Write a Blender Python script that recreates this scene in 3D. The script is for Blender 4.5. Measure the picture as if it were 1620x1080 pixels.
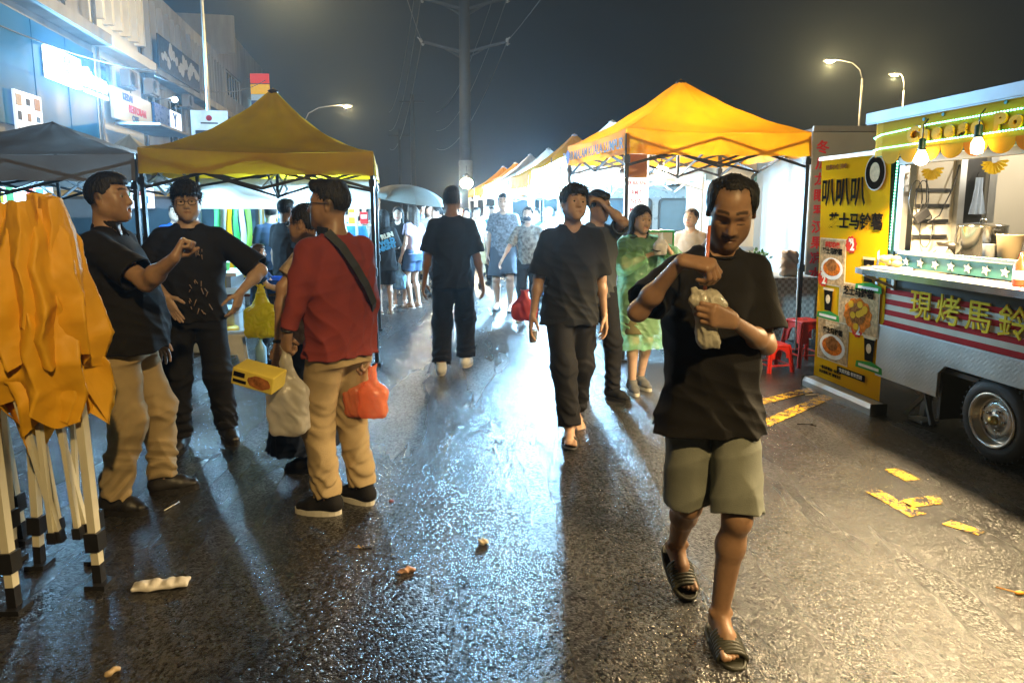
import bpy, bmesh, math, random
import numpy as np
from mathutils import Vector, Matrix, Euler, Quaternion

R = math.radians
for o in list(bpy.data.objects):
    bpy.data.objects.remove(o, do_unlink=True)
S = bpy.context.scene
COL = S.collection

# ---------------------------------------------------------------- camera, sky, exposure
FPX, PITCH, EYE, HORIZON = 1080.0, R(8), 1.58, 330.0      # focal length in photo pixels (24 mm), pitch, eye height
PPY = HORIZON + FPX * math.tan(PITCH)
cd = bpy.data.cameras.new('camera'); cam = bpy.data.objects.new('camera', cd); COL.objects.link(cam)
cam.location = (0, 0, EYE); cam.rotation_euler = (R(90) - PITCH, 0, 0)
cd.sensor_width = 36.0; cd.lens = 36.0 * FPX / 1620.0
cd.shift_y = -(540.0 - PPY) / 1620.0
cd.clip_start = 0.05; cd.clip_end = 600
S.camera = cam

W = bpy.data.worlds.new('World'); S.world = W; W.use_nodes = True
bg = W.node_tree.nodes['Background']
bg.inputs[0].default_value = (0.62, 0.82, 1.0, 1); bg.inputs[1].default_value = 0.018   # night sky over a lit city
S.view_settings.view_transform = 'Standard'; S.view_settings.look = 'None'
S.view_settings.exposure = 0.0; S.view_settings.gamma = 1.0
S.view_settings.use_curve_mapping = False
S.render.engine = 'CYCLES'
cy = S.cycles
cy.use_denoising = True
cy.max_bounces = 6; cy.diffuse_bounces = 3; cy.glossy_bounces = 3; cy.transmission_bounces = 5
cy.volume_bounces = 0; cy.transparent_max_bounces = 8
cy.sample_clamp_indirect = 4.0; cy.sample_clamp_direct = 0
cy.caustics_reflective = False; cy.caustics_refractive = False
try: cy.use_light_tree = True
except Exception: pass

def _ray(px, py):
    u = (px - 810.0) / FPX; v = (PPY - py) / FPX
    return Vector((u, math.cos(PITCH) + v * math.sin(PITCH), -math.sin(PITCH) + v * math.cos(PITCH)))
def gnd(px, py, z=0.0):
    """the ground point seen at a spot of the photograph"""
    d = _ray(px, py); t = (z - EYE) / d.z
    return Vector((d.x * t, d.y * t, z))
def at(px, py, Y):
    """the point seen at a spot of the photograph, Y metres ahead"""
    d = _ray(px, py); t = Y / d.y
    return Vector((d.x * t, Y, EYE + d.z * t))
# ---------------------------------------------------------------- object helpers
def tag(o, label=None, cat=None, group=None, kind=None):
    if label: o['label'] = label
    if cat: o['category'] = cat
    if group: o['group'] = group
    if kind: o['kind'] = kind
    return o
def thing(name, label, cat, loc=(0, 0, 0), rz=0.0, group=None, rot=None, scale=1.0):
    o = bpy.data.objects.new(name, None); COL.objects.link(o)
    o.location = loc; o.rotation_euler = rot if rot else (0, 0, rz); o.scale = (scale,) * 3
    o.empty_display_size = 0.1
    return tag(o, label, cat, group)
def link(name, me, parent=None, loc=None, rot=None):
    o = bpy.data.objects.new(name, me); COL.objects.link(o)
    if parent: o.parent = parent
    if loc is not None: o.location = loc
    if rot is not None: o.rotation_euler = rot
    return o
def copy_tree(o, parent=None):
    c = o.copy(); COL.objects.link(c); c.parent = parent
    for ch in list(o.children): copy_tree(ch, c)
    return c

# ---------------------------------------------------------------- materials
MATS = {}
def _n(nt, t, **kw):
    n = nt.nodes.new(t)
    for k, v in kw.items():
        if hasattr(n, k): setattr(n, k, v)
    return n
def mat(name, col, rough=0.6, metal=0.0, var=0.15, scale=8.0, bump=0.0, bscale=60.0, emit=None, estr=0.0,
        transl=0.0, alpha=1.0, trans=0.0, spec=0.5, stretch=None, coat=0.0, attr=None, sheen=0.0, rvar=0.1, sss=0.0, ior=None):
    """a procedural material: base colour broken up by noise, roughness variation, fine relief"""
    if name in MATS: return MATS[name]
    m = bpy.data.materials.new(name); m.use_nodes = True
    nt = m.node_tree; L = nt.links
    p = nt.nodes['Principled BSDF']
    p.inputs['Metallic'].default_value = metal
    p.inputs['Specular IOR Level'].default_value = spec
    if ior: p.inputs['IOR'].default_value = ior
    if coat: p.inputs['Coat Weight'].default_value = coat; p.inputs['Coat Roughness'].default_value = 0.12
    if sheen: p.inputs['Sheen Weight'].default_value = sheen; p.inputs['Sheen Roughness'].default_value = 0.5
    tc = _n(nt, 'ShaderNodeTexCoord')
    mp = _n(nt, 'ShaderNodeMapping'); L.new(tc.outputs['Object'], mp.inputs[0])
    if stretch: mp.inputs['Scale'].default_value = stretch
    nz = _n(nt, 'ShaderNodeTexNoise'); nz.inputs['Scale'].default_value = scale; nz.inputs['Detail'].default_value = 5
    L.new(mp.outputs[0], nz.inputs['Vector'])
    mr = _n(nt, 'ShaderNodeMapRange'); L.new(nz.outputs[0], mr.inputs[0])
    mr.inputs[1].default_value = .25; mr.inputs[2].default_value = .75
    mr.inputs[3].default_value = 1 - var; mr.inputs[4].default_value = 1 + var
    vm = _n(nt, 'ShaderNodeVectorMath', operation='SCALE')
    if attr:
        at_ = _n(nt, 'ShaderNodeAttribute'); at_.attribute_name = attr
        L.new(at_.outputs['Color'], vm.inputs[0])
    else:
        rgb = _n(nt, 'ShaderNodeRGB'); rgb.outputs[0].default_value = (*col, 1)
        L.new(rgb.outputs[0], vm.inputs[0])
    L.new(mr.outputs[0], vm.inputs['Scale'])
    L.new(vm.outputs[0], p.inputs['Base Color'])
    m2 = _n(nt, 'ShaderNodeMapRange'); L.new(nz.outputs[0], m2.inputs[0])
    m2.inputs[1].default_value = .2; m2.inputs[2].default_value = .8
    m2.inputs[3].default_value = max(0.03, rough - rvar); m2.inputs[4].default_value = min(1, rough + rvar)
    L.new(m2.outputs[0], p.inputs['Roughness'])
    if bump:
        b = _n(nt, 'ShaderNodeTexNoise'); b.inputs['Scale'].default_value = bscale; b.inputs['Detail'].default_value = 3
        L.new(mp.outputs[0], b.inputs['Vector'])
        bn = _n(nt, 'ShaderNodeBump'); bn.inputs['Strength'].default_value = min(1, bump); bn.inputs['Distance'].default_value = 0.004 * max(1, bump)
        L.new(b.outputs[0], bn.inputs['Height']); L.new(bn.outputs[0], p.inputs['Normal'])
    if emit is not None:
        p.inputs['Emission Color'].default_value = (*emit, 1); p.inputs['Emission Strength'].default_value = estr
    if sss:
        p.inputs['Subsurface Weight'].default_value = sss; p.inputs['Subsurface Radius'].default_value = (1, .35, .2); p.inputs['Subsurface Scale'].default_value = .008
    p.inputs['Alpha'].default_value = alpha
    p.inputs['Transmission Weight'].default_value = trans
    if transl:
        out = nt.nodes['Material Output']
        tr = _n(nt, 'ShaderNodeBsdfTranslucent'); L.new(vm.outputs[0], tr.inputs[0])
        mx = _n(nt, 'ShaderNodeMixShader'); mx.inputs[0].default_value = transl
        L.new(p.outputs[0], mx.inputs[1]); L.new(tr.outputs[0], mx.inputs[2]); L.new(mx.outputs[0], out.inputs[0])
    MATS[name] = m
    return m
def emat(name, col, s):
    if name in MATS: return MATS[name]
    m = bpy.data.materials.new(name); m.use_nodes = True
    p = m.node_tree.nodes['Principled BSDF']
    p.inputs['Base Color'].default_value = (*[min(.8, c * .8) for c in col], 1)
    p.inputs['Emission Color'].default_value = (*col, 1); p.inputs['Emission Strength'].default_value = s
    MATS[name] = m
    return m

# ---------------------------------------------------------------- mesh collector
class MB:
    def __init__(s): s.v = []; s.f = []; s.m = []; s.sm = []
    def add(s, vs, fs, mi=0, smooth=False):
        o = len(s.v); s.v += [tuple(v) for v in vs]
        s.f += [tuple(i + o for i in f) for f in fs]; s.m += [mi] * len(fs); s.sm += [smooth] * len(fs)
        return s
    def box(s, c, size, rot=None, mi=0, bev=0.0):
        hx, hy, hz = [a / 2 for a in size]
        if bev and min(hx, hy, hz) > bev * 1.01:
            bm = bmesh.new(); bmesh.ops.create_cube(bm, size=1)
            for v in bm.verts: v.co = Vector((v.co.x * size[0], v.co.y * size[1], v.co.z * size[2]))
            bmesh.ops.bevel(bm, geom=bm.edges[:], offset=bev, segments=2, affect='EDGES', profile=.5)
            vs = [v.co.copy() for v in bm.verts]; fs = [[v.index for v in f.verts] for f in bm.faces]
            bm.free()
        else:
            vs = [Vector((x, y, z)) for z in (-hz, hz) for y in (-hy, hy) for x in (-hx, hx)]
            fs = [(0, 2, 3, 1), (4, 5, 7, 6), (0, 1, 5, 4), (2, 6, 7, 3), (0, 4, 6, 2), (1, 3, 7, 5)]
        if rot is not None:
            M = rot if isinstance(rot, Matrix) else Euler(rot).to_matrix()
            vs = [M @ v for v in vs]
        c = Vector(c)
        return s.add([v + c for v in vs], fs, mi)
    def bar(s, a, b, w, h=None, mi=0, up=(0, 0, 1)):
        """a square bar from a to b"""
        a = Vector(a); b = Vector(b); h = h or w
        z = (b - a); l = z.length
        if l < 1e-6: return s
        z /= l; u = Vector(up)
        if abs(z.dot(u)) > .95: u = Vector((1, 0, 0))
        x = u.cross(z).normalized(); y = z.cross(x)
        return s.box((a + b) / 2, (w, h, l), Matrix((x, y, z)).transposed(), mi)
    def tube(s, pts, r, n=8, mi=0, cap=True, smooth=True):
        pts = [Vector(p) for p in pts]; rs = r if isinstance(r, (list, tuple)) else [r] * len(pts)
        vs = []; fs = []; px = None
        for i, p in enumerate(pts):
            t = (pts[min(i + 1, len(pts) - 1)] - pts[max(i - 1, 0)])
            t = t.normalized() if t.length > 1e-9 else Vector((0, 0, 1))
            if px is None:
                u = Vector((0, 0, 1)) if abs(t.z) < .9 else Vector((1, 0, 0))
                x = u.cross(t).normalized()
            else:
                x = (px - t * px.dot(t)); x = x.normalized() if x.length > 1e-6 else px
            px = x; y = t.cross(x)
            for k in range(n):
                a = 2 * math.pi * k / n
                vs.append(p + (x * math.cos(a) + y * math.sin(a)) * rs[i])
        for i in range(len(pts) - 1):
            for k in range(n):
                k2 = (k + 1) % n
                fs.append((i * n + k, i * n + k2, (i + 1) * n + k2, (i + 1) * n + k))
        s.add(vs, fs, mi, smooth)
        if cap:
            o = len(s.v) - len(vs)
            s.f += [tuple(o + k for k in reversed(range(n))), tuple(o + (len(pts) - 1) * n + k for k in range(n))]
            s.m += [mi, mi]; s.sm += [False, False]
        return s
    def lathe(s, prof, c=(0, 0, 0), n=24, mi=0, axis=None, smooth=True, close=True):
        """profile of (radius, height) turned round z, or round the given axis"""
        M = Vector((0, 0, 1)).rotation_difference(Vector(axis)).to_matrix() if axis else Matrix.Identity(3)
        c = Vector(c); vs = []; fs = []
        for (r, z) in prof:
            for k in range(n):
                a = 2 * math.pi * k / n
                vs.append(M @ Vector((r * math.cos(a), r * math.sin(a), z)) + c)
        for i in range(len(prof) - 1):
            for k in range(n):
                k2 = (k + 1) % n
                fs.append((i * n + k, i * n + k2, (i + 1) * n + k2, (i + 1) * n + k))
        if close:
            if prof[0][0] > 1e-5: fs.append(tuple(reversed(range(n))))
            if prof[-1][0] > 1e-5: fs.append(tuple((len(prof) - 1) * n + k for k in range(n)))
        return s.add(vs, fs, mi, smooth)
    def sphere(s, c, r, n=10, mi=0, sc=(1, 1, 1)):
        m = max(4, n // 2)
        prof = [(max(1e-4, math.sin(math.pi * i / m)) * r, -math.cos(math.pi * i / m) * r) for i in range(m + 1)]
        o = len(s.v); s.lathe(prof, (0, 0, 0), n, mi, close=False)
        c = Vector(c)
        for i in range(o, len(s.v)):
            v = s.v[i]; s.v[i] = (v[0] * sc[0] + c.x, v[1] * sc[1] + c.y, v[2] * sc[2] + c.z)
        return s
    def prism(s, poly, y0, y1, mi=0, axes='xz'):
        """a flat outline given thickness: outline in x,z and thickness along y (or another pair of axes)"""
        n = len(poly)
        ar = sum(poly[i][0] * poly[(i + 1) % n][1] - poly[(i + 1) % n][0] * poly[i][1] for i in range(n))
        if ar < 0: poly = poly[::-1]
        def pt(a, b, y):
            return {'xz': (a, y, b), 'xy': (a, b, y), 'yz': (y, a, b)}[axes]
        vs = [pt(a, b, y0) for a, b in poly] + [pt(a, b, y1) for a, b in poly]
        fs = [tuple(range(n)), tuple(n + i for i in reversed(range(n)))]
        fs += [(i, n + i, n + (i + 1) % n, (i + 1) % n) for i in range(n)]
        return s.add(vs, fs, mi)
    def grid(s, fn, nu, nv, mi=0, smooth=True, closed_u=False):
        vs = [fn(i / nu, j / nv) for j in range(nv + 1) for i in range(nu + (0 if closed_u else 1))]
        w = nu if closed_u else nu + 1
        fs = [(j * w + i, j * w + (i + 1) % w, (j + 1) * w + (i + 1) % w, (j + 1) * w + i) for j in range(nv) for i in range(nu)]
        return s.add(vs, fs, mi, smooth)
    def mesh(s, name, mats):
        me = bpy.data.meshes.new(name); me.from_pydata(s.v, [], s.f)
        for m in (mats if isinstance(mats, (list, tuple)) else [mats]): me.materials.append(m)
        me.polygons.foreach_set('material_index', s.m); me.polygons.foreach_set('use_smooth', s.sm)
        me.update(); return me
    def build(s, name, mats, parent=None, loc=None, rot=None, fixn=False):
        me = s.mesh(name, mats)
        if fixn:
            bm = bmesh.new(); bm.from_mesh(me); bmesh.ops.recalc_face_normals(bm, faces=bm.faces); bm.to_mesh(me); bm.free()
        return link(name, me, parent, loc, rot)

def text(name, body, size, m, parent, loc, rot, depth=0.004, bold=0.0, sx=1.0, align='CENTER', spacing=1.0):
    """lettering turned into a mesh"""
    c = bpy.data.curves.new(name, 'FONT'); c.body = body; c.size = size; c.extrude = depth
    c.align_x = align; c.align_y = 'CENTER'; c.offset = bold; c.resolution_u = 3; c.space_line = spacing
    o = bpy.data.objects.new(name, c); COL.objects.link(o)
    dg = bpy.context.evaluated_depsgraph_get()
    me = bpy.data.meshes.new_from_object(o.evaluated_get(dg)); me.name = name
    bpy.data.objects.remove(o); bpy.data.curves.remove(c)
    me.materials.clear(); me.materials.append(m)
    for v in me.vertices: v.co.x *= sx
    return link(name, me, parent, loc, rot)

def lamp(name, kind, loc, power, col, parent=None, radius=0.05, rot=None, spot=None, size=None, blend=.5):
    d = bpy.data.lights.new(name, kind); d.energy = power; d.color = col
    if kind in ('POINT', 'SPOT'): d.shadow_soft_size = radius
    if kind == 'SPOT': d.spot_size = spot; d.spot_blend = blend
    if kind == 'AREA':
        d.shape = 'RECTANGLE'; d.size, d.size_y = size
    o = bpy.data.objects.new(name, d); COL.objects.link(o); o.location = loc
    if parent: o.parent = parent
    if rot: o.rotation_euler = rot
    return o

# ---------------------------------------------------------------- smooth bodies: distance field -> mesh
class Field:
    def __init__(s): s.p = []; s.sub = []; s.M = (np.eye(3, dtype=np.float32), np.zeros(3, np.float32)); s.disp = None; s.clips = []
    def frame(s, rot=None, t=(0, 0, 0)):
        m = np.array(rot if rot is not None else np.eye(3), dtype=np.float32)
        s.M = (m, np.array(t, np.float32)); return s
    def _put(s, fn, c, r, k, sub):
        m, t = s.M
        cw = m @ np.array(c, np.float32) + t
        (s.sub if sub else s.p).append((fn, cw, float(r), k, m, t)); return s
    def cap(s, a, b, ra, rb, k=.02, flat=None, sub=False):
        a = np.array(a, np.float32); b = np.array(b, np.float32); ba = b - a; l2 = max(float(ba @ ba), 1e-9)
        fl = None
        if flat is not None:
            ax = np.array(flat[0], np.float32); ax /= np.linalg.norm(ax); fl = (ax, 1.0 / flat[1] - 1.0)
        def fn(P):
            pa = P - a; h = np.clip((pa @ ba) / l2, 0, 1)
            q = pa - h[:, None] * ba
            if fl is not None: q = q + (q @ fl[0])[:, None] * fl[0] * fl[1]
            return np.sqrt((q * q).sum(1)) - (ra + (rb - ra) * h)
        w = max(ra, rb) * (flat[1] if flat is not None and flat[1] > 1 else 1)
        return s._put(fn, (a + b) / 2, math.sqrt(l2) / 2 + w, k, sub)
    def ell(s, c, r, k=.02, rot=None, sub=False):
        c = np.array(c, np.float32); r = np.array(r, np.float32)
        m = np.array(rot, np.float32) if rot is not None else None
        def fn(P):
            q = P - c
            if m is not None: q = q @ m
            k0 = np.sqrt(((q / r) ** 2).sum(1)); k1 = np.sqrt(((q / (r * r)) ** 2).sum(1)) + 1e-9
            return k0 * (k0 - 1.0) / k1
        return s._put(fn, c, float(r.max()), k, sub)
    def box(s, c, h, rd, k=.01, rot=None, sub=False):
        c = np.array(c, np.float32); h = np.array(h, np.float32) - rd
        m = np.array(rot, np.float32) if rot is not None else None
        def fn(P):
            q = P - c
            if m is not None: q = q @ m
            q = np.abs(q) - h
            return np.sqrt((np.maximum(q, 0) ** 2).sum(1)) + np.minimum(q.max(1), 0) - rd
        return s._put(fn, c, float(np.linalg.norm(h) + rd), k, sub)
    def prof(s, rings, k=.03, e=2.3, sub=False, off=0.0, cut=True):
        """rings of (z, cx, cy, rx, ry): an upright body with superellipse sections"""
        A = np.array(rings, np.float32); A = A[A[:, 0].argsort()]
        z0, z1 = A[0, 0], A[-1, 0]
        def fn(P):
            z = P[:, 2]
            cx, cy_, rx, ry = [np.interp(z, A[:, 0], A[:, i]).astype(np.float32) for i in (1, 2, 3, 4)]
            rx = rx + off; ry = ry + off
            x = np.abs(P[:, 0] - cx) / rx; y = np.abs(P[:, 1] - cy_) / ry
            g = (x ** e + y ** e) ** (1.0 / e)
            d = (g - 1) * np.minimum(rx, ry)
            dz = np.maximum(z - z1, z0 - z)
            return np.maximum(d, dz) if cut else d
        c = (A[:, 1].mean(), A[:, 2].mean(), (z0 + z1) / 2)
        r = math.sqrt(((z1 - z0) / 2) ** 2 + float((np.abs(A[:, 1] - c[0]) + A[:, 3]).max()) ** 2 + float((np.abs(A[:, 2] - c[1]) + A[:, 4]).max()) ** 2) + abs(off)
        return s._put(fn, c, r, k, sub)
    def clip(s, fn): s.clips.append(fn); return s           # keep where fn(P) < 0
    def _eval(s, C, rad, P, npb):
        """C block centres, rad block radius, P points (nb*npb,3)"""
        nb = len(C); D = np.full(nb * npb, 9.0, np.float32)
        P3 = P.reshape(nb, npb, 3); D2 = D.reshape(nb, npb)
        for lst, sub in ((s.p, False), (s.sub, True)):
            if sub and s.disp is not None: D += s.disp(P); D2 = D.reshape(nb, npb)
            for (fn, c, r, k, m, t) in lst:
                sel = np.nonzero(((C - c) ** 2).sum(1) < (r + rad + k + .02) ** 2)[0]
                if not len(sel): continue
                q = (P3[sel].reshape(-1, 3) - t) @ m
                d = fn(q).reshape(len(sel), npb)
                o = D2[sel]
                if sub:
                    d = -d
                    h = np.maximum(k - np.abs(o - d), 0) / k
                    D2[sel] = np.maximum(o, d) + h * h * k * .25
                else:
                    h = np.maximum(k - np.abs(o - d), 0) / k
                    D2[sel] = np.minimum(o, d) - h * h * k * .25
        for fn in s.clips: D = np.maximum(D, fn(P))
        return D
    def mesh(s, vox):
        lo = np.min([c - r for (_, c, r, *_x) in s.p], 0) - 3 * vox; hi = np.max([c + r for (_, c, r, *_x) in s.p], 0) + 3 * vox
        B = 8; bs = B * vox
        n = np.ceil((hi - lo) / bs).astype(int) + 1
        I = np.stack(np.meshgrid(*[np.arange(i) for i in n], indexing='ij'), -1).reshape(-1, 3)
        C = (lo + (I + .5) * bs).astype(np.float32)
        rad = bs * .87
        d = s._eval(C, rad, C, 1)
        act = np.abs(d) < rad * 1.7 + .012
        I = I[act]; C = C[act]; nb = len(I)
        g9 = np.stack(np.meshgrid(*[np.arange(B + 1)] * 3, indexing='ij'), -1).reshape(-1, 3)
        P = (lo + (I[:, None, :] * B + g9[None]) * vox).astype(np.float32).reshape(-1, 3)
        D = s._eval(C, rad, P, len(g9)).reshape(nb, B + 1, B + 1, B + 1)
        D[np.abs(D) < 1e-7] = 1e-7
        corners = [(i, j, k) for i in (0, 1) for j in (0, 1) for k in (0, 1)]
        V = np.stack([D[:, i:i + B, j:j + B, k:k + B] for i, j, k in corners], -1)
        ins = V < 0; cnt = ins.sum(-1); mix = (cnt > 0) & (cnt < 8)
        bi, ci, cj, ck = np.nonzero(mix)
        cell = I[bi] * B + np.stack([ci, cj, ck], 1)
        N = (n * B + 4).astype(np.int64)
        key = (cell[:, 0].astype(np.int64) * N[1] + cell[:, 1]) * N[2] + cell[:, 2]
        v8 = V[bi, ci, cj, ck]
        acc = np.zeros((len(key), 3), np.float32); w = np.zeros(len(key), np.float32)
        cor = np.array(corners, np.float32)
        for a in range(8):
            for b in range(a + 1, 8):
                df = np.abs(cor[a] - cor[b])
                if df.sum() != 1: continue
                x = (v8[:, a] < 0) != (v8[:, b] < 0)
                t = np.where(x, v8[:, a] / (v8[:, a] - v8[:, b] + 1e-12), 0)[:, None]
                pt = cor[a] + (cor[b] - cor[a]) * t
                acc += np.where(x[:, None], pt, 0); w += x
        pos = lo + (cell + acc / np.maximum(w, 1)[:, None]) * vox
        srt = key.argsort(); key = key[srt]; pos = pos[srt]; cell = cell[srt]; v8 = v8[srt]
        F = []
        cidx = {c: i for i, c in enumerate(corners)}
        st = (N[1] * N[2], N[2], 1)
        def look(k):
            j = np.searchsorted(key, k); j = np.minimum(j, len(key) - 1)
            return np.where(key[j] == k, j, -1)
        for ax in range(3):
            e1 = [0, 0, 0]; e1[ax] = 1
            a = v8[:, 0] < 0; b = v8[:, cidx[tuple(e1)]] < 0
            x = np.nonzero(a != b)[0]
            u, v = [(1, 2), (2, 0), (0, 1)][ax]
            k0 = key[x]
            q = np.stack([x, look(k0 - st[u]), look(k0 - st[u] - st[v]), look(k0 - st[v])], 1)
            ok = (q >= 0).all(1); q = q[ok]; fl = a[x][ok]
            q[~fl] = q[~fl][:, ::-1]
            F.append(q)
        F = np.concatenate(F)
        return pos.astype(np.float32), F
    def build(s, name, mats, parent, vox, tint=None, relax=1):
        pos, F = s.mesh(vox)
        if relax:
            for _ in range(relax):
                acc = np.zeros_like(pos); w = np.zeros(len(pos), np.float32)
                for a, b in ((0, 1), (1, 2), (2, 3), (3, 0)):
                    for c_, d_ in ((a, b), (b, a)):
                        for i in range(3): acc[:, i] += np.bincount(F[:, c_], pos[F[:, d_], i], len(pos))
                        w += np.bincount(F[:, c_], minlength=len(pos))
                ok = w > 0
                pos[ok] = pos[ok] * .5 + .5 * acc[ok] / w[ok][:, None]
        me = bpy.data.meshes.new(name)
        me.vertices.add(len(pos)); me.vertices.foreach_set('co', pos.ravel())
        me.loops.add(F.size); me.loops.foreach_set('vertex_index', F.ravel().astype(np.int32))
        me.polygons.add(len(F)); me.polygons.foreach_set('loop_start', np.arange(0, F.size, 4, dtype=np.int32))
        for m in (mats if isinstance(mats, (list, tuple)) else [mats]): me.materials.append(m)
        me.update(calc_edges=True); me.polygons.foreach_set('use_smooth', [True] * len(F))
        if tint is not None:
            c = np.ones((len(pos), 4), np.float32); c[:, :3] = tint(pos)
            a = me.color_attributes.new('tint', 'FLOAT_COLOR', 'POINT'); a.data.foreach_set('color', c.ravel())
        me.validate()
        return link(name, me, parent)

def folds(seed, amp, across=26.0, along=7.0, z0=None, z1=None):
    """cloth creases: long soft ridges that run mostly down the cloth; stronger towards z1 if given"""
    rs = np.random.RandomState(seed); ph = rs.rand(8) * 6.28
    def fn(P):
        x, y, z = P[:, 0], P[:, 1], P[:, 2]
        w = np.sin(x * 7 + z * 9 + ph[0]) + np.sin(y * 8 - z * 6 + ph[1]) + .6 * np.sin(z * 17 + x * 5 + ph[2])
        a = np.sin(x * across + y * across * .8 + z * along + 1.3 * w + ph[3])
        b = np.sin(x * across * .6 - y * across * .7 - z * along * 1.7 + 1.5 * w + ph[4])
        c = np.sin(z * across * 1.3 + x * across * .35 + 2 * w + ph[5])
        d = (1 - np.abs(a)) * 1.0 + (1 - np.abs(b)) * .8 + (1 - np.abs(c)) * .45
        g = 1.0
        if z0 is not None: g = .35 + .65 * np.clip((z - z0) / (z1 - z0), 0, 1)
        return (-amp * (d - .9) * g).astype(np.float32)
    return fn

def crumple(seed, amp, f=38.0, fz=13.0):
    """thin plastic: straight sharp creases running across each other"""
    rs_ = np.random.RandomState(seed); K_ = rs_.randn(11, 3) * np.array((f, f, fz)); H_ = rs_.rand(11) * 6.28
    def fn(P):
        w0 = 1.6 * np.sin(P @ K_[0] * .6 + H_[0]) + 1.2 * np.sin(P @ K_[1] * .8 + H_[1]); d = 0
        for i in range(2, 11):
            t = np.abs(((P @ K_[i] + w0 * (.5 + .15 * i) + H_[i]) / 3.1416) % 1.0 * 2 - 1); d = d + t / (1 + .2 * i)
        return (-amp * (d - 2.0)).astype(np.float32)
    return fn
# ---------------------------------------------------------------- ground
def asphalt(name='wet_asphalt', paint=None, keep=.5):
    m = bpy.data.materials.new(name); m.use_nodes = True; nt = m.node_tree; L = nt.links; p = nt.nodes['Principled BSDF']
    tc = _n(nt, 'ShaderNodeTexCoord')
    vo = _n(nt, 'ShaderNodeTexVoronoi'); vo.inputs['Scale'].default_value = 82; L.new(tc.outputs['Object'], vo.inputs['Vector'])
    v2 = _n(nt, 'ShaderNodeTexVoronoi'); v2.inputs['Scale'].default_value = 210; L.new(tc.outputs['Object'], v2.inputs['Vector'])
    big = _n(nt, 'ShaderNodeTexNoise'); big.inputs['Scale'].default_value = .55; big.inputs['Detail'].default_value = 6; L.new(tc.outputs['Object'], big.inputs['Vector'])
    mp = _n(nt, 'ShaderNodeMapping'); mp.inputs['Rotation'].default_value = (0, 0, R(9)); mp.inputs['Scale'].default_value = (1.2, .2, 1); L.new(tc.outputs['Object'], mp.inputs[0])
    trk = _n(nt, 'ShaderNodeTexNoise'); trk.inputs['Scale'].default_value = 2.0; trk.inputs['Detail'].default_value = 4; L.new(mp.outputs[0], trk.inputs['Vector'])
    cr = _n(nt, 'ShaderNodeValToRGB'); L.new(vo.outputs['Color'], cr.inputs[0])
    e = cr.color_ramp.elements; e[0].position = .15; e[0].color = (.005, .005, .006, 1); e[1].position = .95; e[1].color = (.060, .058, .055, 1)
    a = _n(nt, 'ShaderNodeMapRange'); L.new(big.outputs[0], a.inputs[0]); a.inputs[1].default_value = .3; a.inputs[2].default_value = .7; a.inputs[3].default_value = .75; a.inputs[4].default_value = 1.35
    sc = _n(nt, 'ShaderNodeVectorMath', operation='SCALE'); L.new(cr.outputs[0], sc.inputs[0]); L.new(a.outputs[0], sc.inputs['Scale']); 
    # dark oily stains with a shape of their own
    st = _n(nt, 'ShaderNodeTexNoise'); st.inputs['Scale'].default_value = 1.7; st.inputs['Detail'].default_value = 7; st.inputs['Roughness'].default_value = .62; L.new(tc.outputs['Object'], st.inputs['Vector'])
    sm = _n(nt, 'ShaderNodeMapRange'); L.new(st.outputs[0], sm.inputs[0]); sm.inputs[1].default_value = .52; sm.inputs[2].default_value = .60; sm.inputs[3].default_value = 1; sm.inputs[4].default_value = .45
    s2 = _n(nt, 'ShaderNodeVectorMath', operation='SCALE'); L.new(sc.outputs[0], s2.inputs[0]); L.new(sm.outputs[0], s2.inputs['Scale'])
    if paint:
        wn = _n(nt, 'ShaderNodeTexNoise'); wn.inputs['Scale'].default_value = 14; wn.inputs['Detail'].default_value = 8; wn.inputs['Roughness'].default_value = .7; L.new(tc.outputs['Object'], wn.inputs['Vector'])
        ad2 = _n(nt, 'ShaderNodeMath', operation='MULTIPLY_ADD'); L.new(vo.outputs['Distance'], ad2.inputs[0]); ad2.inputs[1].default_value = -.25; L.new(wn.outputs[0], ad2.inputs[2])
        mk = _n(nt, 'ShaderNodeMapRange'); L.new(ad2.outputs[0], mk.inputs[0]); mk.inputs[1].default_value = keep - .24; mk.inputs[2].default_value = keep - .14
        mx = _n(nt, 'ShaderNodeMix', data_type='RGBA'); L.new(mk.outputs[0], mx.inputs[0]); L.new(s2.outputs[0], mx.inputs[6]); mx.inputs[7].default_value = (*paint, 1); L.new(mx.outputs[2], p.inputs['Base Color'])
    else: L.new(s2.outputs[0], p.inputs['Base Color'])
    b = _n(nt, 'ShaderNodeMapRange'); L.new(trk.outputs[0], b.inputs[0]); b.inputs[1].default_value = .3; b.inputs[2].default_value = .7; b.inputs[3].default_value = .20; b.inputs[4].default_value = .32
    L.new(b.outputs[0], p.inputs['Roughness'])
    ad = _n(nt, 'ShaderNodeMath', operation='MULTIPLY_ADD'); L.new(v2.outputs['Distance'], ad.inputs[0]); ad.inputs[1].default_value = .5; L.new(vo.outputs['Distance'], ad.inputs[2])
    bn = _n(nt, 'ShaderNodeBump'); bn.invert = True; bn.inputs['Strength'].default_value = .55; bn.inputs['Distance'].default_value = .005
    L.new(ad.outputs[0], bn.inputs['Height'])
    # every stone is tilted its own way, so wet stones glint one by one
    sb = _n(nt, 'ShaderNodeVectorMath', operation='SUBTRACT'); L.new(vo.outputs['Color'], sb.inputs[0]); sb.inputs[1].default_value = (.5, .5, .5)
    ml = _n(nt, 'ShaderNodeVectorMath', operation='MULTIPLY'); L.new(sb.outputs[0], ml.inputs[0]); ml.inputs[1].default_value = (.34, .34, 0)
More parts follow.
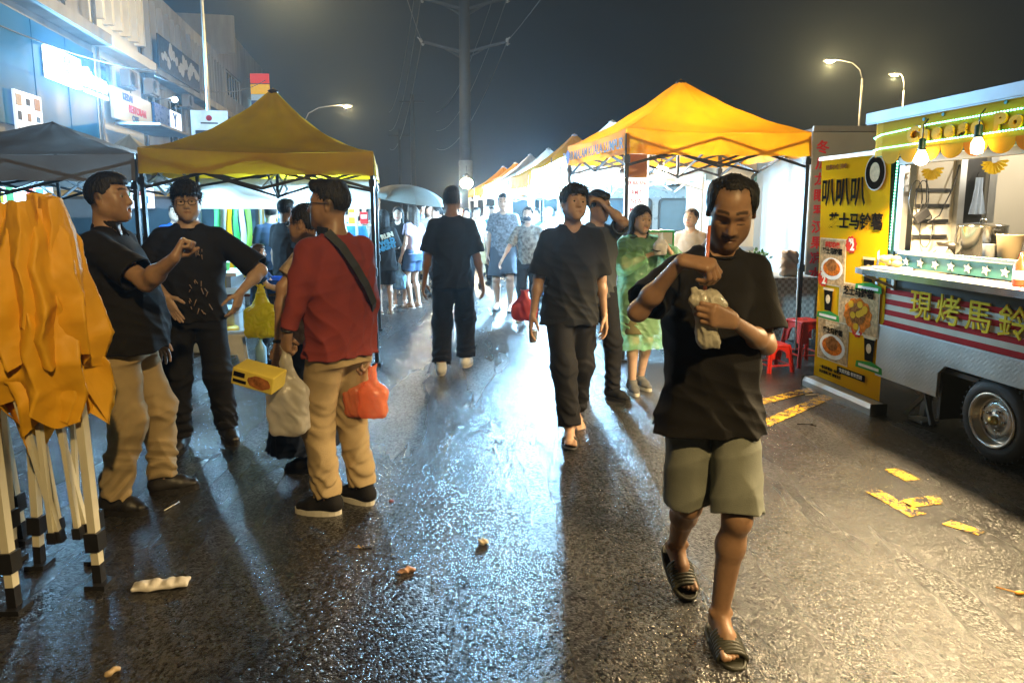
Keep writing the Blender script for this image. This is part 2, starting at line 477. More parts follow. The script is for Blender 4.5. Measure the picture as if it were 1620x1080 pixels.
    ge = _n(nt, 'ShaderNodeNewGeometry'); av = _n(nt, 'ShaderNodeVectorMath', operation='ADD'); L.new(ge.outputs['Normal'], av.inputs[0]); L.new(ml.outputs[0], av.inputs[1])
    nv = _n(nt, 'ShaderNodeVectorMath', operation='NORMALIZE'); L.new(av.outputs[0], nv.inputs[0]); L.new(nv.outputs[0], bn.inputs['Normal']); L.new(bn.outputs[0], p.inputs['Normal'])
    p.inputs['Specular IOR Level'].default_value = .8
    return m
ASPH = asphalt()
b = MB(); b.grid(lambda u, v: (-150 + 300 * u, -60 + 400 * v, 0), 30, 40, smooth=False)
tag(b.build('road', ASPH), kind='structure')

YEL = asphalt('worn_yellow_paint', (.72, .42, .02), .56); YEL2 = asphalt('faded_yellow_paint', (.55, .32, .03), .70)
def ground_strip(p0, p1, wd, z, bld):
    d = (p1 - p0); d.z = 0; d.normalize(); n = Vector((-d.y, d.x, 0)) * wd / 2
    bld.add([p0 + n + Vector((0, 0, z)), p0 - n + Vector((0, 0, z)), p1 - n + Vector((0, 0, z)), p1 + n + Vector((0, 0, z))], [(0, 1, 2, 3)])
for i, (a_, b_, w_) in enumerate([((1150, 650), (1300, 612), .11), ((1188, 680), (1330, 618), .11)]):
    b = MB(); ground_strip(gnd(*a_), gnd(*b_), w_, .004, b)
    tag(b.build('road_marking', YEL), kind='structure')
for poly in [[(1368, 776), (1392, 774), (1466, 812), (1440, 817)], [(1424, 790), (1484, 782), (1494, 796), (1438, 802)], [(1398, 742), (1420, 740), (1456, 758), (1432, 760)], [(1490, 828), (1505, 822), (1560, 840), (1548, 846)],
             [(528, 866), (536, 866), (536, 876), (528, 876)], [(560, 862), (592, 861), (594, 866), (560, 867)], [(616, 850), (624, 850), (628, 880), (620, 882)]]:
    b = MB(); b.add([gnd(*q, .004) for q in poly], [(0, 1, 2, 3)]); tag(b.build('road_marking', YEL if poly[0][0] > 900 else YEL2), kind='structure')

# ---------------------------------------------------------------- shophouses along the left
FD = Vector((-.18567, .98261, 0)); FO = Vector((-9.335, -1.764, 0)); FRZ = math.atan2(FD.y, FD.x)
def fpt(s_, y=0, z=0): return FO + FD * s_ + Vector((-FD.y, FD.x, 0)) * y + Vector((0, 0, z))
PLAST = mat('pale_plaster', (.25, .25, .25), .8, var=.3, scale=1.2, bump=.5, bscale=30, stretch=(1, 1, .25))
PLAST2 = mat('grey_plaster', (.30, .30, .29), .85, var=.35, scale=1.0, bump=.5, bscale=30, stretch=(1, 1, .25))
BLUEC = mat('blue_cladding', (.015, .13, .32), .35, var=.06, scale=1)
DARKG = mat('dark_window_glass', (.02, .03, .04), .12, var=.1)
ALUM = mat('aluminium', (.55, .56, .57), .38, metal=.85, var=.1, scale=6)
WHITEP = mat('white_paint', (.75, .75, .73), .45, var=.06, scale=3)
BLACKM = mat('black_metal', (.015, .015, .017), .4, var=.1)
GREYM = mat('grey_metal', (.25, .26, .27), .45, metal=.5, var=.15)
DGREY = mat('dark_grey_paint', (.05, .055, .06), .55, var=.2)

def wall_with_openings(b, x0, x1, z0, z1, ops, th=.3, y=0):
    xs = sorted({x0, x1, *[o[0] for o in ops], *[o[1] for o in ops]}); zs = sorted({z0, z1, *[o[2] for o in ops], *[o[3] for o in ops]})
    for i in range(len(xs) - 1):
        for j in range(len(zs) - 1):
            cx, cz = (xs[i] + xs[i + 1]) / 2, (zs[j] + zs[j + 1]) / 2
            if any(o[0] < cx < o[1] and o[2] < cz < o[3] for o in ops): continue
            b.box((cx, y + th / 2, cz), (xs[i + 1] - xs[i], th, zs[j + 1] - zs[j]))

def shophouse(name, label, s0, s1, top, wallm, up_ops, mid_ops, ledge=True, fins=(), roofm=None, groundlit=None, depth=9, group='shophouses along the left side', gops=None):
    W_ = s1 - s0
    r = thing(name, label, 'building', tuple(fpt(s0)), FRZ, group)
    b = MB(); ops = []
    gops = gops if gops is not None else [(.5, W_ - .5, .12, 3.1)]
    wall_with_openings(b, .01, W_ - .01, 0, top, list(gops) + mid_ops + up_ops)
    b.box((.16, depth / 2 + .3, top / 2), (.28, depth - .02, top - .02)); b.box((W_ - .16, depth / 2 + .3, top / 2), (.28, depth - .02, top - .02))
    b.box((W_ / 2, depth + .2, top / 2), (W_ - .7, .25, top - .04))
    b.build('wall', wallm, r)
    c = MB(); c.box((W_ / 2, depth / 2 + .31, top - .35), (W_ - .6, depth - .3, .15)); c.build('roof', PLAST2, r)
    for zz in (3.45, 7.05):
        f = MB(); f.box((W_ / 2, depth / 2 + .31, zz), (W_ - .62, depth - .3, .18)); f.build('floor_slab', PLAST2, r)
    if ledge:
        f = MB(); f.box((W_ / 2, -.32, 7.12), (W_ - .04, .62, .16)); f.box((W_ / 2, -.62, 7.22), (W_ - .05, .06, .36)); f.build('ledge', wallm, r)
    for o in mid_ops + up_ops:
        fr = MB(); w_, h_ = o[1] - o[0], o[3] - o[2]
        for (cx, cz, sx_, sz_) in ((0, -h_ / 2 + .03, w_, .06), (0, h_ / 2 - .03, w_, .06), (-w_ / 2 + .03, 0, .06, h_ - .12), (w_ / 2 - .03, 0, .06, h_ - .12)): fr.box((cx, 0, cz), (sx_ - .002, .08, sz_ - .002))
        n = max(1, int(w_ / .8))
        for k in range(1, n): fr.box((-w_ / 2 + w_ * k / n, .004, 0), (.045, .06, h_ - .125))
        fo = fr.build('window', ALUM, r, ((o[0] + o[1]) / 2, .16, (o[2] + o[3]) / 2))
        for k in range(n):
            pn = MB(); pn.box((-w_ / 2 + w_ * (k + .5) / n, .012, 0), (w_ / n - .05, .012, h_ - .13)); pn.build('pane', DARKG, fo)
    for (x, z0, z1, dp, wd) in fins:
        f = MB(); f.box((x, -dp / 2 - .003, (z0 + z1) / 2), (wd, dp, z1 - z0)); f.build('fin', wallm, r)
    # ground floor: shop front set back, counters and shelves inside
    f = MB(); f.box((W_ / 2, 2.6, 1.6), (W_ - .62, .1, 3.1)); f.build('shop_back_wall', groundlit or PLAST, r)
    return r

h1 = shophouse('shophouse', 'shophouse with blue cladding behind the glowing white sign', 6.0, 26.3, 9.6, PLAST, [(1.0, 8, 7.5, 9.0), (10, 18.5, 7.5, 9.0)], [(1, 6, 4.2, 6.2)], ledge=True,
               gops=[(1, 9, .12, 3.1), (10, 13.6, .12, 3.1), (16.4, 19.8, .12, 3.1)])
f = MB(); f.box((11.5, -.06, 5.25), (17.0, .12, 3.0))
for k in range(9): f.box((3.2 + 2.1 * k, -.125, 5.25), (.03, .02, 2.98))
f.build('cladding', BLUEC, h1)
h2 = shophouse('shophouse', 'shophouse with pale white upper wall and tall fins', 26.34, 31.0, 10.6, WHITEP, [(.6, 4.0, 8.2, 9.9)], [(.5, 2.0, 5.95, 6.8)], fins=[(x, 8.0, 10.4, .35, .22) for x in (.3, 1.15, 2.0, 2.85, 3.7, 4.4)])
h3 = shophouse('shophouse', 'shophouse with a painted black panel under finned windows', 31.04, 38.0, 10.9, PLAST2, [(.4, 6.6, 8.5, 9.9)], [(.3, 3.0, 5.95, 6.85), (3.6, 6.4, 4.4, 6.6)], fins=[(.35 + .9 * k, 7.4, 10.1, .4, .16) for k in range(8)])
h4 = shophouse('shophouse', 'grimy shophouse with narrow fins beside the taller end block', 38.04, 45.5, 10.9, PLAST2, [(.4, 7.0, 8.3, 9.9)], [(.6, 6.4, 4.4, 6.6)], fins=[(.3 + .68 * k, 7.4, 10.0, .4, .12) for k in range(11)])
h5 = shophouse('shophouse', 'taller plain end block standing behind the hanging red sign', 45.54, 62.0, 13.1, PLAST, [(2, 7, 8.0, 10.4)], [(1, 14, 4.2, 6.6)], fins=[(1.2 + .8 * k, 4.0, 8.6, .3, .16) for k in range(16)])
pw = MB(); pw.box((.14, 4.0, 12.0), (.28, 10, 2.2)); pw.build('parapet', PLAST2, h5)
# painted panel with pale blobs
g_ = thing('painted_panel', 'black panel painted with pale round shapes below the fins', 'panel', tuple(fpt(31.1, -.72)), FRZ)
b = MB(); b.box((3.2, 0, 7.95), (6.4, .05, 1.35)); b.build('board', BLACKM, g_)
rs = random.Random(4); b = MB()
for k in range(15):
    x = .5 + .40 * k; z = 7.95 + rs.uniform(-.3, .35); rr = rs.uniform(.16, .34)
    b.prism([(x + rr * math.cos(a) * (1 + .2 * math.sin(3 * a + k)), z + rr * math.sin(a) * (1 + .2 * math.cos(2 * a + k))) for a in [2 * math.pi * i / 12 for i in range(12)]], -.045, -.03)
tag(b.build('painted_shape', mat('pale_paint', (.5, .5, .48), .7), g_), kind='stuff')

# ---- signs on the shop fronts
SIGNW = emat('white_lit_sign', (.72, .90, 1.0), 4.0)
sg = thing('lit_sign', 'glowing white lightbox sign with faint lettering on blue cladding', 'sign', tuple(fpt(22.2, -.16)), FRZ)
b = MB(); b.box((1.05, -.12, 5.72), (2.1, .22, .92), bev=.05); b.build('lightbox', SIGNW, sg)
text('lettering', 'KA', .40, mat('sign_grey', (.25, .45, .6), .5), sg, (1.05, -.245, 5.92), (R(90), 0, 0), .01, .004)
text('lettering', 'IY', .40, MATS['sign_grey'], sg, (1.05, -.245, 5.52), (R(90), 0, 0), .01, .004)
for x in (.1, 2.0):
    b = MB(); b.box((x, .02, 5.72), (.06, .09, .8)); b.build('bracket', GREYM, sg)
sg = thing('lit_lettering', 'glowing white shop lettering beside the lightbox sign', 'sign', tuple(fpt(24.6, -.16)), FRZ)
text('lettering', 'Store', .82, SIGNW, sg, (1.05, -.10, 5.75), (R(90), 0, 0), .05, .018)
b = MB(); b.box((1.05, -.11, 5.33), (1.9, .06, .10)); b.build('underline', SIGNW, sg)
lamp('sign_glow', 'AREA', tuple(fpt(24.2, -1.1, 5.7)), 45, (.18, .55, 1.0), size=(4.4, .8), rot=(R(90), 0, FRZ))
lamp('sign_spill', 'AREA', tuple(fpt(24.2, -.45, 5.6)), 6000, (.24, .62, 1.0), size=(4.4, .8), rot=(R(90), 0, FRZ + R(180)))
sg = thing('shop_sign', 'pale shop sign with blue and red lettering', 'sign', tuple(fpt(26.8, -.30)), FRZ)
b = MB(); b.box((2.1, 0, 5.3), (4.1, .1, 1.1)); b.build('sign_board', WHITEP, sg)
text('lettering', 'KEDAI', .36, mat('blue_print', (.05, .16, .5), .5), sg, (1.5, -.06, 5.62), (R(90), 0, 0), .01, .01)
text('lettering', 'RESTORAN', .38, mat('red_print', (.65, .03, .06), .5), sg, (2.5, -.06, 5.25), (R(90), 0, 0), .01, .012)
text('lettering', 'CAFE', .30, MATS['blue_print'], sg, (2.2, -.06, 4.93), (R(90), 0, 0), .01, .01)
b = MB(); b.box((2.1, -.8, 4.55), (4.3, 1.5, .08)); b.build('awning', PLAST, sg)
sg = thing('shop_sign', 'blue shop sign with a lit white panel and a bracket lamp', 'sign', tuple(fpt(31.4, -.30)), FRZ)
b = MB(); b.box((2.0, 0, 5.4), (4.0, .1, 1.1)); b.build('sign_board', mat('blue_sign', (.02, .10, .38), .3), sg)
b = MB(); b.box((2.95, -.07, 5.45), (1.6, .04, .95)); b.build('lit_panel', emat('lit_panel', (.75, .88, 1), 1.6), sg)
text('lettering', 'Y', .8, MATS['blue_print'], sg, (2.7, -.1, 5.5), (R(90), 0, R(0)), .01, .03)
b = MB(); b.tube([(.4, 0, 6.1), (.4, -.7, 6.2)], .025); b.build('bracket', GREYM, sg)
b = MB(); b.sphere((.4, -.75, 6.12), .12); b.build('bulb', emat('cool_bulb', (.8, .92, 1), 40), sg)
sg = thing('poster', 'lit window poster at the edge of the blue wall', 'poster', tuple(fpt(20.3, -.16)), FRZ)
b = MB(); b.box((.75, -.04, 4.0), (1.45, .06, 1.3)); b.build('lightbox', emat('poster_light', (.8, .88, .95), .9), sg)
rs = random.Random(7)
for k in range(9):
    b = MB(); b.box((.2 + (k % 3) * .5, -.08, 3.6 + (k // 3) * .4), (rs.uniform(.15, .4), .02, rs.uniform(.12, .32))); b.build('print', mat('print_%d' % (k % 4), [(.5, .3, .2), (.15, .25, .4), (.6, .45, .35), (.1, .1, .12)][k % 4], .5), sg)
sg = thing('hanging_sign', 'red, yellow and blue vertical sign hanging off the far block', 'sign', tuple(fpt(50.3, -1.6)), FRZ + R(80))
for z, c in ((10.3, (.75, .05, .05)), (9.6, (.85, .50, .02)), (9.05, (.35, .5, .65)), (8.72, (.04, .08, .2))):
    b = MB(); b.box((0, 0, z), (1.25, .14, .62 if z > 9.3 else .4)); b.build('sign_panel', mat('sgn%d' % int(z * 10), c, .4, emit=c, estr=.5), sg)
for z in (10.3, 9.0):
    b = MB(); b.box((.75, .0, z), (.3, .06, .06)); b.build('bracket', GREYM, sg)
sg = thing('shop_sign', 'small glowing cyan shop sign beyond the hanging sign', 'sign', tuple(fpt(57, -.5)), FRZ)
b = MB(); b.box((0, 0, 9.2), (3.0, .2, .9), bev=.08); b.build('lightbox', emat('cyan_sign', (.45, .9, 1), 2.2), sg)
sg = thing('banner', 'white printed banner with a red emblem tied below the lamp post', 'banner', tuple(at(332, 200, 17)), R(8))
b = MB(); b.grid(lambda u, v: ((u - .5) * .86, .02 * math.sin(u * 9), (v - .5) * .75), 10, 4); b.build('cloth', mat('banner_white', (.6, .62, .65), .7, transl=.3), sg)
b = MB(); b.prism([(.07 * math.cos(a), .19 + .07 * math.sin(a)) for a in [i * .52 for i in range(12)]], -.034, -.028); b.build('emblem', MATS['red_print'], sg)
b = MB(); b.box((0, -.03, .07), (.40, .004, .03)); b.box((-.18, -.035, -.2), (.30, .004, .2)); b.box((.2, -.03, -.18), (.28, .004, .2)); b.build('print', DGREY, sg)

# clutter on the facades: air conditioners, pipes, more small signs
def wall_unit(s_, z, k):
    o = thing('air_conditioner', ['white air conditioner box under the pale fins', 'air conditioner box left of the bracket lamp', 'air conditioner box beneath the painted panel', 'rusty air conditioner box on the grimy shophouse', 'second air conditioner box on the grimy shophouse', 'air conditioner box on the far end block'][k], 'air conditioner', tuple(fpt(s_, -.36, z)), FRZ, 'air conditioners on the shophouse fronts')
    b = MB(); b.box((0, 0, 0), (.85, .34, .6), bev=.02); b.build('case', PLAST, o); b = MB(); b.lathe([(.24, 0), (.24, .012), (.02, .02)], (-.12, -.172, 0), 20, axis=(0, -1, 0)); b.build('fan_grille', DGREY, o)
    b = MB(); b.tube([(.4, .1, -.2), (.55, .16, -.3), (.55, .16, -1.2)], .025, 6); b.build('pipe', GREYM, o); b = MB(); b.box((0, .1, -.33), (.9, .3, .04)); b.build('bracket', GREYM, o)
for k, (s_, z) in enumerate(((28.6, 6.35), (31.2, 6.5), (36.6, 6.75), (39.0, 6.2), (43.0, 6.2), (47.5, 6.9))): wall_unit(s_, z, k)
for k, (s0, w_, z, c, tx, tc_, lb) in enumerate(((38.4, 4.2, 4.7, (.55, .50, .30), 'KLINIK', (.05, .3, .1), 'cream clinic sign with green lettering farther along the shops'), (43.2, 2.2, 5.3, (.5, .08, .06), 'BAKERI', (.75, .7, .6), 'red sign with pale lettering farther along the shops'), (47.0, 3.6, 4.9, (.08, .25, .12), 'FARMASI', (.75, .75, .7), 'green sign with white lettering on the end block'), (52.0, 3.6, 5.2, (.65, .62, .55), 'DOBI', (.06, .12, .4), 'white sign with blue lettering on the end block'))):
    o = thing('shop_sign', lb, 'sign', tuple(fpt(s0, -.28)), FRZ); b = MB(); b.box((w_ / 2, 0, z), (w_, .12, .9)); b.build('sign_board', mat('sgb%d' % k, c, .4, emit=c, estr=.25), o); text('lettering', tx, .5, mat('sgt%d' % k, tc_, .5), o, (w_ / 2, -.07, z), (R(90), 0, 0), .01, .01)
for k, s_ in enumerate((26.5, 31.2, 38.2)):
    o = thing('drain_pipe', ['drain pipe at the edge of the blue cladding', 'drain pipe between the pale and panelled shophouses', 'drain pipe before the grimy shophouse'][k], 'pipe', tuple(fpt(s_, -.09)), FRZ); b = MB(); b.tube([(0, 0, 0), (0, 0, 9.8)], .06, 8); b.build('pipe', GREYM, o)

# ---------------------------------------------------------------- street lamps
SOD = (1.0, .70, .30)
def street_lamp(label, base, arm, hz, power, reach=2.2, col=SOD, bulb=160.0, group='street lamps', two=None):
    r = thing('street_lamp', label, 'street lamp', (base[0], base[1], 0), 0, group)
    b = MB(); b.tube([(0, 0, 0), (0, 0, hz * .5), (0, 0, hz - .9)], [.085, .065, .045], 10); b.lathe([(.16, 0), (.16, .25), (.11, .3)], n=10); b.build('pole', GREYM, r)
    for aa in ([arm] if two is None else [arm, two]):
        d = Vector((math.cos(aa), math.sin(aa), 0)); a = MB()
        pts = [Vector((0, 0, hz - .9))] + [d * (reach * (1 - math.cos(t))) * .75 + Vector((0, 0, hz - .9 + .9 * math.sin(t))) for t in (R(30), R(60), R(90))] + [d * reach + Vector((0, 0, hz + .02))]
        a.tube(pts, .034, 8); a.build('arm', GREYM, r)
        h = MB(); h.box((0, 0, 0), (.62, .26, .12), bev=.04); ho = h.build('lamp_head', GREYM, r, tuple(d * (reach + .25) + Vector((0, 0, hz + .02))), (0, 0, aa))
        l = MB(); l.sphere((0, 0, -.06), .15, 10, sc=(1.5, .9, .6)); l.build('bulb', emat('sodium_bulb', col, bulb), ho)
        lamp('street_light', 'POINT', tuple(d * (reach + .25) + Vector((0, 0, hz - .30))), power, col, r, .12)
    return r
p_ = at(553, 167, 42)
street_lamp('street lamp with a curved arm beyond the left yellow canopy', (p_.x - 2.7, 42), 0, p_.z, 1200, 2.3)
p_ = at(1338, 107, 36)
street_lamp('slim street lamp with a left arm over the box truck', (at(1363, 140, 36).x, 36), math.pi, p_.z + .35, 2200, 1.45)
street_lamp('second distant street lamp above the food trailer roof', (at(1432, 117, 40).x, 40), math.pi, at(1418, 117, 40).z, 1600, .35)
q_ = at(338, 150, 23)
street_lamp('tall lamp post rising behind the left canopies before the shophouses', (q_.x - .2, 23), R(-5), 9.1, 3000, 2.6)
street_lamp('assumed street lamp behind the camera, over the near end of the lane', (4.2, -4.2), R(170), 6.4, 2300, 1.6)  # unseen lamp assumed behind the camera, giving warm fill from the front

# ---------------------------------------------------------------- power pylon, poles and wires
STEEL = mat('weathered_steel', (.05, .055, .06), .6, metal=.3, var=.2, scale=2)
PX = at(736, 200, 45)
py_ = thing('power_pylon', 'tall dark steel power pole with paired crossarms at the lane end', 'pylon', (PX.x, 45, 0))
b = MB(); b.tube([(0, 0, 0), (0, 0, 12), (0, 0, 26)], [.40, .34, .26], 12); b.build('pole', STEEL, py_)
b = MB(); b.lathe([(.44, 0), (.44, 4.6), (.41, 4.65)], n=12); b.build('base_sleeve', mat('pale_concrete', (.16, .16, .15), .8), py_)
TIPS = []
for z in (11.4, 14.0, 16.6, 19.2):
    for sx in (-1, 1):
        a = MB(); tip = Vector((sx * 2.7, 0, z + .62)); a.bar((sx * .3, 0, z), tip, .12, .16); a.bar((sx * .3, 0, z - .35), tip - Vector((sx * 1.1, 0, .24)), .07, .08); ao = a.build('crossarm', STEEL, py_)
        for dy in (-.35, .35):
            i_ = MB(); i_.tube([tip + Vector((0, 0, .04)), tip + Vector((0, dy * 1.6, -.05)), tip + Vector((sx * .15, dy * 2.4, .05))], .04, 6)
            for k in range(4): i_.lathe([(.02, 0), (.10, .02), (.02, .05)], tip + Vector((0, dy * (.6 + .4 * k), -.02)), 8, axis=(0, 1, 0))
            i_.build('insulator', mat('glazed_insulator', (.35, .37, .38), .25), ao)
        TIPS.append((Vector((PX.x, 45, 0)) + tip, sx, z))
WIREM = mat('cable', (.10, .11, .12), .5)
def wire(label, a, b_, sag, r=.02, n=14, group=None, nm='power_cable'):
    m = MB(); m.tube([a.lerp(b_, i / n) + Vector((0, 0, -4 * sag * (i / n) * (1 - i / n))) for i in range(n + 1)], r, 5)
    o = m.build(nm, WIREM); return tag(o, label, 'cable', group)
for (t, sx, z) in TIPS[:6]:
    wire(['lowest left', 'lowest right', 'second left', 'second right', 'third left', 'third right'][TIPS.index((t, sx, z))] + ' cable slung from the pylon crossarm over the lane', t, Vector((t.x * .8 + (9 if sx > 0 else 2), -8, t.z + 3)), 1.5, .022, group='overhead power cables towards the camera')
    wire(['lowest left', 'lowest right', 'second left', 'second right', 'third left', 'third right'][TIPS.index((t, sx, z))] + ' cable running off into the mist from the pylon', t, Vector((t.x - 10 + sx * .4, 92, 9 + (z - 11) * .9)), 2.2, .03, group='overhead power cables into the distance')
for (px, top, w_, Y) in ((634, 205, .2, 70), (655, 150, .25, 62)):
    c = at(px, 320, Y); t_ = at(px, top, Y)
    o = thing('utility_pole', 'faint utility pole in the mist left of the pylon' if px > 640 else 'faint shorter utility pole in the mist behind the umbrella', 'pole', (c.x, Y, 0))
    b = MB(); b.tube([(0, 0, 0), (0, 0, t_.z)], [w_, w_ * .7], 8); b.build('pole', STEEL, o)
    b = MB(); b.box((0, 0, t_.z - .6), (2.2, .12, .14)); b.build('crossarm', STEEL, o)
wire('pale service cable hanging across the blue shop wall', at(-60, 15, 15), at(250, 112, 26), .25, .022, nm='service_cable')
wire('thin service cable between the lamp post and the far block', at(245, 120, 24), at(420, 127, 40), .6, .02, nm='service_cable')
# ---------------------------------------------------------------- market canopies
def fabric(name, col, tr=.45): return mat(name, col, .62, var=.12, scale=5, transl=tr, bump=.4, bscale=18)
YF = fabric('yellow_canopy', (.80, .33, .006), .5); YD = fabric('mustard_canopy', (.60, .35, .010), .5); WF = fabric('cream_canopy', (.66, .62, .54), .45); BF = fabric('grey_canopy', (.15, .14, .135), .25)
OF = fabric('orange_canopy', (.80, .34, .01), .5)
DKM = mat('dark_frame', (.03, .032, .035), .4, metal=.4); LTM = mat('pale_frame', (.55, .55, .53), .4, metal=.4)
def canopy(label, C4, eave, peak, val, fab, frame, group='pop-up market canopies', sag=.10, valm=None, name='canopy', peakoff=(0, 0), leg=.036, truss=True, seed=0):
    """C4: the four ground corners, round the square"""
    c = sum((Vector(p) for p in C4), Vector()) / 4
    r = thing(name, label, 'canopy', (c.x, c.y, 0), 0, group)
    P = [Vector(p) - Vector((c.x, c.y, 0)) for p in C4]; apex = Vector((peakoff[0], peakoff[1], peak)); rs = random.Random(seed)
    for i in range(4):
        a, b_ = P[i] + Vector((0, 0, eave)), P[(i + 1) % 4] + Vector((0, 0, eave))
        def roof(u, v, a=a, b_=b_):
            e = a.lerp(b_, u); k = v
            p = e.lerp(apex, k)
            p.z -= sag * 4 * (k * (1 - k)) * (1.0 if True else 0) + .03 * math.sin(math.pi * u) * (1 - k)
            p.z += .010 * math.sin(u * 23 + i * 2 + seed) * (1 - k) * k * 4 + .006 * math.sin(k * 21 + u * 9 + seed)
            if k > .985: p.z -= .0
            return p
        m = MB(); m.grid(roof, 20, 14); m.build('roof_panel', fab, r)
        out = Vector(((a + b_) / 2)); out.z = 0; out.normalize()
        def vl(u, v, a=a, b_=b_, out=out):
            p = a.lerp(b_, u); return p + out * (.006 + .012 * v * (1 + math.sin(u * 31 + i + seed))) + Vector((0, 0, -.03 * math.sin(math.pi * u) * (1 - v) - val * v - .006 * math.sin(u * 40 + seed) * v))
        m = MB(); m.grid(vl, 26, 4); m.build('valance', valm or fab, r)
    for i in range(4):
        l = MB(); p = P[i] * .985; l.box((p.x, p.y, eave / 2 - .02), (leg, leg, eave - .06)); l.box((p.x, p.y, .012), (.09, .09, .02)); l.box((p.x, p.y, .95), (leg + .018, leg + .018, .08)); l.box((p.x, p.y, eave - .30), (leg + .02, leg + .02, .07))
        l.build('leg', frame, r)
    if truss:
        for i in range(4):
            a, b_ = P[i] * .985, P[(i + 1) % 4] * .985; mid = (a + b_) / 2
            for (u0, u1) in ((0, .5), (.5, 1)):
                p, q = a.lerp(b_, u0), a.lerp(b_, u1)
                for z0, z1, o in ((eave - .08, eave - .36, .0), (eave - .36, eave - .08, .018)):
                    t = MB(); n = Vector((-(q - p).y, (q - p).x, 0)).normalized() * o
                    t.bar(p + n + Vector((0, 0, z0)), q + n + Vector((0, 0, z1)), .014, .028); t.build('truss_bar', frame, r)
            t = MB(); t.bar(mid + Vector((0, 0, eave - .36)), Vector((0, 0, eave - .16)), .014, .026); t.build('truss_bar', frame, r)
            t = MB(); t.bar(mid + Vector((0, 0, eave - .08)), Vector((0, 0, eave - .42)), .014, .026); t.build('truss_bar', frame, r)
        t = MB(); t.tube([(0, 0, eave - .44), (peakoff[0], peakoff[1], peak - .03)], .018, 8); t.lathe([(.05, peak - .06), (.06, peak - .03), (.03, peak - .012)], (peakoff[0], peakoff[1], 0), 10); t.build('centre_post', frame, r)
    return r
def sq(p, ang, w, d):
    """corners from the near-left one, front edge turned by ang"""
    e = Vector((math.cos(ang), math.sin(ang), 0)); n = Vector((-math.sin(ang), math.cos(ang), 0)); p = Vector((p[0], p[1], 0))
    return [p, p + e * w, p + e * w + n * d, p + n * d]
T1 = canopy('mustard yellow canopy on dark legs above the man in maroon', [Vector((-3.40, 6.34, 0)), Vector((-1.36, 6.82, 0)), Vector((-1.72, 8.85, 0)), Vector((-3.80, 8.35, 0))], 2.13, 2.86, .23, YD, DKM, sag=.13, seed=1)
T0 = canopy('grey brown canopy below the blue wall at the left edge', [Vector((-5.6, 6.05, 0)), Vector((-3.52, 6.50, 0)), Vector((-3.95, 8.5, 0)), Vector((-6.0, 8.05, 0))], 2.09, 2.47, .26, BF, DKM, sag=.03, seed=2)
LR = [(9.2, WF, 'white canopy behind the mustard canopy'), (11.6, YF, 'yellow canopy farther back in the left row'), (14.1, YF, 'yellow canopy fourth in the left row'), (16.6, WF, 'pale canopy near the far end of the left row'), (19.2, YF, 'small far yellow canopy at the end of the left row')]
for i, (Y, fb, lb) in enumerate(LR):
    x = -1.75 - .165 * (Y - 7)
    canopy(lb, sq((x - 2.1, Y), R(9.5), 2.1, 2.05), 2.08, 2.75, .22, fb, LTM, seed=3 + i, sag=.11)
    if i < 4: canopy(['pale canopy tucked behind the left front row near the vans', 'yellow canopy tucked behind the left row', 'cream canopy deep in the left rows', 'far orange canopy deep in the left rows'][i], sq((x - 4.6, Y + .3), R(9.5), 2.1, 2.05), 2.05, 2.7, .22, [WF, YF, WF, OF][i], LTM, seed=13 + i, truss=False)
RT1 = canopy('bright yellow canopy with lettered valance behind the drinking man', [Vector((1.14, 6.97, 0)), Vector((3.12, 7.30, 0)), Vector((2.78, 9.28, 0)), Vector((.72, 8.95, 0))], 2.37, 3.05, .25, YF, DKM, sag=.07, seed=21, leg=.04)
e_ = Vector((.72 - 1.14, 8.95 - 6.97, 0)); L_ = text('lettering', 'PASAR MALAM KUALA LUMPUR', .15, BLACKM, RT1, (0, 0, 0), (0, 0, 0), .001, .003)
c_ = (Vector((1.14, 6.97, 0)) + Vector((.72, 8.95, 0))) / 2 - RT1.location
L_.location = c_ + Vector((-.05, -.01, 2.22)); L_.rotation_euler = (R(90), 0, math.atan2(-e_.y, -e_.x))
b = MB(); b.prism([(.07 * math.cos(a), .085 * math.sin(a)) for a in [i * .52 for i in range(12)]], -.002, .002); o_ = b.build('emblem', mat('violet_print', (.2, .2, .5), .6), RT1, c_ + e_ * .42 + Vector((-.05, -.01, 2.22)), (0, 0, math.atan2(-e_.y, -e_.x)))
RR = [(9.5, WF, 'cream canopy just behind the bright yellow canopy'), (11.9, OF, 'orange canopy in the middle of the right row'), (14.3, WF, 'pale peaked canopy under the blue glow'), (16.6, WF, 'paler peaked canopy second under the blue glow'), (19.0, OF, 'orange canopy low beside the warm lamp'), (21.6, YF, 'far yellow canopy at the end of the right row')]
for i, (Y, fb, lb) in enumerate(RR):
    x = 1.02 - .15 * (Y - 7)
    canopy(lb, sq((x, Y), R(8.5), 2.1, 2.1), 2.2, 2.92 + .05 * (i % 2), .24, fb, LTM, seed=31 + i, sag=.10)
# ---------------------------------------------------------------- food trailer on the right
TO = Vector((2.83, 5.25, 0)); TD = Vector((.129, -.9916, 0)); TRZ = math.atan2(TD.y, TD.x)
def tpt(u, y, z): return TO + TD * u + Vector((-TD.y, TD.x, 0)) * y + Vector((0, 0, z))
TR = thing('food_trailer', 'food trailer with yellow awning, green light strips and striped side', 'food trailer', tuple(TO), TRZ)
GRN = mat('dark_green_panel', (.012, .06, .05), .35); RED = mat('stripe_red', (.38, .012, .015), .6, var=.08, spec=.03); WST = mat('stripe_white', (.60, .55, .44), .6, var=.08, spec=.03)
CREAM = mat('cream_panel', (.62, .56, .45), .5, var=.08, scale=3); YELP = mat('yellow_fascia', (.70, .36, .012), .6, var=.06, spec=.02); GOLD = mat('gold_letter', (.80, .50, .02), .6, spec=.03)
STEELP = mat('polished_steel', (.62, .60, .56), .16, metal=1.0, var=.08, scale=4)
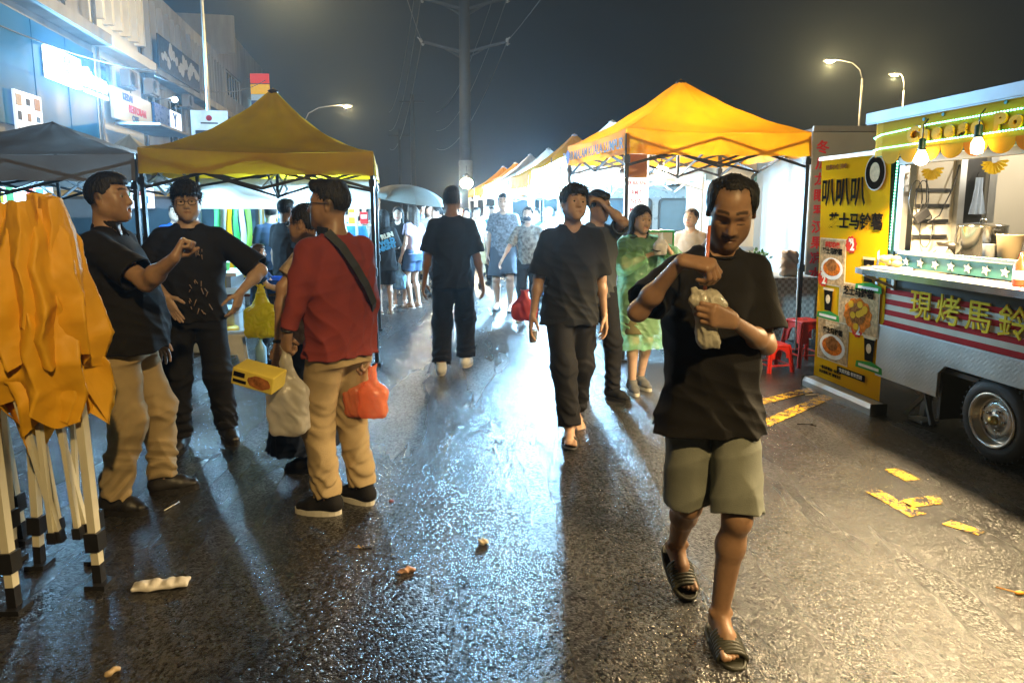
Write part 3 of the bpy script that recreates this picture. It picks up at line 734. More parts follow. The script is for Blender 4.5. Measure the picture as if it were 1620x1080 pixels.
def plate():
    m = mat('tread_plate', (.46, .45, .41), .42, metal=.25, var=.22, scale=3)
    nt = m.node_tree; L = nt.links; p = nt.nodes['Principled BSDF']; tc = _n(nt, 'ShaderNodeTexCoord')
    mp = _n(nt, 'ShaderNodeMapping'); mp.inputs['Rotation'].default_value = (0, R(45), 0); mp.inputs['Scale'].default_value = (26, 26, 26); L.new(tc.outputs['Object'], mp.inputs[0])
    ck = _n(nt, 'ShaderNodeTexChecker'); ck.inputs['Scale'].default_value = 1.0; L.new(mp.outputs[0], ck.inputs['Vector'])
    w1 = _n(nt, 'ShaderNodeTexWave', wave_type='BANDS', bands_direction='X'); w1.inputs['Scale'].default_value = .5; L.new(mp.outputs[0], w1.inputs['Vector'])
    w2 = _n(nt, 'ShaderNodeTexWave', wave_type='BANDS', bands_direction='Z'); w2.inputs['Scale'].default_value = .5; L.new(mp.outputs[0], w2.inputs['Vector'])
    mx = _n(nt, 'ShaderNodeMix', data_type='FLOAT'); L.new(ck.outputs['Fac'], mx.inputs[0]); L.new(w1.outputs['Fac'], mx.inputs[2]); L.new(w2.outputs['Fac'], mx.inputs[3])
    bn = _n(nt, 'ShaderNodeBump'); bn.inputs['Strength'].default_value = .22; bn.inputs['Distance'].default_value = .003; L.new(mx.outputs[0], bn.inputs['Height']); L.new(bn.outputs[0], p.inputs['Normal'])
    return m
PLATE = plate()
LEN = 3.5
b = MB(); b.prism([(.06, .30), (.70, .30), (.70, .47), (.76, .53), (1.55, .53), (1.62, .47), (1.62, .30), (LEN, .30), (LEN, .69), (.06, .69)], -.012, .012); b.build('side_skirt', PLATE, TR)
b = MB(); b.box((.045, .95, .5), (.03, 1.86, .40)); b.box((LEN + .02, .95, .5), (.03, 1.86, .4)); b.box((LEN / 2, 1.9, .5), (LEN, .03, .4)); b.box((LEN / 2, .95, .72), (LEN, 1.86, .04)); b.build('chassis', BLACKM, TR)
b = MB(); b.box((1.16, .40, .48), (.94, .70, .03)); b.box((.66, .40, .30), (.03, .70, .34)); b.box((1.66, .40, .30), (.03, .70, .34)); b.box((1.16, .77, .3), (1.0, .03, .4)); b.build('wheel_well', BLACKM, TR)
b = MB(); b.box((LEN / 2 + .03, .0, .695), (LEN - .06, .03, .012)); b.build('trim_strip', ALUM, TR)
for k in range(7):
    b = MB(); b.box((LEN / 2 + .03, .002, .703 + .0405 * k + .02), (LEN - .06, .02, .0402)); b.build('stripe', RED if k % 2 == 0 else WST, TR)
b = MB(); b.box((LEN / 2 + .03, .0, 1.045), (LEN - .06, .022, .12)); b.build('upper_panel', mat('slate_panel', (.04, .05, .05), .5, spec=.1), TR)
for i, ch in enumerate('現烤馬鈴薯'):
    text('letter', ch, .215, GOLD, TR, (.50 + .255 * i, -.022, .895), (R(90), 0, 0), .005, .0012)
# wheel
wh = bpy.data.objects.new('wheel', None); COL.objects.link(wh); wh.parent = TR; wh.location = (1.14, .10, .27)
RUB = mat('tyre_rubber', (.018, .018, .018), .7, bump=.4, bscale=40); RIM = mat('silver_rim', (.55, .53, .48), .32, metal=.9, var=.15, scale=12)
b = MB(); b.lathe([(.165, -.07), (.19, -.085), (.235, -.08), (.262, -.055), (.268, 0), (.262, .055), (.235, .08), (.19, .085), (.165, .07)], n=40, axis=(0, 1, 0), close=False)
for k in range(40):
    a = 2 * math.pi * k / 40; b.box((.267 * math.cos(a), 0, .267 * math.sin(a)), (.012, .12, .012), (0, -a + .5, 0))
b.build('tyre', RUB, wh)
b = MB(); b.lathe([(.172, -.075), (.176, -.088), (.166, -.092), (.150, -.078), (.146, -.040), (.128, -.030), (.118, -.046), (.085, -.052), (.060, -.040), (.050, -.058), (.03, -.062), (.001, -.062)], n=40, axis=(0, 1, 0), close=False); rim = b.build('rim', RIM, wh)
for k in range(8):
    a = 2 * math.pi * k / 8 + .2; h = MB(); h.lathe([(.015, -.0505), (.013, -.048), (.001, -.046)], (.103 * math.cos(a), 0, .103 * math.sin(a)), 10, axis=(0, 1, 0), close=False)
    h.build('rim_hole', BLACKM, rim)
for k in range(5):
    a = 2 * math.pi * k / 5; h = MB(); h.lathe([(.010, -.070), (.010, -.05)], (.062 * math.cos(a), 0, .062 * math.sin(a)), 6, axis=(0, 1, 0)); h.build('wheel_nut', STEELP, rim)
b = MB(); b.lathe([(.030, -.05), (.028, -.085), (.018, -.098), (.001, -.10)], n=16, axis=(0, 1, 0)); b.build('hub_cap', mat('brass', (.5, .36, .12), .3, metal=.9), rim)
# jockey stand
b = MB(); b.bar((.35, .25, .45), (.35, .2, .05), .05); b.bar((.35, .2, .22), (.22, .15, .03), .03); b.bar((.35, .2, .22), (.50, .15, .03), .03); b.box((.35, .2, .02), (.14, .14, .02)); b.build('stabiliser_leg', GREYM, TR)
# counter and star rail
b = MB(); b.prism([(.02, -.02), (.05, -.17), (.15, -.29), (.30, -.335), (LEN, -.34), (LEN, -.012)], 1.115, 1.145, axes='xy'); b.build('counter', mat('glossy_counter', (.72, .70, .64), .12, var=.05), TR)
b = MB(); b.prism([(.012, -.02), (.043, -.174), (.145, -.297), (.298, -.343), (LEN, -.348), (LEN, -.341), (.30, -.3355), (.151, -.291), (.051, -.17), (.019, -.02)], 1.108, 1.150, axes='xy'); b.build('counter_edge', STEELP, TR)
for u in (.20, 1.6, 3.0):
    b = MB(); b.bar((u, -.016, .98), (u, -.016, 1.114), .022, .03); b.bar((u, -.02, 1.0), (u, -.26, 1.098), .018, .02); b.build('counter_bracket', CREAM, TR)
b = MB(); b.box((LEN / 2 + .1, .004, 1.205), (LEN - .2, .016, .10)); b.build('star_rail', mat('rail_green', (.02, .10, .09), .4), TR)
def star_poly(r): return [((r if i % 2 == 0 else r * .42) * math.sin(math.pi * i / 5), (r if i % 2 == 0 else r * .42) * math.cos(math.pi * i / 5)) for i in range(10)]
sme = None
for k in range(22):
    if sme is None: q = MB(); q.prism(star_poly(.034), -.006, 0); sme = q.mesh('star', mat('star_cream', (.75, .70, .58), .5))
    link('star', sme, TR, (.30 + .143 * k, -.006, 1.20), (0, (k * 37 % 11) * .04, 0))
b = MB(); b.box((LEN / 2 + .1, .0, 1.262), (LEN - .2, .05, .022)); b.build('sill', CREAM, TR)
# posts, header, roof
b = MB(); b.box((.09, .0, 1.5), (.15, .03, .92)); b.build('corner_panel', GRN, TR)
b = MB(); b.box((.215, -.006, 1.58), (.05, .05, .62)); b.box((.012, -.004, 1.6), (.022, .04, 1.2)); b.build('corner_post', ALUM, TR)
b = MB(); b.box((LEN / 2 + .1, -.004, 1.92), (LEN - .15, .06, .05)); b.build('lintel', CREAM, TR)
FP = [(-.06, -.02), (-.04, -.06), (.0, -.105), (.06, -.135), (.14, -.15), (.5, -.15), (1.5, -.15), (2.5, -.15), (LEN, -.15)]
b = MB(); b.grid(lambda u, v: (FP[round(u * 8)][0], FP[round(u * 8)][1], 1.96 + .24 * v), 8, 3, smooth=False)
b.build('fascia', YELP, TR)
awn = [mat('awning_yellow', (.72, .40, .02), .7, spec=.03, transl=.2), mat('awning_orange', (.75, .27, .02), .7, spec=.03, transl=.2)]
for k in range(17):
    u0 = .16 + .19 * k; poly = [(0, .05), (.188, .05)] + [(.094 + .094 * math.cos(a), .035 - .075 * math.sin(a)) for a in [math.pi * i / 10 for i in range(11)]]
    q = MB(); q.prism(poly, -.004, .0); q.build('scallop', awn[0 if k < 2 or k % 2 else 1], TR, (u0, -.154, 1.935), (R(3), 0, 0))
b = MB(); b.box((LEN / 2 - .02, -.02, 1.965), (LEN - .10, .2, .012)); b.build('awning_soffit', mat('mint_panel', (.25, .55, .42), .5), TR)
b = MB(); b.box((LEN / 2 + .02, .88, 2.245), (LEN + .06, 2.1, .06), bev=.008); b.box((LEN / 2 + .02, -.175, 2.24), (LEN + .06, .03, .075)); b.box((LEN / 2 + .02, -.17, 2.20), (LEN + .06, .02, .012)); b.build('roof', mat('roof_aluminium', (.30, .32, .35), .45, metal=.5, var=.1), TR)
b = MB(); b.box((-.045, -.03, 2.18), (.035, .05, .16)); b.build('roof_bracket', ALUM, TR)
PUF = mat('puffy_letter', (.80, .48, .01), .6, spec=.1)
for i, ch in enumerate('Cheese Potato'):
    if ch == ' ': continue
    text('letter_outline', ch, .135, mat('letter_brown', (.26, .12, .01), .5), TR, (.475 + .108 * i - (.045 if i > 6 else 0), -.1535, 2.070), (R(90), 0, 0), .002, .014, sx=1.12)
    text('letter', ch, .135, PUF, TR, (.475 + .108 * i - (.045 if i > 6 else 0), -.158, 2.072), (R(90), 0, 0), .012, .008, sx=1.12)
dot = mat('teal_spot', (.02, .3, .33), .5)
for u, z in ((.30, 2.175), (.47, 2.185), (.95, 2.19), (1.13, 2.195), (1.5, 2.18)):
    q = MB(); q.prism([(.012 * math.cos(a), .012 * math.sin(a)) for a in [i * .785 for i in range(8)]], -.003, 0); q.build('spot', dot, TR, (u + .25, -.152, z - .005))
# light strips: the strip and its many tiny lights
LEDG = emat('green_led', (.22, 1.0, .60), 11.0)
def strip(pts, every=.022, r=.0055):
    pts = [Vector(p) for p in pts]; c = MB(); c.tube(pts, .004, 5); so = c.build('light_strip', mat('strip_sleeve', (.4, .6, .5), .3, transl=.3), TR)
    q = MB(); 
    for a, b_ in zip(pts[:-1], pts[1:]):
        n = max(1, int((b_ - a).length / every))
        for i in range(n): q.sphere(a.lerp(b_, i / n) + Vector((0, -.006, 0)), r, 6)
    tag(q.build('light_dots', LEDG, so), kind='stuff')
strip([(-.05, -.05, 2.09), (.0, -.11, 2.10), (.14, -.156, 2.11), (.6, -.158, 2.128), (1.3, -.158, 2.132), (3.4, -.158, 2.13)])
strip([(-.05, -.05, 2.005), (.0, -.11, 2.01), (.14, -.156, 2.012), (1.3, -.158, 2.022), (3.4, -.158, 2.02)])
strip([(.155, -.022, 1.92), (.145, -.022, 1.6), (.14, -.022, 1.26)])
strip([(.25, -.02, 1.276), (1.2, -.03, 1.278), (3.3, -.03, 1.278)], .05, .004)
# interior
b = MB(); b.box((.27, .80, 1.5), (.02, 1.5, 1.5)); eo = b.build('end_wall', CREAM, TR)
for z in (1.38, 1.49, 1.60, 1.71):
    q = MB(); q.box((.288, .17, z), (.012, .27, .026)); q.build('wall_slot', BLACKM, eo)
b = MB(); b.box((LEN / 2, 1.72, 1.5), (LEN - .1, .03, 1.5)); b.build('back_wall', mat('back_panel', (.30, .27, .20), .5), TR)
b = MB(); b.box((LEN / 2, .9, 2.205), (LEN - .1, 1.6, .02)); b.build('ceiling_panel', CREAM, TR)
b = MB(); b.box((LEN / 2 + .1, .40, 1.235), (LEN - .5, .70, .03)); b.build('worktop', STEELP, TR)
b = MB(); b.box((.30, .37, 1.55), (.05, .05, 1.3)); b.box((.30, .61, 1.55), (.05, .06, 1.3)); b.build('door_frame', ALUM, TR)
b = MB(); b.box((.30, .475, 1.5), (.02, .16, 1.3)); b.build('doorway_panel', BLACKM, TR)
b = MB(); b.box((.9, 1.69, 1.45), (.7, .02, .5)); b.box((2.2, 1.69, 1.5), (.8, .02, .6)); b.build('hatch', mat('hatch_grey', (.16, .18, .15), .5), TR)
# things on and in the trailer
def on_trailer(name, label, cat, u, y, z, rz=0, group=None): return thing(name, label, cat, tuple(tpt(u, y, z)), TRZ + rz, group)
o = on_trailer('stock_pot', 'large steel stock pot with lid on the trailer worktop', 'pot', .66, .26, 1.25)
b = MB(); b.lathe([(.138, 0), (.145, .01), (.145, .21), (.150, .215), (.142, .217), (.138, .21), (.136, .02)], n=32, close=False); b.lathe([(.001, .012), (.137, .012)], n=32, close=False); b.build('body', STEELP, o)
b = MB(); b.lathe([(.149, .217), (.146, .223), (.07, .236), (.001, .239)], n=32, close=False); lo = b.build('lid', STEELP, o)
b = MB(); b.tube([(-.025, 0, .236), (-.02, 0, .262), (.02, 0, .262), (.025, 0, .236)], .006, 6); b.build('lid_knob', STEELP, lo)
for sx in (-1, 1):
    b = MB(); b.tube([(sx * .143, -.04, .16), (sx * .172, -.035, .165), (sx * .172, .035, .165), (sx * .143, .04, .16)], .006, 6); b.build('handle', STEELP, o)
o = on_trailer('wok', 'dark round pan beside the stock pot in the trailer', 'pan', .40, .30, 1.25); b = MB(); b.lathe([(.05, 0), (.10, .03), (.13, .09), (.125, .09), (.09, .03), (.001, .012)], n=24, close=False); b.build('bowl', mat('dark_pan', (.05, .045, .04), .35, metal=.6), o); b = MB(); b.tube([(.12, 0, .085), (.26, .05, .13)], .012, 8); b.build('handle', BLACKM, o)
o = on_trailer('cylinder_cup', 'ribbed paper cup stack at the right of the stock pot', 'cup', .93, .22, 1.25); b = MB(); b.lathe([(.055, 0), (.075, .16), (.079, .165), (.07, .165)], n=24); b.build('cup', mat('ribbed_card', (.55, .42, .24), .6), o); b = MB(); b.lathe([(.03, 0), (.04, .10), (.042, .102)], (-.10, -.05, 0), 18); b.build('small_cup', WHITEP, o)
o = on_trailer('apron', 'pale apron hanging inside the trailer doorway', 'apron', .33, .475, 1.80); b = MB(); b.grid(lambda u, v: (.02 + .012 * math.sin(u * 17 + v * 3), (u - .5) * (.06 + .07 * v), -.26 * v), 12, 8); b.build('cloth', mat('pale_blue_cloth', (.45, .55, .7), .8, transl=.2), o); b = MB(); b.tube([(.01, 0, .04), (.02, -.02, 0)], .004, 5); b.build('strap', BLACKM, o)
for (u, y, z, s_, lb) in ((.40, .06, 1.86, .8, 'yellow paper fan hung by the trailer bulb'), (.86, .12, 1.88, .8, 'yellow frilled decoration under the trailer awning')):
    o = on_trailer('decoration', lb, 'decoration', u, y, z); b = MB(); b.grid(lambda a, v: ((.03 + .075 * v) * s_ * math.cos(math.pi * (1 + a)) * 1.2, .012 * math.sin(a * 60), (.02 + .085 * v) * s_ * math.sin(math.pi * (1 + a))), 40, 4); b.build('paper', mat('yellow_paper', (.75, .52, .02), .6, transl=.3), o)
def adapter():
    o = on_trailer('power_adapter', 'black power adapter with looped cables on the trailer end wall', 'adapter', .30, .07, 1.53); b = MB(); b.box((.02, 0, 0), (.03, .12, .07), (R(35), 0, 0), bev=.008); b.build('box', BLACKM, o)
    for k in range(3):
        b = MB(); b.tube([Vector((.012, -.05 + .05 * k + .05 * math.cos(a), .13 * math.sin(a) + (.12 if k < 2 else -.10))) for a in [2 * math.pi * i / 14 for i in range(15)]], .004, 5); b.build('cable', BLACKM, o)
    b = MB(); b.tube([(.012, .27, .36), (.03, .22, .2), (.02, .14, .0), (.02, .05, -.05)], .005, 5); b.tube([(.012, .02, .30), (.02, .03, .1), (.02, .0, .02)], .005, 5, 0); b.build('cable', BLACKM, o)
adapter()
o = on_trailer('food_tray', 'tray of wrapped food at the left end of the counter', 'tray', .36, -.16, 1.147); b = MB(); b.box((0, 0, .012), (.22, .16, .02), bev=.004); b.build('tray', WHITEP, o)
rs = random.Random(3)
for k in range(9):
    b = MB(); b.sphere((rs.uniform(-.07, .07), rs.uniform(-.05, .05), .045 + .03 * (k // 5)), rs.uniform(.026, .04), 8, sc=(1.2, 1, .8)); b.build('bun', mat('bun_yellow', (.70, .50, .16), .55), o)
o = on_trailer('napkin_pile', 'heap of white napkins behind the star rail', 'napkins', .50, .10, 1.262); b = MB()
for k in range(6): b.box((0, 0, .006 + .009 * k), (.12 - .012 * k, .09, .008), (0, 0, .2 * k))
b.build('napkin', WHITEP, o)
o = on_trailer('sauce_bottle', 'red sauce bottle standing on the counter at the frame edge', 'bottle', 1.42, -.16, 1.147); b = MB(); b.lathe([(.032, 0), (.035, .01), (.035, .12), (.014, .155), (.008, .19), (.001, .192)], n=18); b.build('bottle', mat('sauce_red', (.65, .06, .02), .3), o); b = MB(); b.lathe([(.0355, .04), (.0355, .09)], n=18, close=False); b.build('label', WHITEP, o)
# bulbs under the awning
WARM = (1.0, .74, .40)
for i, (u, zb, big) in enumerate(((.64, 1.925, 1), (1.10, 1.96, 0), (1.75, 1.92, 1), (2.6, 1.92, 1))):  # last two assumed, out of frame, added for warm light from the right
    o = on_trailer('hanging_lamp', ['hanging lamp with a bright wide bulb over the counter', 'hanging clear bulb lamp under the awning letters', 'assumed hanging bulb lamp past the frame edge', 'assumed hanging bulb lamp at the trailer far end'][i], 'lamp', u, -.22, 0, group='hanging lamps along the awning')
    b = MB(); b.tube([(0, .03, 2.16), (0, 0, 2.12), (0, 0, zb + .10)], .004, 6); b.build('cord', BLACKM, o)
    b = MB(); b.lathe([(.014, zb + .11), (.022, zb + .10), (.022, zb + .05), (.028, zb + .035)], n=14); b.build('socket', GRN, o)
    b = MB(); b.lathe([(.016, zb + .04), (.035, zb + .0), (.045 if big else .034, zb - .03), (.03, zb - .055), (.001, zb - .065)], n=16, close=False); b.build('bulb', emat('trailer_bulb' if big else 'filament_bulb', WARM, 45 if big else 16), o)
    lamp('bulb_light', 'SPOT', (0, -.03, zb - .07), 300 if big else 150, WARM, o, .045, rot=(R(-8), 0, 0), spot=R(142), blend=.25)

o = on_trailer('assumed_ceiling_lamp', 'assumed tube lamp on the ceiling inside the food trailer', 'lamp', 1.0, .75, 2.17); b = MB(); b.box((0, 0, .012), (.9, .06, .03)); b.build('housing', WHITEP, o); b = MB(); b.tube([(-.42, 0, -.012), (.42, 0, -.012)], .012, 8); b.build('tube', emat('assumed_trailer_tube', (1, .93, .78), 18), o)  # tube lamp not seen, assumed here to brighten the trailer interior
lamp('assumed_trailer_tube_light', 'POINT', (0, 0, -.06), 34, (1, .90, .72), o, .05)
# ---------------------------------------------------------------- vehicles and stalls on the right
GLASS = mat('vehicle_glass', (.05, .08, .10), .06, var=.1, spec=.8)
VAN_W = mat('van_cream', (.66, .62, .54), .38, var=.05, scale=2, coat=.3)
o = thing('box_truck', 'grey box truck body with red Chinese lettering down its edge', 'truck', (3.50, 8.15, 0), R(2))
b = MB(); b.box((1.6, 1.6, 1.55), (3.2, 3.2, 1.92), bev=.02); b.build('cargo_box', mat('grey_box_body', (.30, .33, .34), .5, var=.12, scale=2), o)
for z in (.62, 2.50):
    b = MB(); b.box((1.6, -.012, z), (3.2, .03, .06)); b.build('edge_rail', ALUM, o)
b = MB(); b.box((1.6, 1.6, .48), (3.0, 3.0, .2)); b.build('chassis', BLACKM, o)
for x in (.9, 2.4):
    b = MB(); b.lathe([(.36, -.11), (.40, -.06), (.40, .06), (.36, .11)], (x, .3, .40), 24, axis=(0, 1, 0)); b.build('wheel', RUB, o)
for i, ch in enumerate('冬瓜龙眼罗汉果凉水'): text('letter', ch, .155, MATS['red_print'], o, (.13, -.006, 2.28 - .185 * i), (R(90), 0, 0), .004, .004)
for i, ch in enumerate('菊花洛神酸梅水'): text('letter', ch, .150, MATS['blue_print'] if i not in (3,) else MATS['violet_print'], o, (.36, -.006, 2.08 - .20 * i), (R(90), 0, 0), .004, .004)
# white camper-style food truck behind the canopy
o = thing('food_truck', 'cream food truck with a rounded window behind the drinking man', 'food truck', (2.93, 9.75, 0), R(3))
b = MB(); b.box((2.0, 1.0, 1.72), (4.0, 2.0, 1.86), bev=.06); b.build('body', VAN_W, o)
b = MB(); b.box((2.0, -.012, 1.02), (3.9, .03, .05)); b.box((2.0, -.012, .88), (3.9, .03, .08)); b.box((2.0, -.01, 2.45), (3.9, .012, .012)); b.build('trim', ALUM, o)
b = MB(); b.box((2.0, 1.0, .60), (3.9, 1.9, .42)); b.build('skirt', DGREY, o)
for x in (.8, 3.1):
    b = MB(); b.lathe([(.30, -.10), (.34, -.05), (.34, .05), (.30, .10)], (x, .12, .34), 24, axis=(0, 1, 0)); b.build('wheel', RUB, o)
wf = MB()
def rrect(w_, h_, r_, n=5): return [(sx * (w_ / 2 - r_) + r_ * math.cos(a), sz * (h_ / 2 - r_) + r_ * math.sin(a)) for (sx, sz, a0) in ((1, 1, 0), (-1, 1, 90), (-1, -1, 180), (1, -1, 270)) for a in [R(a0 + 90 * i / n) for i in range(n + 1)]]
wf.prism(rrect(.50, .48, .09), -.02, .0); wo = wf.build('window', mat('rubber_seal', (.05, .06, .065), .4), o, (.68, -.001, 1.84))
b = MB(); b.prism(rrect(.43, .41, .07), -.027, -.021); b.build('pane', mat('teal_glass', (.10, .22, .26), .06, spec=.9), wo)
b = MB(); b.box((.62, -.02, 1.28), (.09, .03, .17), bev=.01); b.build('socket_box', GREYM, o)
# silver van further left behind
def van(label, loc, rz, body, L_=3.9, Hh=1.95, group=None):
    o = thing('parked_van', label, 'van', loc, rz, group)
    W2 = .82
    prof = [(-L_ / 2, .35), (L_ / 2, .35), (L_ / 2, .95), (L_ / 2 - .12, 1.15), (L_ / 2 - .55, Hh - .12), (L_ / 2 - .8, Hh), (-L_ / 2 + .12, Hh), (-L_ / 2, Hh - .15)]
    b = MB(); b.prism(prof, -W2, W2); me = b.mesh('body', body)
    bm = bmesh.new(); bm.from_mesh(me); bmesh.ops.bevel(bm, geom=bm.edges[:], offset=.06, segments=3, affect='EDGES', profile=.5); bm.to_mesh(me); bm.free(); me.polygons.foreach_set('use_smooth', [False] * len(me.polygons))
    link('body', me, o)
    for sy in (-1, 1):
        for (x0, x1) in ((-L_ / 2 + .25, -L_ / 2 + 1.15), (-L_ / 2 + 1.25, -L_ / 2 + 2.15), (-L_ / 2 + 2.25, L_ / 2 - .62)):
            f = MB(); f.prism([(x + (x0 + x1) / 2, z + 1.47) for x, z in rrect(x1 - x0, .56, .08)], sy * (W2 + .004), sy * (W2 + .016)); fo = f.build('window', BLACKM, o)
            g = MB(); g.prism([(x + (x0 + x1) / 2, z + 1.47) for x, z in rrect(x1 - x0 - .08, .48, .06)], sy * (W2 + .018), sy * (W2 + .022)); g.build('pane', GLASS, fo)
        for x in (-L_ / 2 + .75, L_ / 2 - .75):
            w_ = MB(); w_.lathe([(.24, -.09), (.30, -.07), (.31, 0), (.30, .07), (.24, .09)], (x, sy * (W2 - .06), .31), 22, axis=(0, 1, 0)); wo = w_.build('wheel', RUB, o)
            h = MB(); h.lathe([(.18, 0), (.14, .02), (.001, .03)], (x, sy * (W2 + .035), .31), 18, axis=(0, sy, 0)); h.build('rim', RIM, wo)
        s_ = MB(); s_.box((0, sy * (W2 + .003), .98), (L_ - .3, .02, .03)); s_.build('side_trim', DGREY, o)
        h = MB(); h.box((.35, sy * (W2 + .012), 1.08), (.16, .03, .03)); h.build('door_handle', DGREY, o)
        l = MB(); l.box((L_ / 2 + .0, sy * .6, .80), (.04, .26, .16), bev=.01); l.build('headlight', mat('lamp_glass', (.7, .7, .65), .1), o)
        l = MB(); l.box((-L_ / 2, sy * .68, 1.0), (.04, .12, .35), bev=.01); l.build('tail_light', RED, o)
    b = MB(); b.add([(L_ / 2 - .125, -.68, 1.18), (L_ / 2 - .125, .68, 1.18), (L_ / 2 - .525, .66, Hh - .16), (L_ / 2 - .525, -.66, Hh - .16)], [(0, 1, 2, 3)]); w_ = b.build('windscreen', GLASS, o); w_.location = (.02, 0, .02)
    b = MB(); b.box((L_ / 2 + .02, 0, .45), (.10, 1.6, .16), bev=.03); b.build('bumper', DGREY, o)
    return o
van('silver blue van parked behind the canopy on the right', (2.5, 12.1, 0), R(186), mat('silver_paint', (.42, .50, .56), .3, metal=.4, var=.05, coat=.5))
VY = mat('amber_paint', (.36, .20, .04), .3, var=.05, coat=.5)
van('amber van parked behind the left canopies', (-5.1, 10.6, 0), R(8), VY); van('cream van parked behind the folded canopy', (-8.6, 11.2, 0), R(14), VAN_W)
# white tarpaulin-wrapped counter at the bright canopy
o = thing('stall_counter', 'counter wrapped in white tarpaulin beside the canopy leg', 'counter', (1.55, 8.0, 0), R(11)); b = MB()
b.grid(lambda u, v: ((u - .5) * .9, -.86 - .012 * math.sin(u * 34) * v, 1.02 - .92 * v), 24, 6); b.grid(lambda u, v: (-.45 - .012 * math.sin(u * 41) * v, (u - .5) * 1.72, 1.02 - .92 * v), 30, 6); b.build('tarpaulin', mat('white_tarp', (.70, .73, .76), .45, transl=.3, var=.05), o)
b = MB(); b.box((0, 0, 1.035), (.94, 1.76, .03)); b.build('counter_top', WHITEP, o)
for x in (-.4, .4):
    for y in (-.8, .8):
        b = MB(); b.box((x, y, .51), (.03, .03, 1.02)); b.build('leg', GREYM, o)
o = thing('drink_box', 'white box with green edges behind the woman in the raincoat', 'box', (1.52, 7.35, 1.051), R(5)); b = MB(); b.box((0, 0, .15), (.36, .26, .30), bev=.01); b.build('box', WHITEP, o)
gm_ = mat('green_tape', (.03, .42, .08), .5)
b = MB()
for z in (.012, .292): b.box((0, -.131, z), (.362, .008, .022)); b.box((.181, 0, z), (.008, .262, .022))
for x in (-.172, .172): b.box((x, -.1315, .152), (.02, .008, .258))
b.build('edge_tape', gm_, o)
rs = random.Random(8)
for k in range(6):
    o = thing('bottle', ['green bottle', 'amber bottle', 'clear bottle', 'red capped bottle', 'tall brown bottle', 'small white bottle'][k] + ' standing on the white counter', 'bottle', (1.35 + .09 * k, 8.1 + .1 * (k % 3), 1.051), 0)
    b = MB(); b.lathe([(.03, 0), (.034, .01), (.034, .13 + .01 * k), (.013, .18 + .01 * k), (.013, .22 + .01 * k)], n=12); b.build('glass', mat('bottle_%d' % k, [(.05, .3, .08), (.5, .25, .03), (.6, .65, .65), (.5, .5, .5), (.2, .09, .03), (.7, .7, .7)][k], .15), o); b = MB(); b.lathe([(.0145, .205 + .01 * k), (.0145, .235 + .01 * k)], n=10); b.build('cap', RED if k == 3 else WHITEP, o)
# poster hanging at the bright canopy
o = thing('poster', 'hanging paper menu with red lettering at the bright canopy', 'poster', at(1007, 290, 7.35), R(6)); b = MB(); b.grid(lambda u, v: ((u - .5) * .26, .006 * math.sin(u * 5), .33 - .80 * v), 6, 6); b.build('paper', mat('poster_paper', (.72, .66, .60), .6, transl=.3), o)
b = MB(); b.box((0, -.012, .18), (.21, .003, .24)); b.build('photo_print', mat('orange_print', (.55, .25, .06), .5), o)
for i, (tx, z) in enumerate((('AIR BALANG', .0), ('RM 3', -.10), ('NEW', -.19), ('MENU', -.28), ('RM 5', -.36))): text('lettering', tx, .055 if i == 0 else .07, MATS['red_print'], o, (0, -.014, z), (R(90), 0, 0), .001, .001, sx=.75)
o = thing('poster', 'small paper price sheet pinned below the hanging menu', 'poster', at(1003, 352, 7.7), R(6)); b = MB(); b.grid(lambda u, v: ((u - .5) * .28, .004 * math.sin(u * 5), -.30 * v), 4, 4); b.build('paper', MATS['poster_paper'], o); text('lettering', 'RM 3.50\nRM 5.00', .06, MATS['red_print'], o, (0, -.01, -.14), (R(90), 0, 0), .001, .001)
# checked cloth table and plants in front of the cream truck
o = thing('stall_table', 'table under a checked cloth behind the drinking man', 'table', (3.05, 8.1, 0), R(4)); b = MB()
def checks():
    m = mat('checked_cloth', (.55, .5, .42), .8, transl=.15); nt = m.node_tree; p = nt.nodes['Principled BSDF']; c = _n(nt, 'ShaderNodeTexChecker'); c.inputs['Scale'].default_value = 26
    c.inputs[1].default_value = (.60, .55, .46, 1); c.inputs[2].default_value = (.30, .24, .18, 1); tc = _n(nt, 'ShaderNodeTexCoord'); nt.links.new(tc.outputs['Object'], c.inputs[0]); nt.links.new(c.outputs[0], p.inputs['Base Color']); return m
b.grid(lambda u, v: ((u - .5) * .9, -.35 - .015 * math.sin(u * 30) * v, .80 - .72 * v), 24, 6); b.grid(lambda u, v: (-.45 - .015 * math.sin(u * 30) * v, (u - .5) * .7, .80 - .72 * v), 20, 6); b.grid(lambda u, v: ((u - .5) * .9, (v - .5) * .7, .801), 2, 2); b.build('cloth', checks(), o)
for x in (-.4, .4):
    for y in (-.3, .3):
        b = MB(); b.box((x, y, .39), (.03, .03, .78)); b.build('leg', GREYM, o)
o = thing('herb_bunch', 'bunch of green leaves standing on the checked table', 'plant', (2.86, 7.95, .803)); rs = random.Random(2); LEAF = mat('leaf', (.05, .11, .02), .5, transl=.3)
b = MB(); b.lathe([(.07, 0), (.085, .12), (.08, .12), (.06, .01)], n=16); b.build('pot', CREAM, o); q = MB()
for k in range(70):
    d = Vector((rs.uniform(-1, 1), rs.uniform(-1, 1), rs.uniform(.2, 1.4))).normalized(); c = Vector((0, 0, .12)) + d * rs.uniform(.06, .2); s_ = d.cross(Vector((rs.random(), rs.random(), .3))).normalized() * .016
    q.add([c - d * .03, c + s_, c + d * .03, c - s_], [(0, 1, 2, 3)])
tag(q.build('leaves', LEAF, o), kind='stuff')
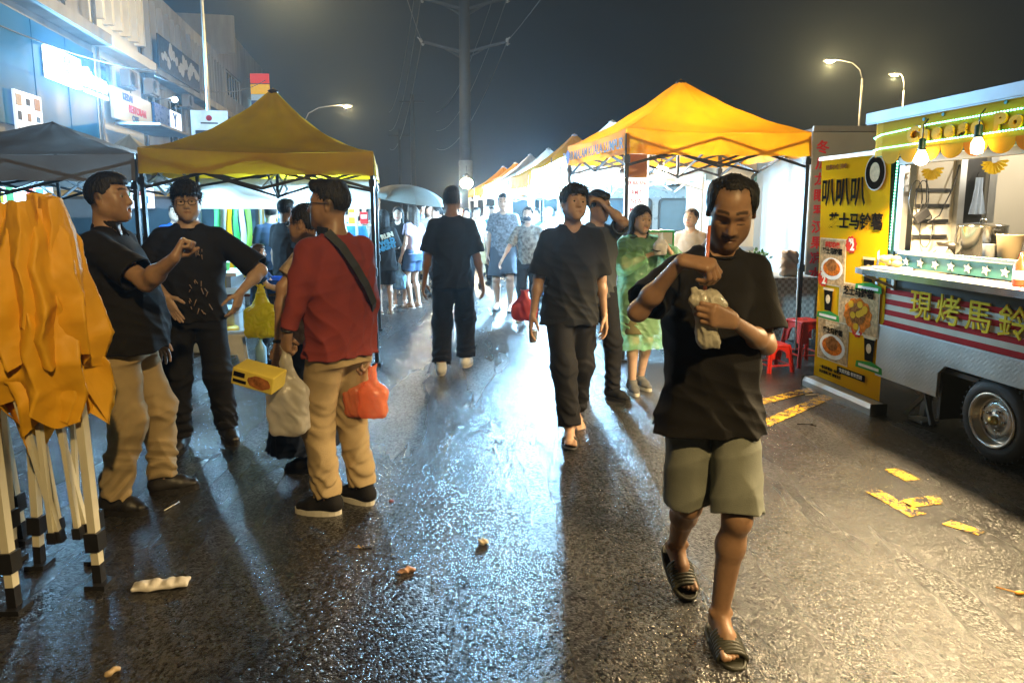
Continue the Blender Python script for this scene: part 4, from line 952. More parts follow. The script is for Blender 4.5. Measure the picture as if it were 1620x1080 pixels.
o = thing('bag_of_bread', 'pale paper bag standing on the checked table', 'bag', (3.2, 7.9, .803)); F_ = Field(); F_.box((0, 0, .15), (.10, .07, .15), .04); F_.disp = folds(3, .012, 30, 14); F_.build('bag', mat('kraft_pale', (.55, .45, .36), .7), o, .008)
# red plastic stools
def stool(label, loc, rz, h=.46, w_=.17, tw=.115):
    o = thing('plastic_stool', label, 'stool', loc, rz, 'red plastic stools'); P_ = mat('red_plastic', (.62, .025, .012), .35, var=.06, coat=.2)
    b = MB(); b.box((0, 0, h - .012), (tw * 2 + .03, tw * 2 + .03, .024), bev=.008); b.build('seat', P_, o)
    b = MB(); b.prism([(.025 * math.cos(a), .025 * math.sin(a)) for a in [i * .785 for i in range(8)]], h + .0005, h + .0015, axes='xy'); b.build('seat_hole', BLACKM, o)
    for sx in (-1, 1):
        for sy in (-1, 1):
            b = MB(); t, f_ = Vector((sx * tw, sy * tw, h - .02)), Vector((sx * w_, sy * w_, 0)); u_ = (t - f_).normalized()
            b.bar(f_, t, .045, .012, up=(1, 0, 0)); b.bar(f_ + Vector((-sx * .0, -sy * .0, 0)), t, .012, .045, up=(1, 0, 0)); b.build('leg', P_, o)
    for (ax, sg_) in ((0, -1), (0, 1), (1, -1), (1, 1)):
        b = MB(); n = 12; top, ww = h - .025, tw
        outer = [(-ww - .01, h * .52), (-ww + .0, top), (ww, top), (ww + .01, h * .52)]
        poly = outer + [(ww * .62, h * .52)] + [(ww * .62 * math.cos(a), h * .60 + .24 * h * math.sin(a)) for a in [math.pi * i / n for i in range(n + 1)]] + [(-ww * .62, h * .52)]
        off = lambda z: ww + (w_ - tw) * (1 - z / h)
        vs = []
        for yy in (0, .008): vs += [((x, sg_ * (off(z) + yy), z) if ax == 0 else (sg_ * (off(z) + yy), x, z)) for x, z in poly]
        m_ = len(poly); b.add(vs, [tuple(range(m_)), tuple(m_ + i for i in reversed(range(m_)))] + [(i, m_ + i, m_ + (i + 1) % m_, (i + 1) % m_) for i in range(m_)]); b.build('side_panel', P_, o, fixn=True)
        b = MB(); z = h * .26; e_ = w_ - (w_ - tw) * .26
        if ax == 0: b.bar((-e_, sg_ * e_, z), (e_, sg_ * e_, z), .03, .010)
        else: b.bar((sg_ * e_, -e_, z), (sg_ * e_, e_, z), .03, .010)
        b.build('stretcher', P_, o)
    return o
c_ = gnd(1262, 575); stool('tall red plastic stool beside the yellow banner stand', (c_.x + .05, c_.y, 0), R(14), .46)
c_ = gnd(1240, 584); stool('low red plastic stool pushed under the tall red stool', (c_.x - .12, c_.y - .02, 0), R(14), .27, .13, .10)
o = thing('broom_handle', 'white stick standing up from the red stools', 'stick', (2.80, 6.62, 0)); b = MB(); b.tube([(0, 0, .2), (.01, .06, 1.0)], .008, 6); b.build('stick', WHITEP, o)

# ---------------------------------------------------------------- roll-up banner
B0, B1 = gnd(1281, 609), gnd(1388, 656); bd = (B1 - B0).normalized(); BW = (B1 - B0).length
o = thing('banner_stand', 'yellow roll-up banner stand with potato menu beside the food trailer', 'banner stand', tuple((B0 + B1) / 2), math.atan2(bd.y, bd.x))
BZ = 2.0; PW_ = BW - .04
def bpt(u, z): return ((u - .5) * PW_, z)
b = MB(); b.grid(lambda u, v: ((u - .5) * PW_, .02 + .010 * math.sin(v * 2.2) + .004 * math.sin(u * 7 + v * 3) - .06 * v, .10 + (BZ - .10) * v), 10, 24)
b.build('poster', mat('banner_yellow', (.80, .40, .005), .6, var=.04, scale=2, spec=0), o)
b = MB(); b.prism([(-.07, .0), (.06, .0), (.065, .04), (.05, .085), (-.05, .085), (-.07, .05)], -BW / 2 - .01, BW / 2 + .01, axes='yz'); b.build('base', ALUM, o)
for sx in (-1, 1):
    b = MB(); b.box((sx * (BW / 2 + .015), -.005, .045), (.012, .14, .09), bev=.003); b.build('end_cap', BLACKM, o)
b = MB(); b.box((0, -.04, BZ), (PW_ + .01, .03, .03)); b.build('top_rail', ALUM, o)
b = MB(); b.tube([(0, .05, .06), (0, .03, 1.0), (0, .0, BZ)], .012, 8); b.build('back_pole', ALUM, o)
BROWN = mat('dark_print', (.010, .008, .007), .45, spec=0); CRM = mat('cream_print', (.72, .58, .38), .45, var=.2, scale=38, spec=0); PRED = mat('bright_red_print', (.62, .05, .03), .45, spec=0); ORG = mat('sauce_print', (.62, .16, .02), .4, var=.55, scale=38, spec=0); GRNP = mat('green_print', (.05, .30, .07), .45, spec=0); WHT = mat('white_print', (.78, .76, .72), .4, spec=0); TAN = mat('tan_print', (.50, .33, .17), .5, var=.45, scale=38, spec=0); BRD = mat('burnt_print', (.30, .11, .03), .5, var=.7, scale=38, spec=0)
def yb(z): v = (z - .10) / (BZ - .10); return .02 + .010 * math.sin(v * 2.2) - .06 * v
TILT = math.atan(.055 / 1.9)
def patch(poly, z, u, m, lay=1, nm='print'):
    q = MB(); q.prism(poly, -.0012 - .0016 * lay - .004, -.0016 * (lay - 1) - .004); q.build(nm, m, o, (((u - .5) * PW_), yb(z) - .001, z), (TILT, 0, 0))
def circ(r, sx=1, sz=1, n=20, wob=0): return [(r * sx * math.cos(a) * (1 + wob * math.sin(10 * a)), r * sz * math.sin(a) * (1 + wob * math.sin(10 * a))) for a in [2 * math.pi * i / n for i in range(n)]]
def rect(w_, h_): return [(-w_ / 2, -h_ / 2), (w_ / 2, -h_ / 2), (w_ / 2, h_ / 2), (-w_ / 2, h_ / 2)]
def btext(tx, size, m, u, z, lay=2, bold=.003, sx=1.0): text('lettering', tx, size, m, o, ((u - .5) * PW_, yb(z) - .006 - .0016 * lay, z), (R(90) + TILT, 0, 0), .0008, bold, sx)
patch(circ(.135, .86, 1), 1.85, .81, WHT, 1); patch(circ(.125, .86, 1), 1.85, .81, BROWN, 2); patch(circ(.07, .8, 1.05), 1.855, .81, CRM, 3)
btext('叭叭叭', .25, BROWN, .36, 1.70, 1, .004, .78); btext('芝士马铃薯', .135, BROWN, .55, 1.47, 1, .004); btext('经典小食 美味', .045, BRD, .25, 1.92, 1, .001)
def burst(u, z): patch(circ(.068, 1, 1, 40, .08), z, u, PRED, 2); btext('2', .10, WHT, u + .02, z - .012, 3, .004); btext('加料', .03, WHT, u, z + .035, 3, .001)
def cup(u, z):
    patch([(-.045, -.09), (.045, -.09), (.062, .085), (-.062, .085)], z, u, BROWN, 2); patch(rect(.14, .02), z + .095, u, CRM, 2); patch(circ(.030, 1, 1.3), z + .01, u, CRM, 3)
    patch([(-.16, -.03), (.16, -.03), (.15, .02), (.03, .045), (-.15, .02)], z - .135, u + .01, GRNP, 3); patch(rect(.24, .022), z - .137, u + .01, WHT, 4)
def dish(u, z, w_, h_, kind=0):
    patch(rect(w_, h_), z, u, CRM, 1); patch(rect(w_ - .02, h_ - .02), z, u, TAN, 2)
    if kind < 2:
        patch(circ(w_ * .42, 1, .62), z - h_ * .14, u, WHT, 3); patch(circ(w_ * .33, 1, .55), z - h_ * .13, u, ORG, 4); patch(circ(w_ * .20, 1, .75, 20, .06), z - h_ * .06, u, BRD, 5)
        btext('招牌热卖', .05, PRED if kind == 0 else CRM, u, z + h_ * .36, 4, .002); btext('芝士马铃薯', .055, BROWN, u, z + h_ * .22, 4, .002)
    else:
        patch(circ(w_ * .34, 1, .8, 30, .07), z - h_ * .12, u, ORG, 3); patch(circ(w_ * .2, 1, .9, 20, .1), z - h_ * .1, u, BRD, 4)
        rs_ = random.Random(5)
        for k in range(8): patch(circ(.035, 1, .8, 10), z - h_ * .12 + rs_.uniform(-.1, .1), u + rs_.uniform(-.12, .12), YELP, 5)
        btext('芝士马铃薯', .075, BROWN, u, z + h_ * .33, 6, .003)
dish(.24, 1.13, .36, .40, 0); burst(.52, 1.29); cup(.78, 1.10)
dish(.66, .78, .50, .40, 2); burst(.10, .98); cup(.20, .80)
dish(.30, .46, .42, .36, 1); burst(.66, .62); cup(.84, .48)
patch(rect(.36, .055), .235, .60, BROWN, 2); btext('欢迎光临 谢谢惠顾', .036, WHT, .60, .233, 3, .001)
btext('一份马铃薯加一杯饮料', .030, BROWN, .28, .205, 1, .001); btext('自由选择口味 谢谢支持', .030, BROWN, .28, .165, 1, .001)
patch(rect(PW_ * .98, .06), 1.325, .5, YELP, 0) if False else None

# ---------------------------------------------------------------- folded canopies at the left edge
PLW = mat('cream_powder_coat', (.62, .58, .44), .4, var=.08); CLO = mat('folded_yellow_cloth', (.82, .42, .012), .6, var=.10, scale=4, transl=.12, bump=.5, bscale=14)
def tri(x): return 2 * abs(2 * ((x / (2 * math.pi)) % 1) - 1) - 1
def folded(label, c, seed, legs, sc=1.0, top=1.60, lobes=None):
    o = thing('folded_canopy', label, 'canopy', (c[0], c[1], 0), 0, 'folded canopies at the lane edge'); rs = random.Random(seed)
    def drape(r0, r1, z0, z1, n, rows, jit, drop, nm='cloth', ox=0, oy=0):
        # nylon hanging in big flat facets between sharp creases
        J = [[rs.uniform(-1, 1) for _ in range(n)] for _ in range(rows + 1)]
        bot = [rs.uniform(0, 1) for _ in range(n)]
        def fn(u, v):
            i = int(round(u * n)) % n; j = int(round(v * rows)); a = 2 * math.pi * (i + .35 * (j % 2)) / n
            tip = z1 + (z0 - z1) * drop * bot[i]
            z = z0 + (tip - z0) * v + .03 * J[j][(i + 3) % n] * (1 if 0 < j < rows else .3)
            r = (r0 + (r1 - r0) * min(1, v * 1.5) ** .8) * (1 + jit * J[j][i] + (.15 if i % 2 else -.15) * (.7 + v))
            if j == rows: r *= .86
            if j == 0: r *= .8
            return (ox + r * math.cos(a) * 1.1, oy + r * math.sin(a), z)
        m = MB(); m.grid(fn, n, rows, closed_u=True, smooth=True); ob = m.build(nm, CLO, o)
        sb = ob.modifiers.new('smooth', 'SUBSURF'); sb.levels = 3; sb.render_levels = 3
        tx = bpy.data.textures.new('wrinkles', 'CLOUDS'); tx.noise_scale = .045; tx.noise_depth = 3; dm = ob.modifiers.new('wrinkles', 'DISPLACE'); dm.texture = tx; dm.strength = .016; dm.texture_coords = 'LOCAL'
        me = ob.data
        at_ = me.attributes.new('crease_edge', 'FLOAT', 'EDGE')
        for e in me.edges: at_.data[e.index].value = rs.choice((.3, .6, .9, 1.0))
        return ob
    drape(.095 * sc, .185 * sc, top - .02, .88, 18, 5, .10, .26); drape(.09 * sc, .165 * sc, top - .10, .66, 14, 6, .16, .30); drape(.09 * sc, .12 * sc, top - .2, .56, 10, 6, .2, .3)
    for k, (x, y) in enumerate(((-.10, -.05), (.03, -.09), (.09, .0), (-.02, .09))): drape(.045, .085, top + .012 * k, 1.05 - .06 * k, 9, 4, .14, .3, 'cloth_corner', x * sc, y * sc)
    for (x0, y0, z0, x1, y1, w_, foot) in legs:
        m = MB(); a_, b_ = Vector((x0, y0, z0)), Vector((x1, y1, .0)); d = (a_ - b_)
        m.bar(b_ + d * (.10 / d.z if foot else .22 / d.z), a_, w_, w_ * .9); lo = m.build('leg' if foot else 'truss_bar', PLW, o)
        m = MB()
        if foot:
            m.bar(b_ + d * (.16 / d.z), b_ + d * (.24 / d.z), w_ + .022); m.build('joint', BLACKM, lo); m = MB(); m.bar(b_ + d * (.012 / d.z), b_ + d * (.10 / d.z), w_ * 1.02); m.box((b_.x, b_.y, .010), (.085, .085, .02)); m.build('foot', BLACKM, lo)
        else: m.bar(b_ + d * (.20 / d.z), b_ + d * (.25 / d.z), w_ + .012); m.build('joint', BLACKM, lo)
    return o
folded('folded yellow canopy on cream legs standing at the left edge', (-1.90, 2.72), 3,
       [(-.14, -.14, 1.0, -.075, -.20, .036, 1), (.12, .0, 1.0, .155, -.02, .036, 1), (.02, .16, 1.0, .03, .18, .034, 1), (-.16, .12, 1.0, -.21, .14, .034, 1), (-.08, -.1, .95, .03, .0, .022, 0), (.0, -.08, .95, -.02, -.02, .022, 0), (.05, -.04, .95, .07, .02, .022, 0), (-.03, .02, .95, .11, .05, .022, 0), (.06, .06, .9, .0, .09, .02, 0), (-.1, .05, .9, -.06, .1, .02, 0)])
folded('second folded yellow canopy pressed behind the first at the frame edge', (-2.38, 2.95), 5,
       [(-.1, -.12, 1.0, -.06, -.16, .036, 1), (.10, .0, 1.0, .12, -.05, .036, 1), (.0, .1, 1.0, .03, .14, .034, 1), (-.02, -.05, .95, .05, -.02, .022, 0), (.04, .05, .95, -.02, .02, .022, 0)], 1.05, 1.66)

# ---------------------------------------------------------------- left stall goods
BLUEP = mat('blue_basin_plastic', (.01, .09, .55), .35); YBAG = mat('yellow_bag_plastic', (.72, .60, .01), .35, transl=.45, bump=.6, bscale=30); STW = mat('white_plastic', (.60, .60, .57), .45)
o = thing('stall_table', 'dark folding table under the blue basin in the left stall', 'table', (-2.75, 7.25, 0), R(10)); b = MB(); b.box((0, 0, .70), (1.3, .6, .03)); b.build('tabletop', mat('brown_table', (.09, .04, .03), .4), o)
for x in (-.6, .6):
    for y in (-.25, .25):
        b = MB(); b.tube([(x, y, 0), (x, y, .69)], .014, 6); b.build('leg', GREYM, o)
o = thing('basin', 'blue plastic basin on the dark table', 'basin', (-2.50, 7.10, .716), 0); b = MB(); b.lathe([(.13, 0), (.17, .02), (.21, .14), (.225, .145), (.205, .14), (.16, .02), (.001, .012)], n=30, close=False); b.build('bowl', BLUEP, o)
def plastic_bag(name, label, loc, w_, h_, m, vox=.006, seed=0, knot=True, rz=0, squash=.6, cat='bag', loops=True, parts=None):
    o = thing(name, label, cat, tuple(loc), rz); F_ = Field()
    F_.box((0, 0, -h_ * .70), (w_ * .47, w_ * .47 * squash, h_ * .29), min(.045, w_ * .2), .04); F_.cap((0, 0, -h_ * .52), (0, 0, -h_ * .12), w_ * .38, w_ * .09, .06, flat=((0, 1, 0), squash)); F_.cap((0, 0, -h_ * .14), (0, 0, -.0), w_ * .10, w_ * .055, .03)
    if loops:
        for sx in (-1, 1): F_.cap((0, 0, -.02), (sx * w_ * .14, .01, .012), .010, .006, .012)
    F_.disp = crumple(seed, .0075 * min(1, w_ / .2), 30, 16); F_.build('bag', m, o, vox)
    return o
o = plastic_bag('carrier_bag', 'bright yellow plastic bag hanging on the dark table edge', at(412, 452, 6.75), .34, .52, YBAG, seed=2)
o = thing('folding_stool', 'white plastic folding stool under the dark table', 'stool', (-2.85, 6.75, 0), R(15)); b = MB()
b.box((0, 0, .33), (.34, .26, .03), bev=.008); b.build('seat', STW, o)
for sy in (-1, 1):
    b = MB(); b.prism([(-.17, 0), (-.12, 0), (-.09, .14), (.09, .14), (.12, 0), (.17, 0), (.14, .32), (-.14, .32)], sy * .12 - .008, sy * .12 + .008); b.build('side_panel', STW, o)
o = thing('water_bottle', 'blue capped clear bottle standing by the folding stool', 'bottle', (-2.52, 6.72, 0)); b = MB(); b.lathe([(.05, 0), (.055, .02), (.055, .2), (.02, .26), (.02, .29)], n=14); b.build('body', mat('pale_blue_plastic', (.25, .45, .6), .2), o)
for k, (x, y, c, lb) in enumerate(((-3.35, 7.6, (.42, .46, .47), 'grey plastic tub stacked under the left stall counter'), (-3.9, 7.5, (.5, .52, .5), 'pale foam box beside the grey tub'), (-3.15, 7.35, (.68, .5, .03), 'yellow plastic pail beside the grey tub'))):
    o = thing('tub' if k != 2 else 'pail', lb, 'tub' if k != 2 else 'pail', (x, y, 0), R(8)); m_ = mat('tub_%d' % k, c, .5)
    if k < 2:
        b = MB(); b.box((0, 0, .22), (.52, .40, .44), bev=.02); b.build('body', m_, o); b = MB(); b.box((0, 0, .46), (.55, .43, .05), bev=.01); b.build('lid', m_, o)
    else:
        b = MB(); b.lathe([(.12, 0), (.15, .26), (.16, .26), (.16, .28), (.14, .27), (.115, .01)], n=20); b.build('body', m_, o); b = MB(); b.lathe([(.162, .275), (.15, .30), (.001, .305)], n=20); b.build('lid', m_, o)
o = thing('stall_counter', 'goods counter with pale tubs along the left canopy', 'counter', (-4.2, 8.0, 0), R(8)); b = MB(); b.box((0, 0, .83), (2.0, .7, .04)); b.build('counter_top', STW, o)
for x in (-.9, .9):
    b = MB(); b.box((x, 0, .41), (.05, .6, .82)); b.build('leg', GREYM, o)
rs = random.Random(11)
for k in range(9):
    c = [(.1, .45, .1), (.7, .6, .1), (.6, .62, .6), (.5, .06, .04)][k % 4]; o = thing('food_tub', ['small green', 'small yellow', 'small white', 'small red'][k % 4] + ' food tub ' + ['at the left end', 'second along', 'third along', 'in the middle', 'past the middle', 'near the leg', 'beside the leg', 'near the right end', 'at the right end'][k] + ' of the goods counter', 'tub', (-5.05 + .2 * k, 7.8 + .03 * k + rs.uniform(0, .2), .851), .3, 'food tubs on the goods counter')
    b = MB(); b.lathe([(.055, 0), (.07, .09), (.073, .09), (.065, .085)], n=14); b.build('tub', mat('food_%d' % (k % 4), c, .4), o); b = MB(); b.lathe([(.074, .09), (.07, .10), (.001, .102)], n=14); b.build('lid', STW, o)
o = thing('display_board', 'brown board standing on the counter beside the canopy leg', 'board', tuple(at(232, 460, 6.9)), R(6)); b = MB(); b.box((0, 0, .3), (.34, .03, .52), bev=.004); b.build('board', mat('brown_card', (.10, .075, .05), .6), o); b = MB(); b.box((0, -.018, .45), (.18, .004, .05)); b.build('print', GREYM, o)
o = thing('feather_banner', 'green, white and yellow printed banner hanging in the left stall', 'banner', tuple(at(366, 318, 8.6)), R(8)); b = MB()
for k in range(6):
    q = MB(); q.grid(lambda u, v, k=k: ((k - 3 + u) * .075 + .012 * math.sin(v * 8 + k), .01 * math.sin(u * 3 + v * 5), -.85 * v), 3, 12); q.build('stripe', [gm_, WHITEP, YELP, gm_, WHITEP, mat('lime_print', (.25, .5, .05), .5)][k], o)
# cream tarpaulin hung behind the left canopy
o = thing('hanging_tarpaulin', 'white tarpaulin sheet hung across the back of the left canopy', 'tarpaulin', tuple(at(455, 283, 8.4)), R(11)); b = MB(); b.grid(lambda u, v: ((u - .5) * 2.0, .02 * math.sin(u * 22), -.36 * v - .04 * math.sin(math.pi * u) * (1 - v) * 0), 40, 5); b.build('sheet', mat('white_sheet', (.70, .72, .70), .6, transl=.45, var=.05), o)

# lit menu boards and goods deeper in the left stalls
for k, (px, py, Y, w_, h_, c, lb) in enumerate(((205, 292, 9.4, .62, .30, (.9, .85, .95), 'small lit menu board hanging behind the left canopy leg'), (18, 292, 9.0, 1.0, .55, (.75, .9, 1), 'glowing shop display at the left edge behind the folded canopy'), (98, 300, 9.8, .5, .45, (.7, .85, .95), 'lit menu board between the display and the heavy man'), (398, 300, 10.6, .7, .3, (1, .92, .8), 'lit menu board deep behind the hanging tarpaulin'))):
    o = thing('menu_board', lb, 'menu board', tuple(at(px, py + 20, Y)), R(8)); b = MB(); b.box((0, 0, 0), (w_, .05, h_), bev=.008); b.build('lightbox', emat('board_light_%d' % k, c, 1.3), o); rs_ = random.Random(k)
    for j in range(7):
        q = MB(); q.box((-w_ * .36 + w_ * .12 * j, -.03, rs_.uniform(-.25, .25) * h_), (w_ * .085, .006, h_ * rs_.uniform(.12, .4))); q.build('print', mat('board_print_%d' % (j % 5), [(.5, .08, .05), (.05, .2, .4), (.55, .4, .05), (.1, .3, .1), (.08, .08, .09)][j % 5], .5), o)
o = thing('goods_rack', 'rack of small coloured packets at the back of the left stall', 'rack', (-2.75, 9.75, 0), R(10))
for z in (.55, .95, 1.35):
    b = MB(); b.box((0, 0, z), (1.5, .35, .025)); b.build('shelf', STW, o)
for x in (-.74, .74):
    for y in (-.16, .16):
        b = MB(); b.box((x, y, .8), (.025, .025, 1.6)); b.build('post', GREYM, o)
rs_ = random.Random(12)
for z in (.563, .963, 1.363):
    for j in range(9):
        h_ = rs_.uniform(.12, .22); p_ = thing('packet', '%s packet %s on the %s shelf of the rack' % (['red', 'green', 'yellow', 'white', 'blue'][(j * 3 + int(z * 5)) % 5], ['first from the left', 'second from the left', 'third from the left', 'fourth from the left', 'in the middle', 'fourth from the right', 'third from the right', 'second from the right', 'first from the right'][j], {563: 'bottom', 963: 'middle', 1363: 'top'}[round(z * 1000)]), 'packet', tuple(Vector((-2.75, 9.75, 0)) + Matrix.Rotation(R(10), 3, 'Z') @ Vector((-.64 + .16 * j, -.03, z))), R(10), 'packets on the goods rack')
        b = MB(); b.box((0, 0, h_ / 2), (.11, .07, h_), bev=.01); b.build('packet', mat('packet_%d' % ((j * 3 + int(z * 5)) % 5), [(.5, .03, .03), (.05, .3, .06), (.65, .45, .03), (.6, .6, .58), (.04, .12, .4)][(j * 3 + int(z * 5)) % 5], .3), p_)
        b = MB(); b.box((0, -.037, h_ * .6), (.08, .005, h_ * .3)); b.build('label', WHITEP, p_)
# ---------------------------------------------------------------- umbrella
c = at(646, 318, 10.6)
o = thing('umbrella', 'pale grey umbrella held over the girls', 'umbrella', tuple(c), R(20), rot=(R(6), R(7), R(20))); UM = fabric('umbrella_cloth', (.24, .27, .26), .3); 
for k in range(8):
    a0, a1 = 2 * math.pi * k / 8, 2 * math.pi * (k + 1) / 8
    def gore(u, v, a0=a0, a1=a1):
        t = v; r = .60 * math.sin(t * R(72)) / math.sin(R(72)); a = a0 + (a1 - a0) * u; rr = r * (1 - .045 * math.sin(math.pi * u) * t)
        return (rr * math.cos(a), rr * math.sin(a), .24 * (math.cos(t * R(72)) - math.cos(R(72))) / (1 - math.cos(R(72))) - .0)
    q = MB(); q.grid(gore, 6, 8); q.build('canopy_panel', UM, o); q = MB(); q.tube([gore(0, i / 8) for i in range(9)], .003, 5); q.build('rib', GREYM, o)
b = MB(); b.tube([(0, 0, .27), (0, 0, -.45)], .006, 6); b.tube([(0, 0, -.45), (0, 0, -.54)], .013, 8); b.build('shaft', BLACKM, o)

# ---------------------------------------------------------------- stall lights
COOL = (.36, .70, 1.0)
def flood(label, p, r, power, col, es, aim=None, kind='stall_lamp', post=True):
    o = thing(kind, label, 'lamp', tuple(p)); b = MB(); b.sphere((0, 0, 0), r, 14, sc=(1, 1, .8)); b.build('bulb', emat('flood_%d' % (int(p.x * 100) + int(p.y * 10)), col, es), o)
    b = MB(); b.lathe([(r * .45, r * .6), (r * .5, r * 1.3), (r * .2, r * 1.5)], n=12); b.build('socket', BLACKM, o)
    b = MB(); b.tube([(0, 0, r * 1.4), (0, 0, r * 1.4 + .22)], .008, 5); b.build('cord', BLACKM, o)
    lamp('stall_light', 'POINT', (0, 0, -r - .02), power, col, o, r)
    return o
flood('dazzling cool white floodlight under the pale canopies', at(872, 299, 11.0), .19, 1900, COOL, 900)
flood('second cool white lamp left of the dazzling floodlight', at(815, 303, 14.6), .12, 2200, COOL, 500)
flood('warm lamp glowing at the far end of the right row', at(738, 290, 18.5), .17, 1500, (1, .80, .52), 260)
flood('round lamp hanging at the left leg of the bright yellow canopy', at(985, 283, 7.9), .075, 60, (1, .90, .72), 70)
flood('round lamp hanging under the middle of the bright yellow canopy', at(1046, 272, 8.4), .085, 95, (1, .86, .62), 70)
flood('small cool lamp behind the bright canopy leg', at(921, 290, 9.6), .05, 120, COOL, 60)
flood('assumed lamp hidden under the middle of the bright canopy peak', Vector((2.15, 8.25, 2.28)), .05, 110, (1, .80, .5), 40)  # out of sight, assumed, lights the canopy cloth from below
# tube lights in the left stalls
def tube_light(label, p, ln_, rz, power, col=COOL):
    o = thing('tube_lamp', label, 'lamp', tuple(p), rz); b = MB(); b.tube([(-ln_ / 2, 0, 0), (ln_ / 2, 0, 0)], .018, 8); b.build('tube', emat('tube_light', col, 26), o)
    b = MB(); b.box((0, 0, .035), (ln_ + .06, .05, .03)); b.build('housing', WHITEP, o)
    lamp('tube_glow', 'POINT', (0, 0, -.06), power * .62, col, o, .06)
tube_light('tube lamp hung behind the left leg of the mustard canopy', at(228, 285, 7.8), .9, R(60), 420)
tube_light('tube lamp hung at the back of the left canopy', Vector((-2.6, 8.9, 2.05)), 1.0, R(10), 520)
tube_light('tube lamp hung in the second left canopy', Vector((-3.1, 10.4, 2.1)), 1.0, R(10), 620)
tube_light('tube lamp hung in the third left canopy', Vector((-3.5, 12.6, 2.1)), 1.0, R(10), 260, (1, .92, .8))
tube_light('tube lamp hung far back in the left row', Vector((-4.2, 16.6, 2.1)), 1.0, R(10), 320)
tube_light('tube lamp hung under the middle right canopies', Vector((1.9, 11.3, 2.15)), 1.0, R(10), 220)
tube_light('tube lamp hung under the shop canopy at the left edge', Vector((-6.2, 8.6, 2.1)), 1.0, R(10), 130)
# ---------------------------------------------------------------- people
def lerp3(c, col, w): return c * (1 - w[:, None]) + np.array(col, np.float32) * w[:, None]
def sstep(a, b, x): t = np.clip((x - a) / (b - a), 0, 1); return t * t * (3 - 2 * t)
def npv(v): return np.array(v, np.float32)
def unit(v): v = npv(v); return v / max(float(np.linalg.norm(v)), 1e-9)
def cone_end(F, a, b, ra, rb, k, lo=-9.0, hi=1.0, sub=False, flat=None):
    """tapered limb with a flat open end at b (sleeves, shorts)"""
    a = npv(a); b = npv(b); ba = b - a; l = float(np.linalg.norm(ba)); fl = None
    if flat is not None:
        ax = unit(flat[0]); fl = (ax, 1.0 / flat[1] - 1.0)
    def fn(P):
        pa = P - a; h = (pa @ ba) / (l * l); hc = np.clip(h, 0, 1.4)
        q = pa - hc[:, None] * ba
        if fl is not None: q = q + (q @ fl[0])[:, None] * fl[0] * fl[1]
        d = np.sqrt((q * q).sum(1)) - (ra + (rb - ra) * hc)
        d = np.maximum(d, (h - hi) * l)
        return np.maximum(d, (lo - h) * l) if lo > -8 else d
    F._put(fn, a + ba * max(.5, hi / 2), l * max(1, hi) * .6 + max(ra, rb) * 1.5, k, sub)

def skin_mat(name, rough=.42):
    return mat(name, (.4, .25, .16), rough, var=.1, scale=40, bump=.12, bscale=350, attr='tint', sss=.08, rvar=.08, spec=.4)
SKIN = skin_mat('skin')
EYEW = mat('eye_white', (.42, .38, .34), .2, var=.03); EYED = mat('eye_dark', (.02, .012, .008), .12, var=.05)  # eye whites darkened: shade of the sockets put into their colour
def cloth(name, col, rough=.85, var=.12, transl=0.0, **k):
    return mat(name, col, rough, var=var, scale=k.pop('scale', 14), bump=k.pop('bump', .3), bscale=k.pop('bscale', 260), transl=transl, sheen=k.pop('sheen', 0.0), spec=k.pop('spec', .25), **k)
HAIRM = mat('black_hair', (.010, .009, .009), .55, var=.4, scale=30, spec=.3, bump=1.2, bscale=150, stretch=(1, 1, .22))

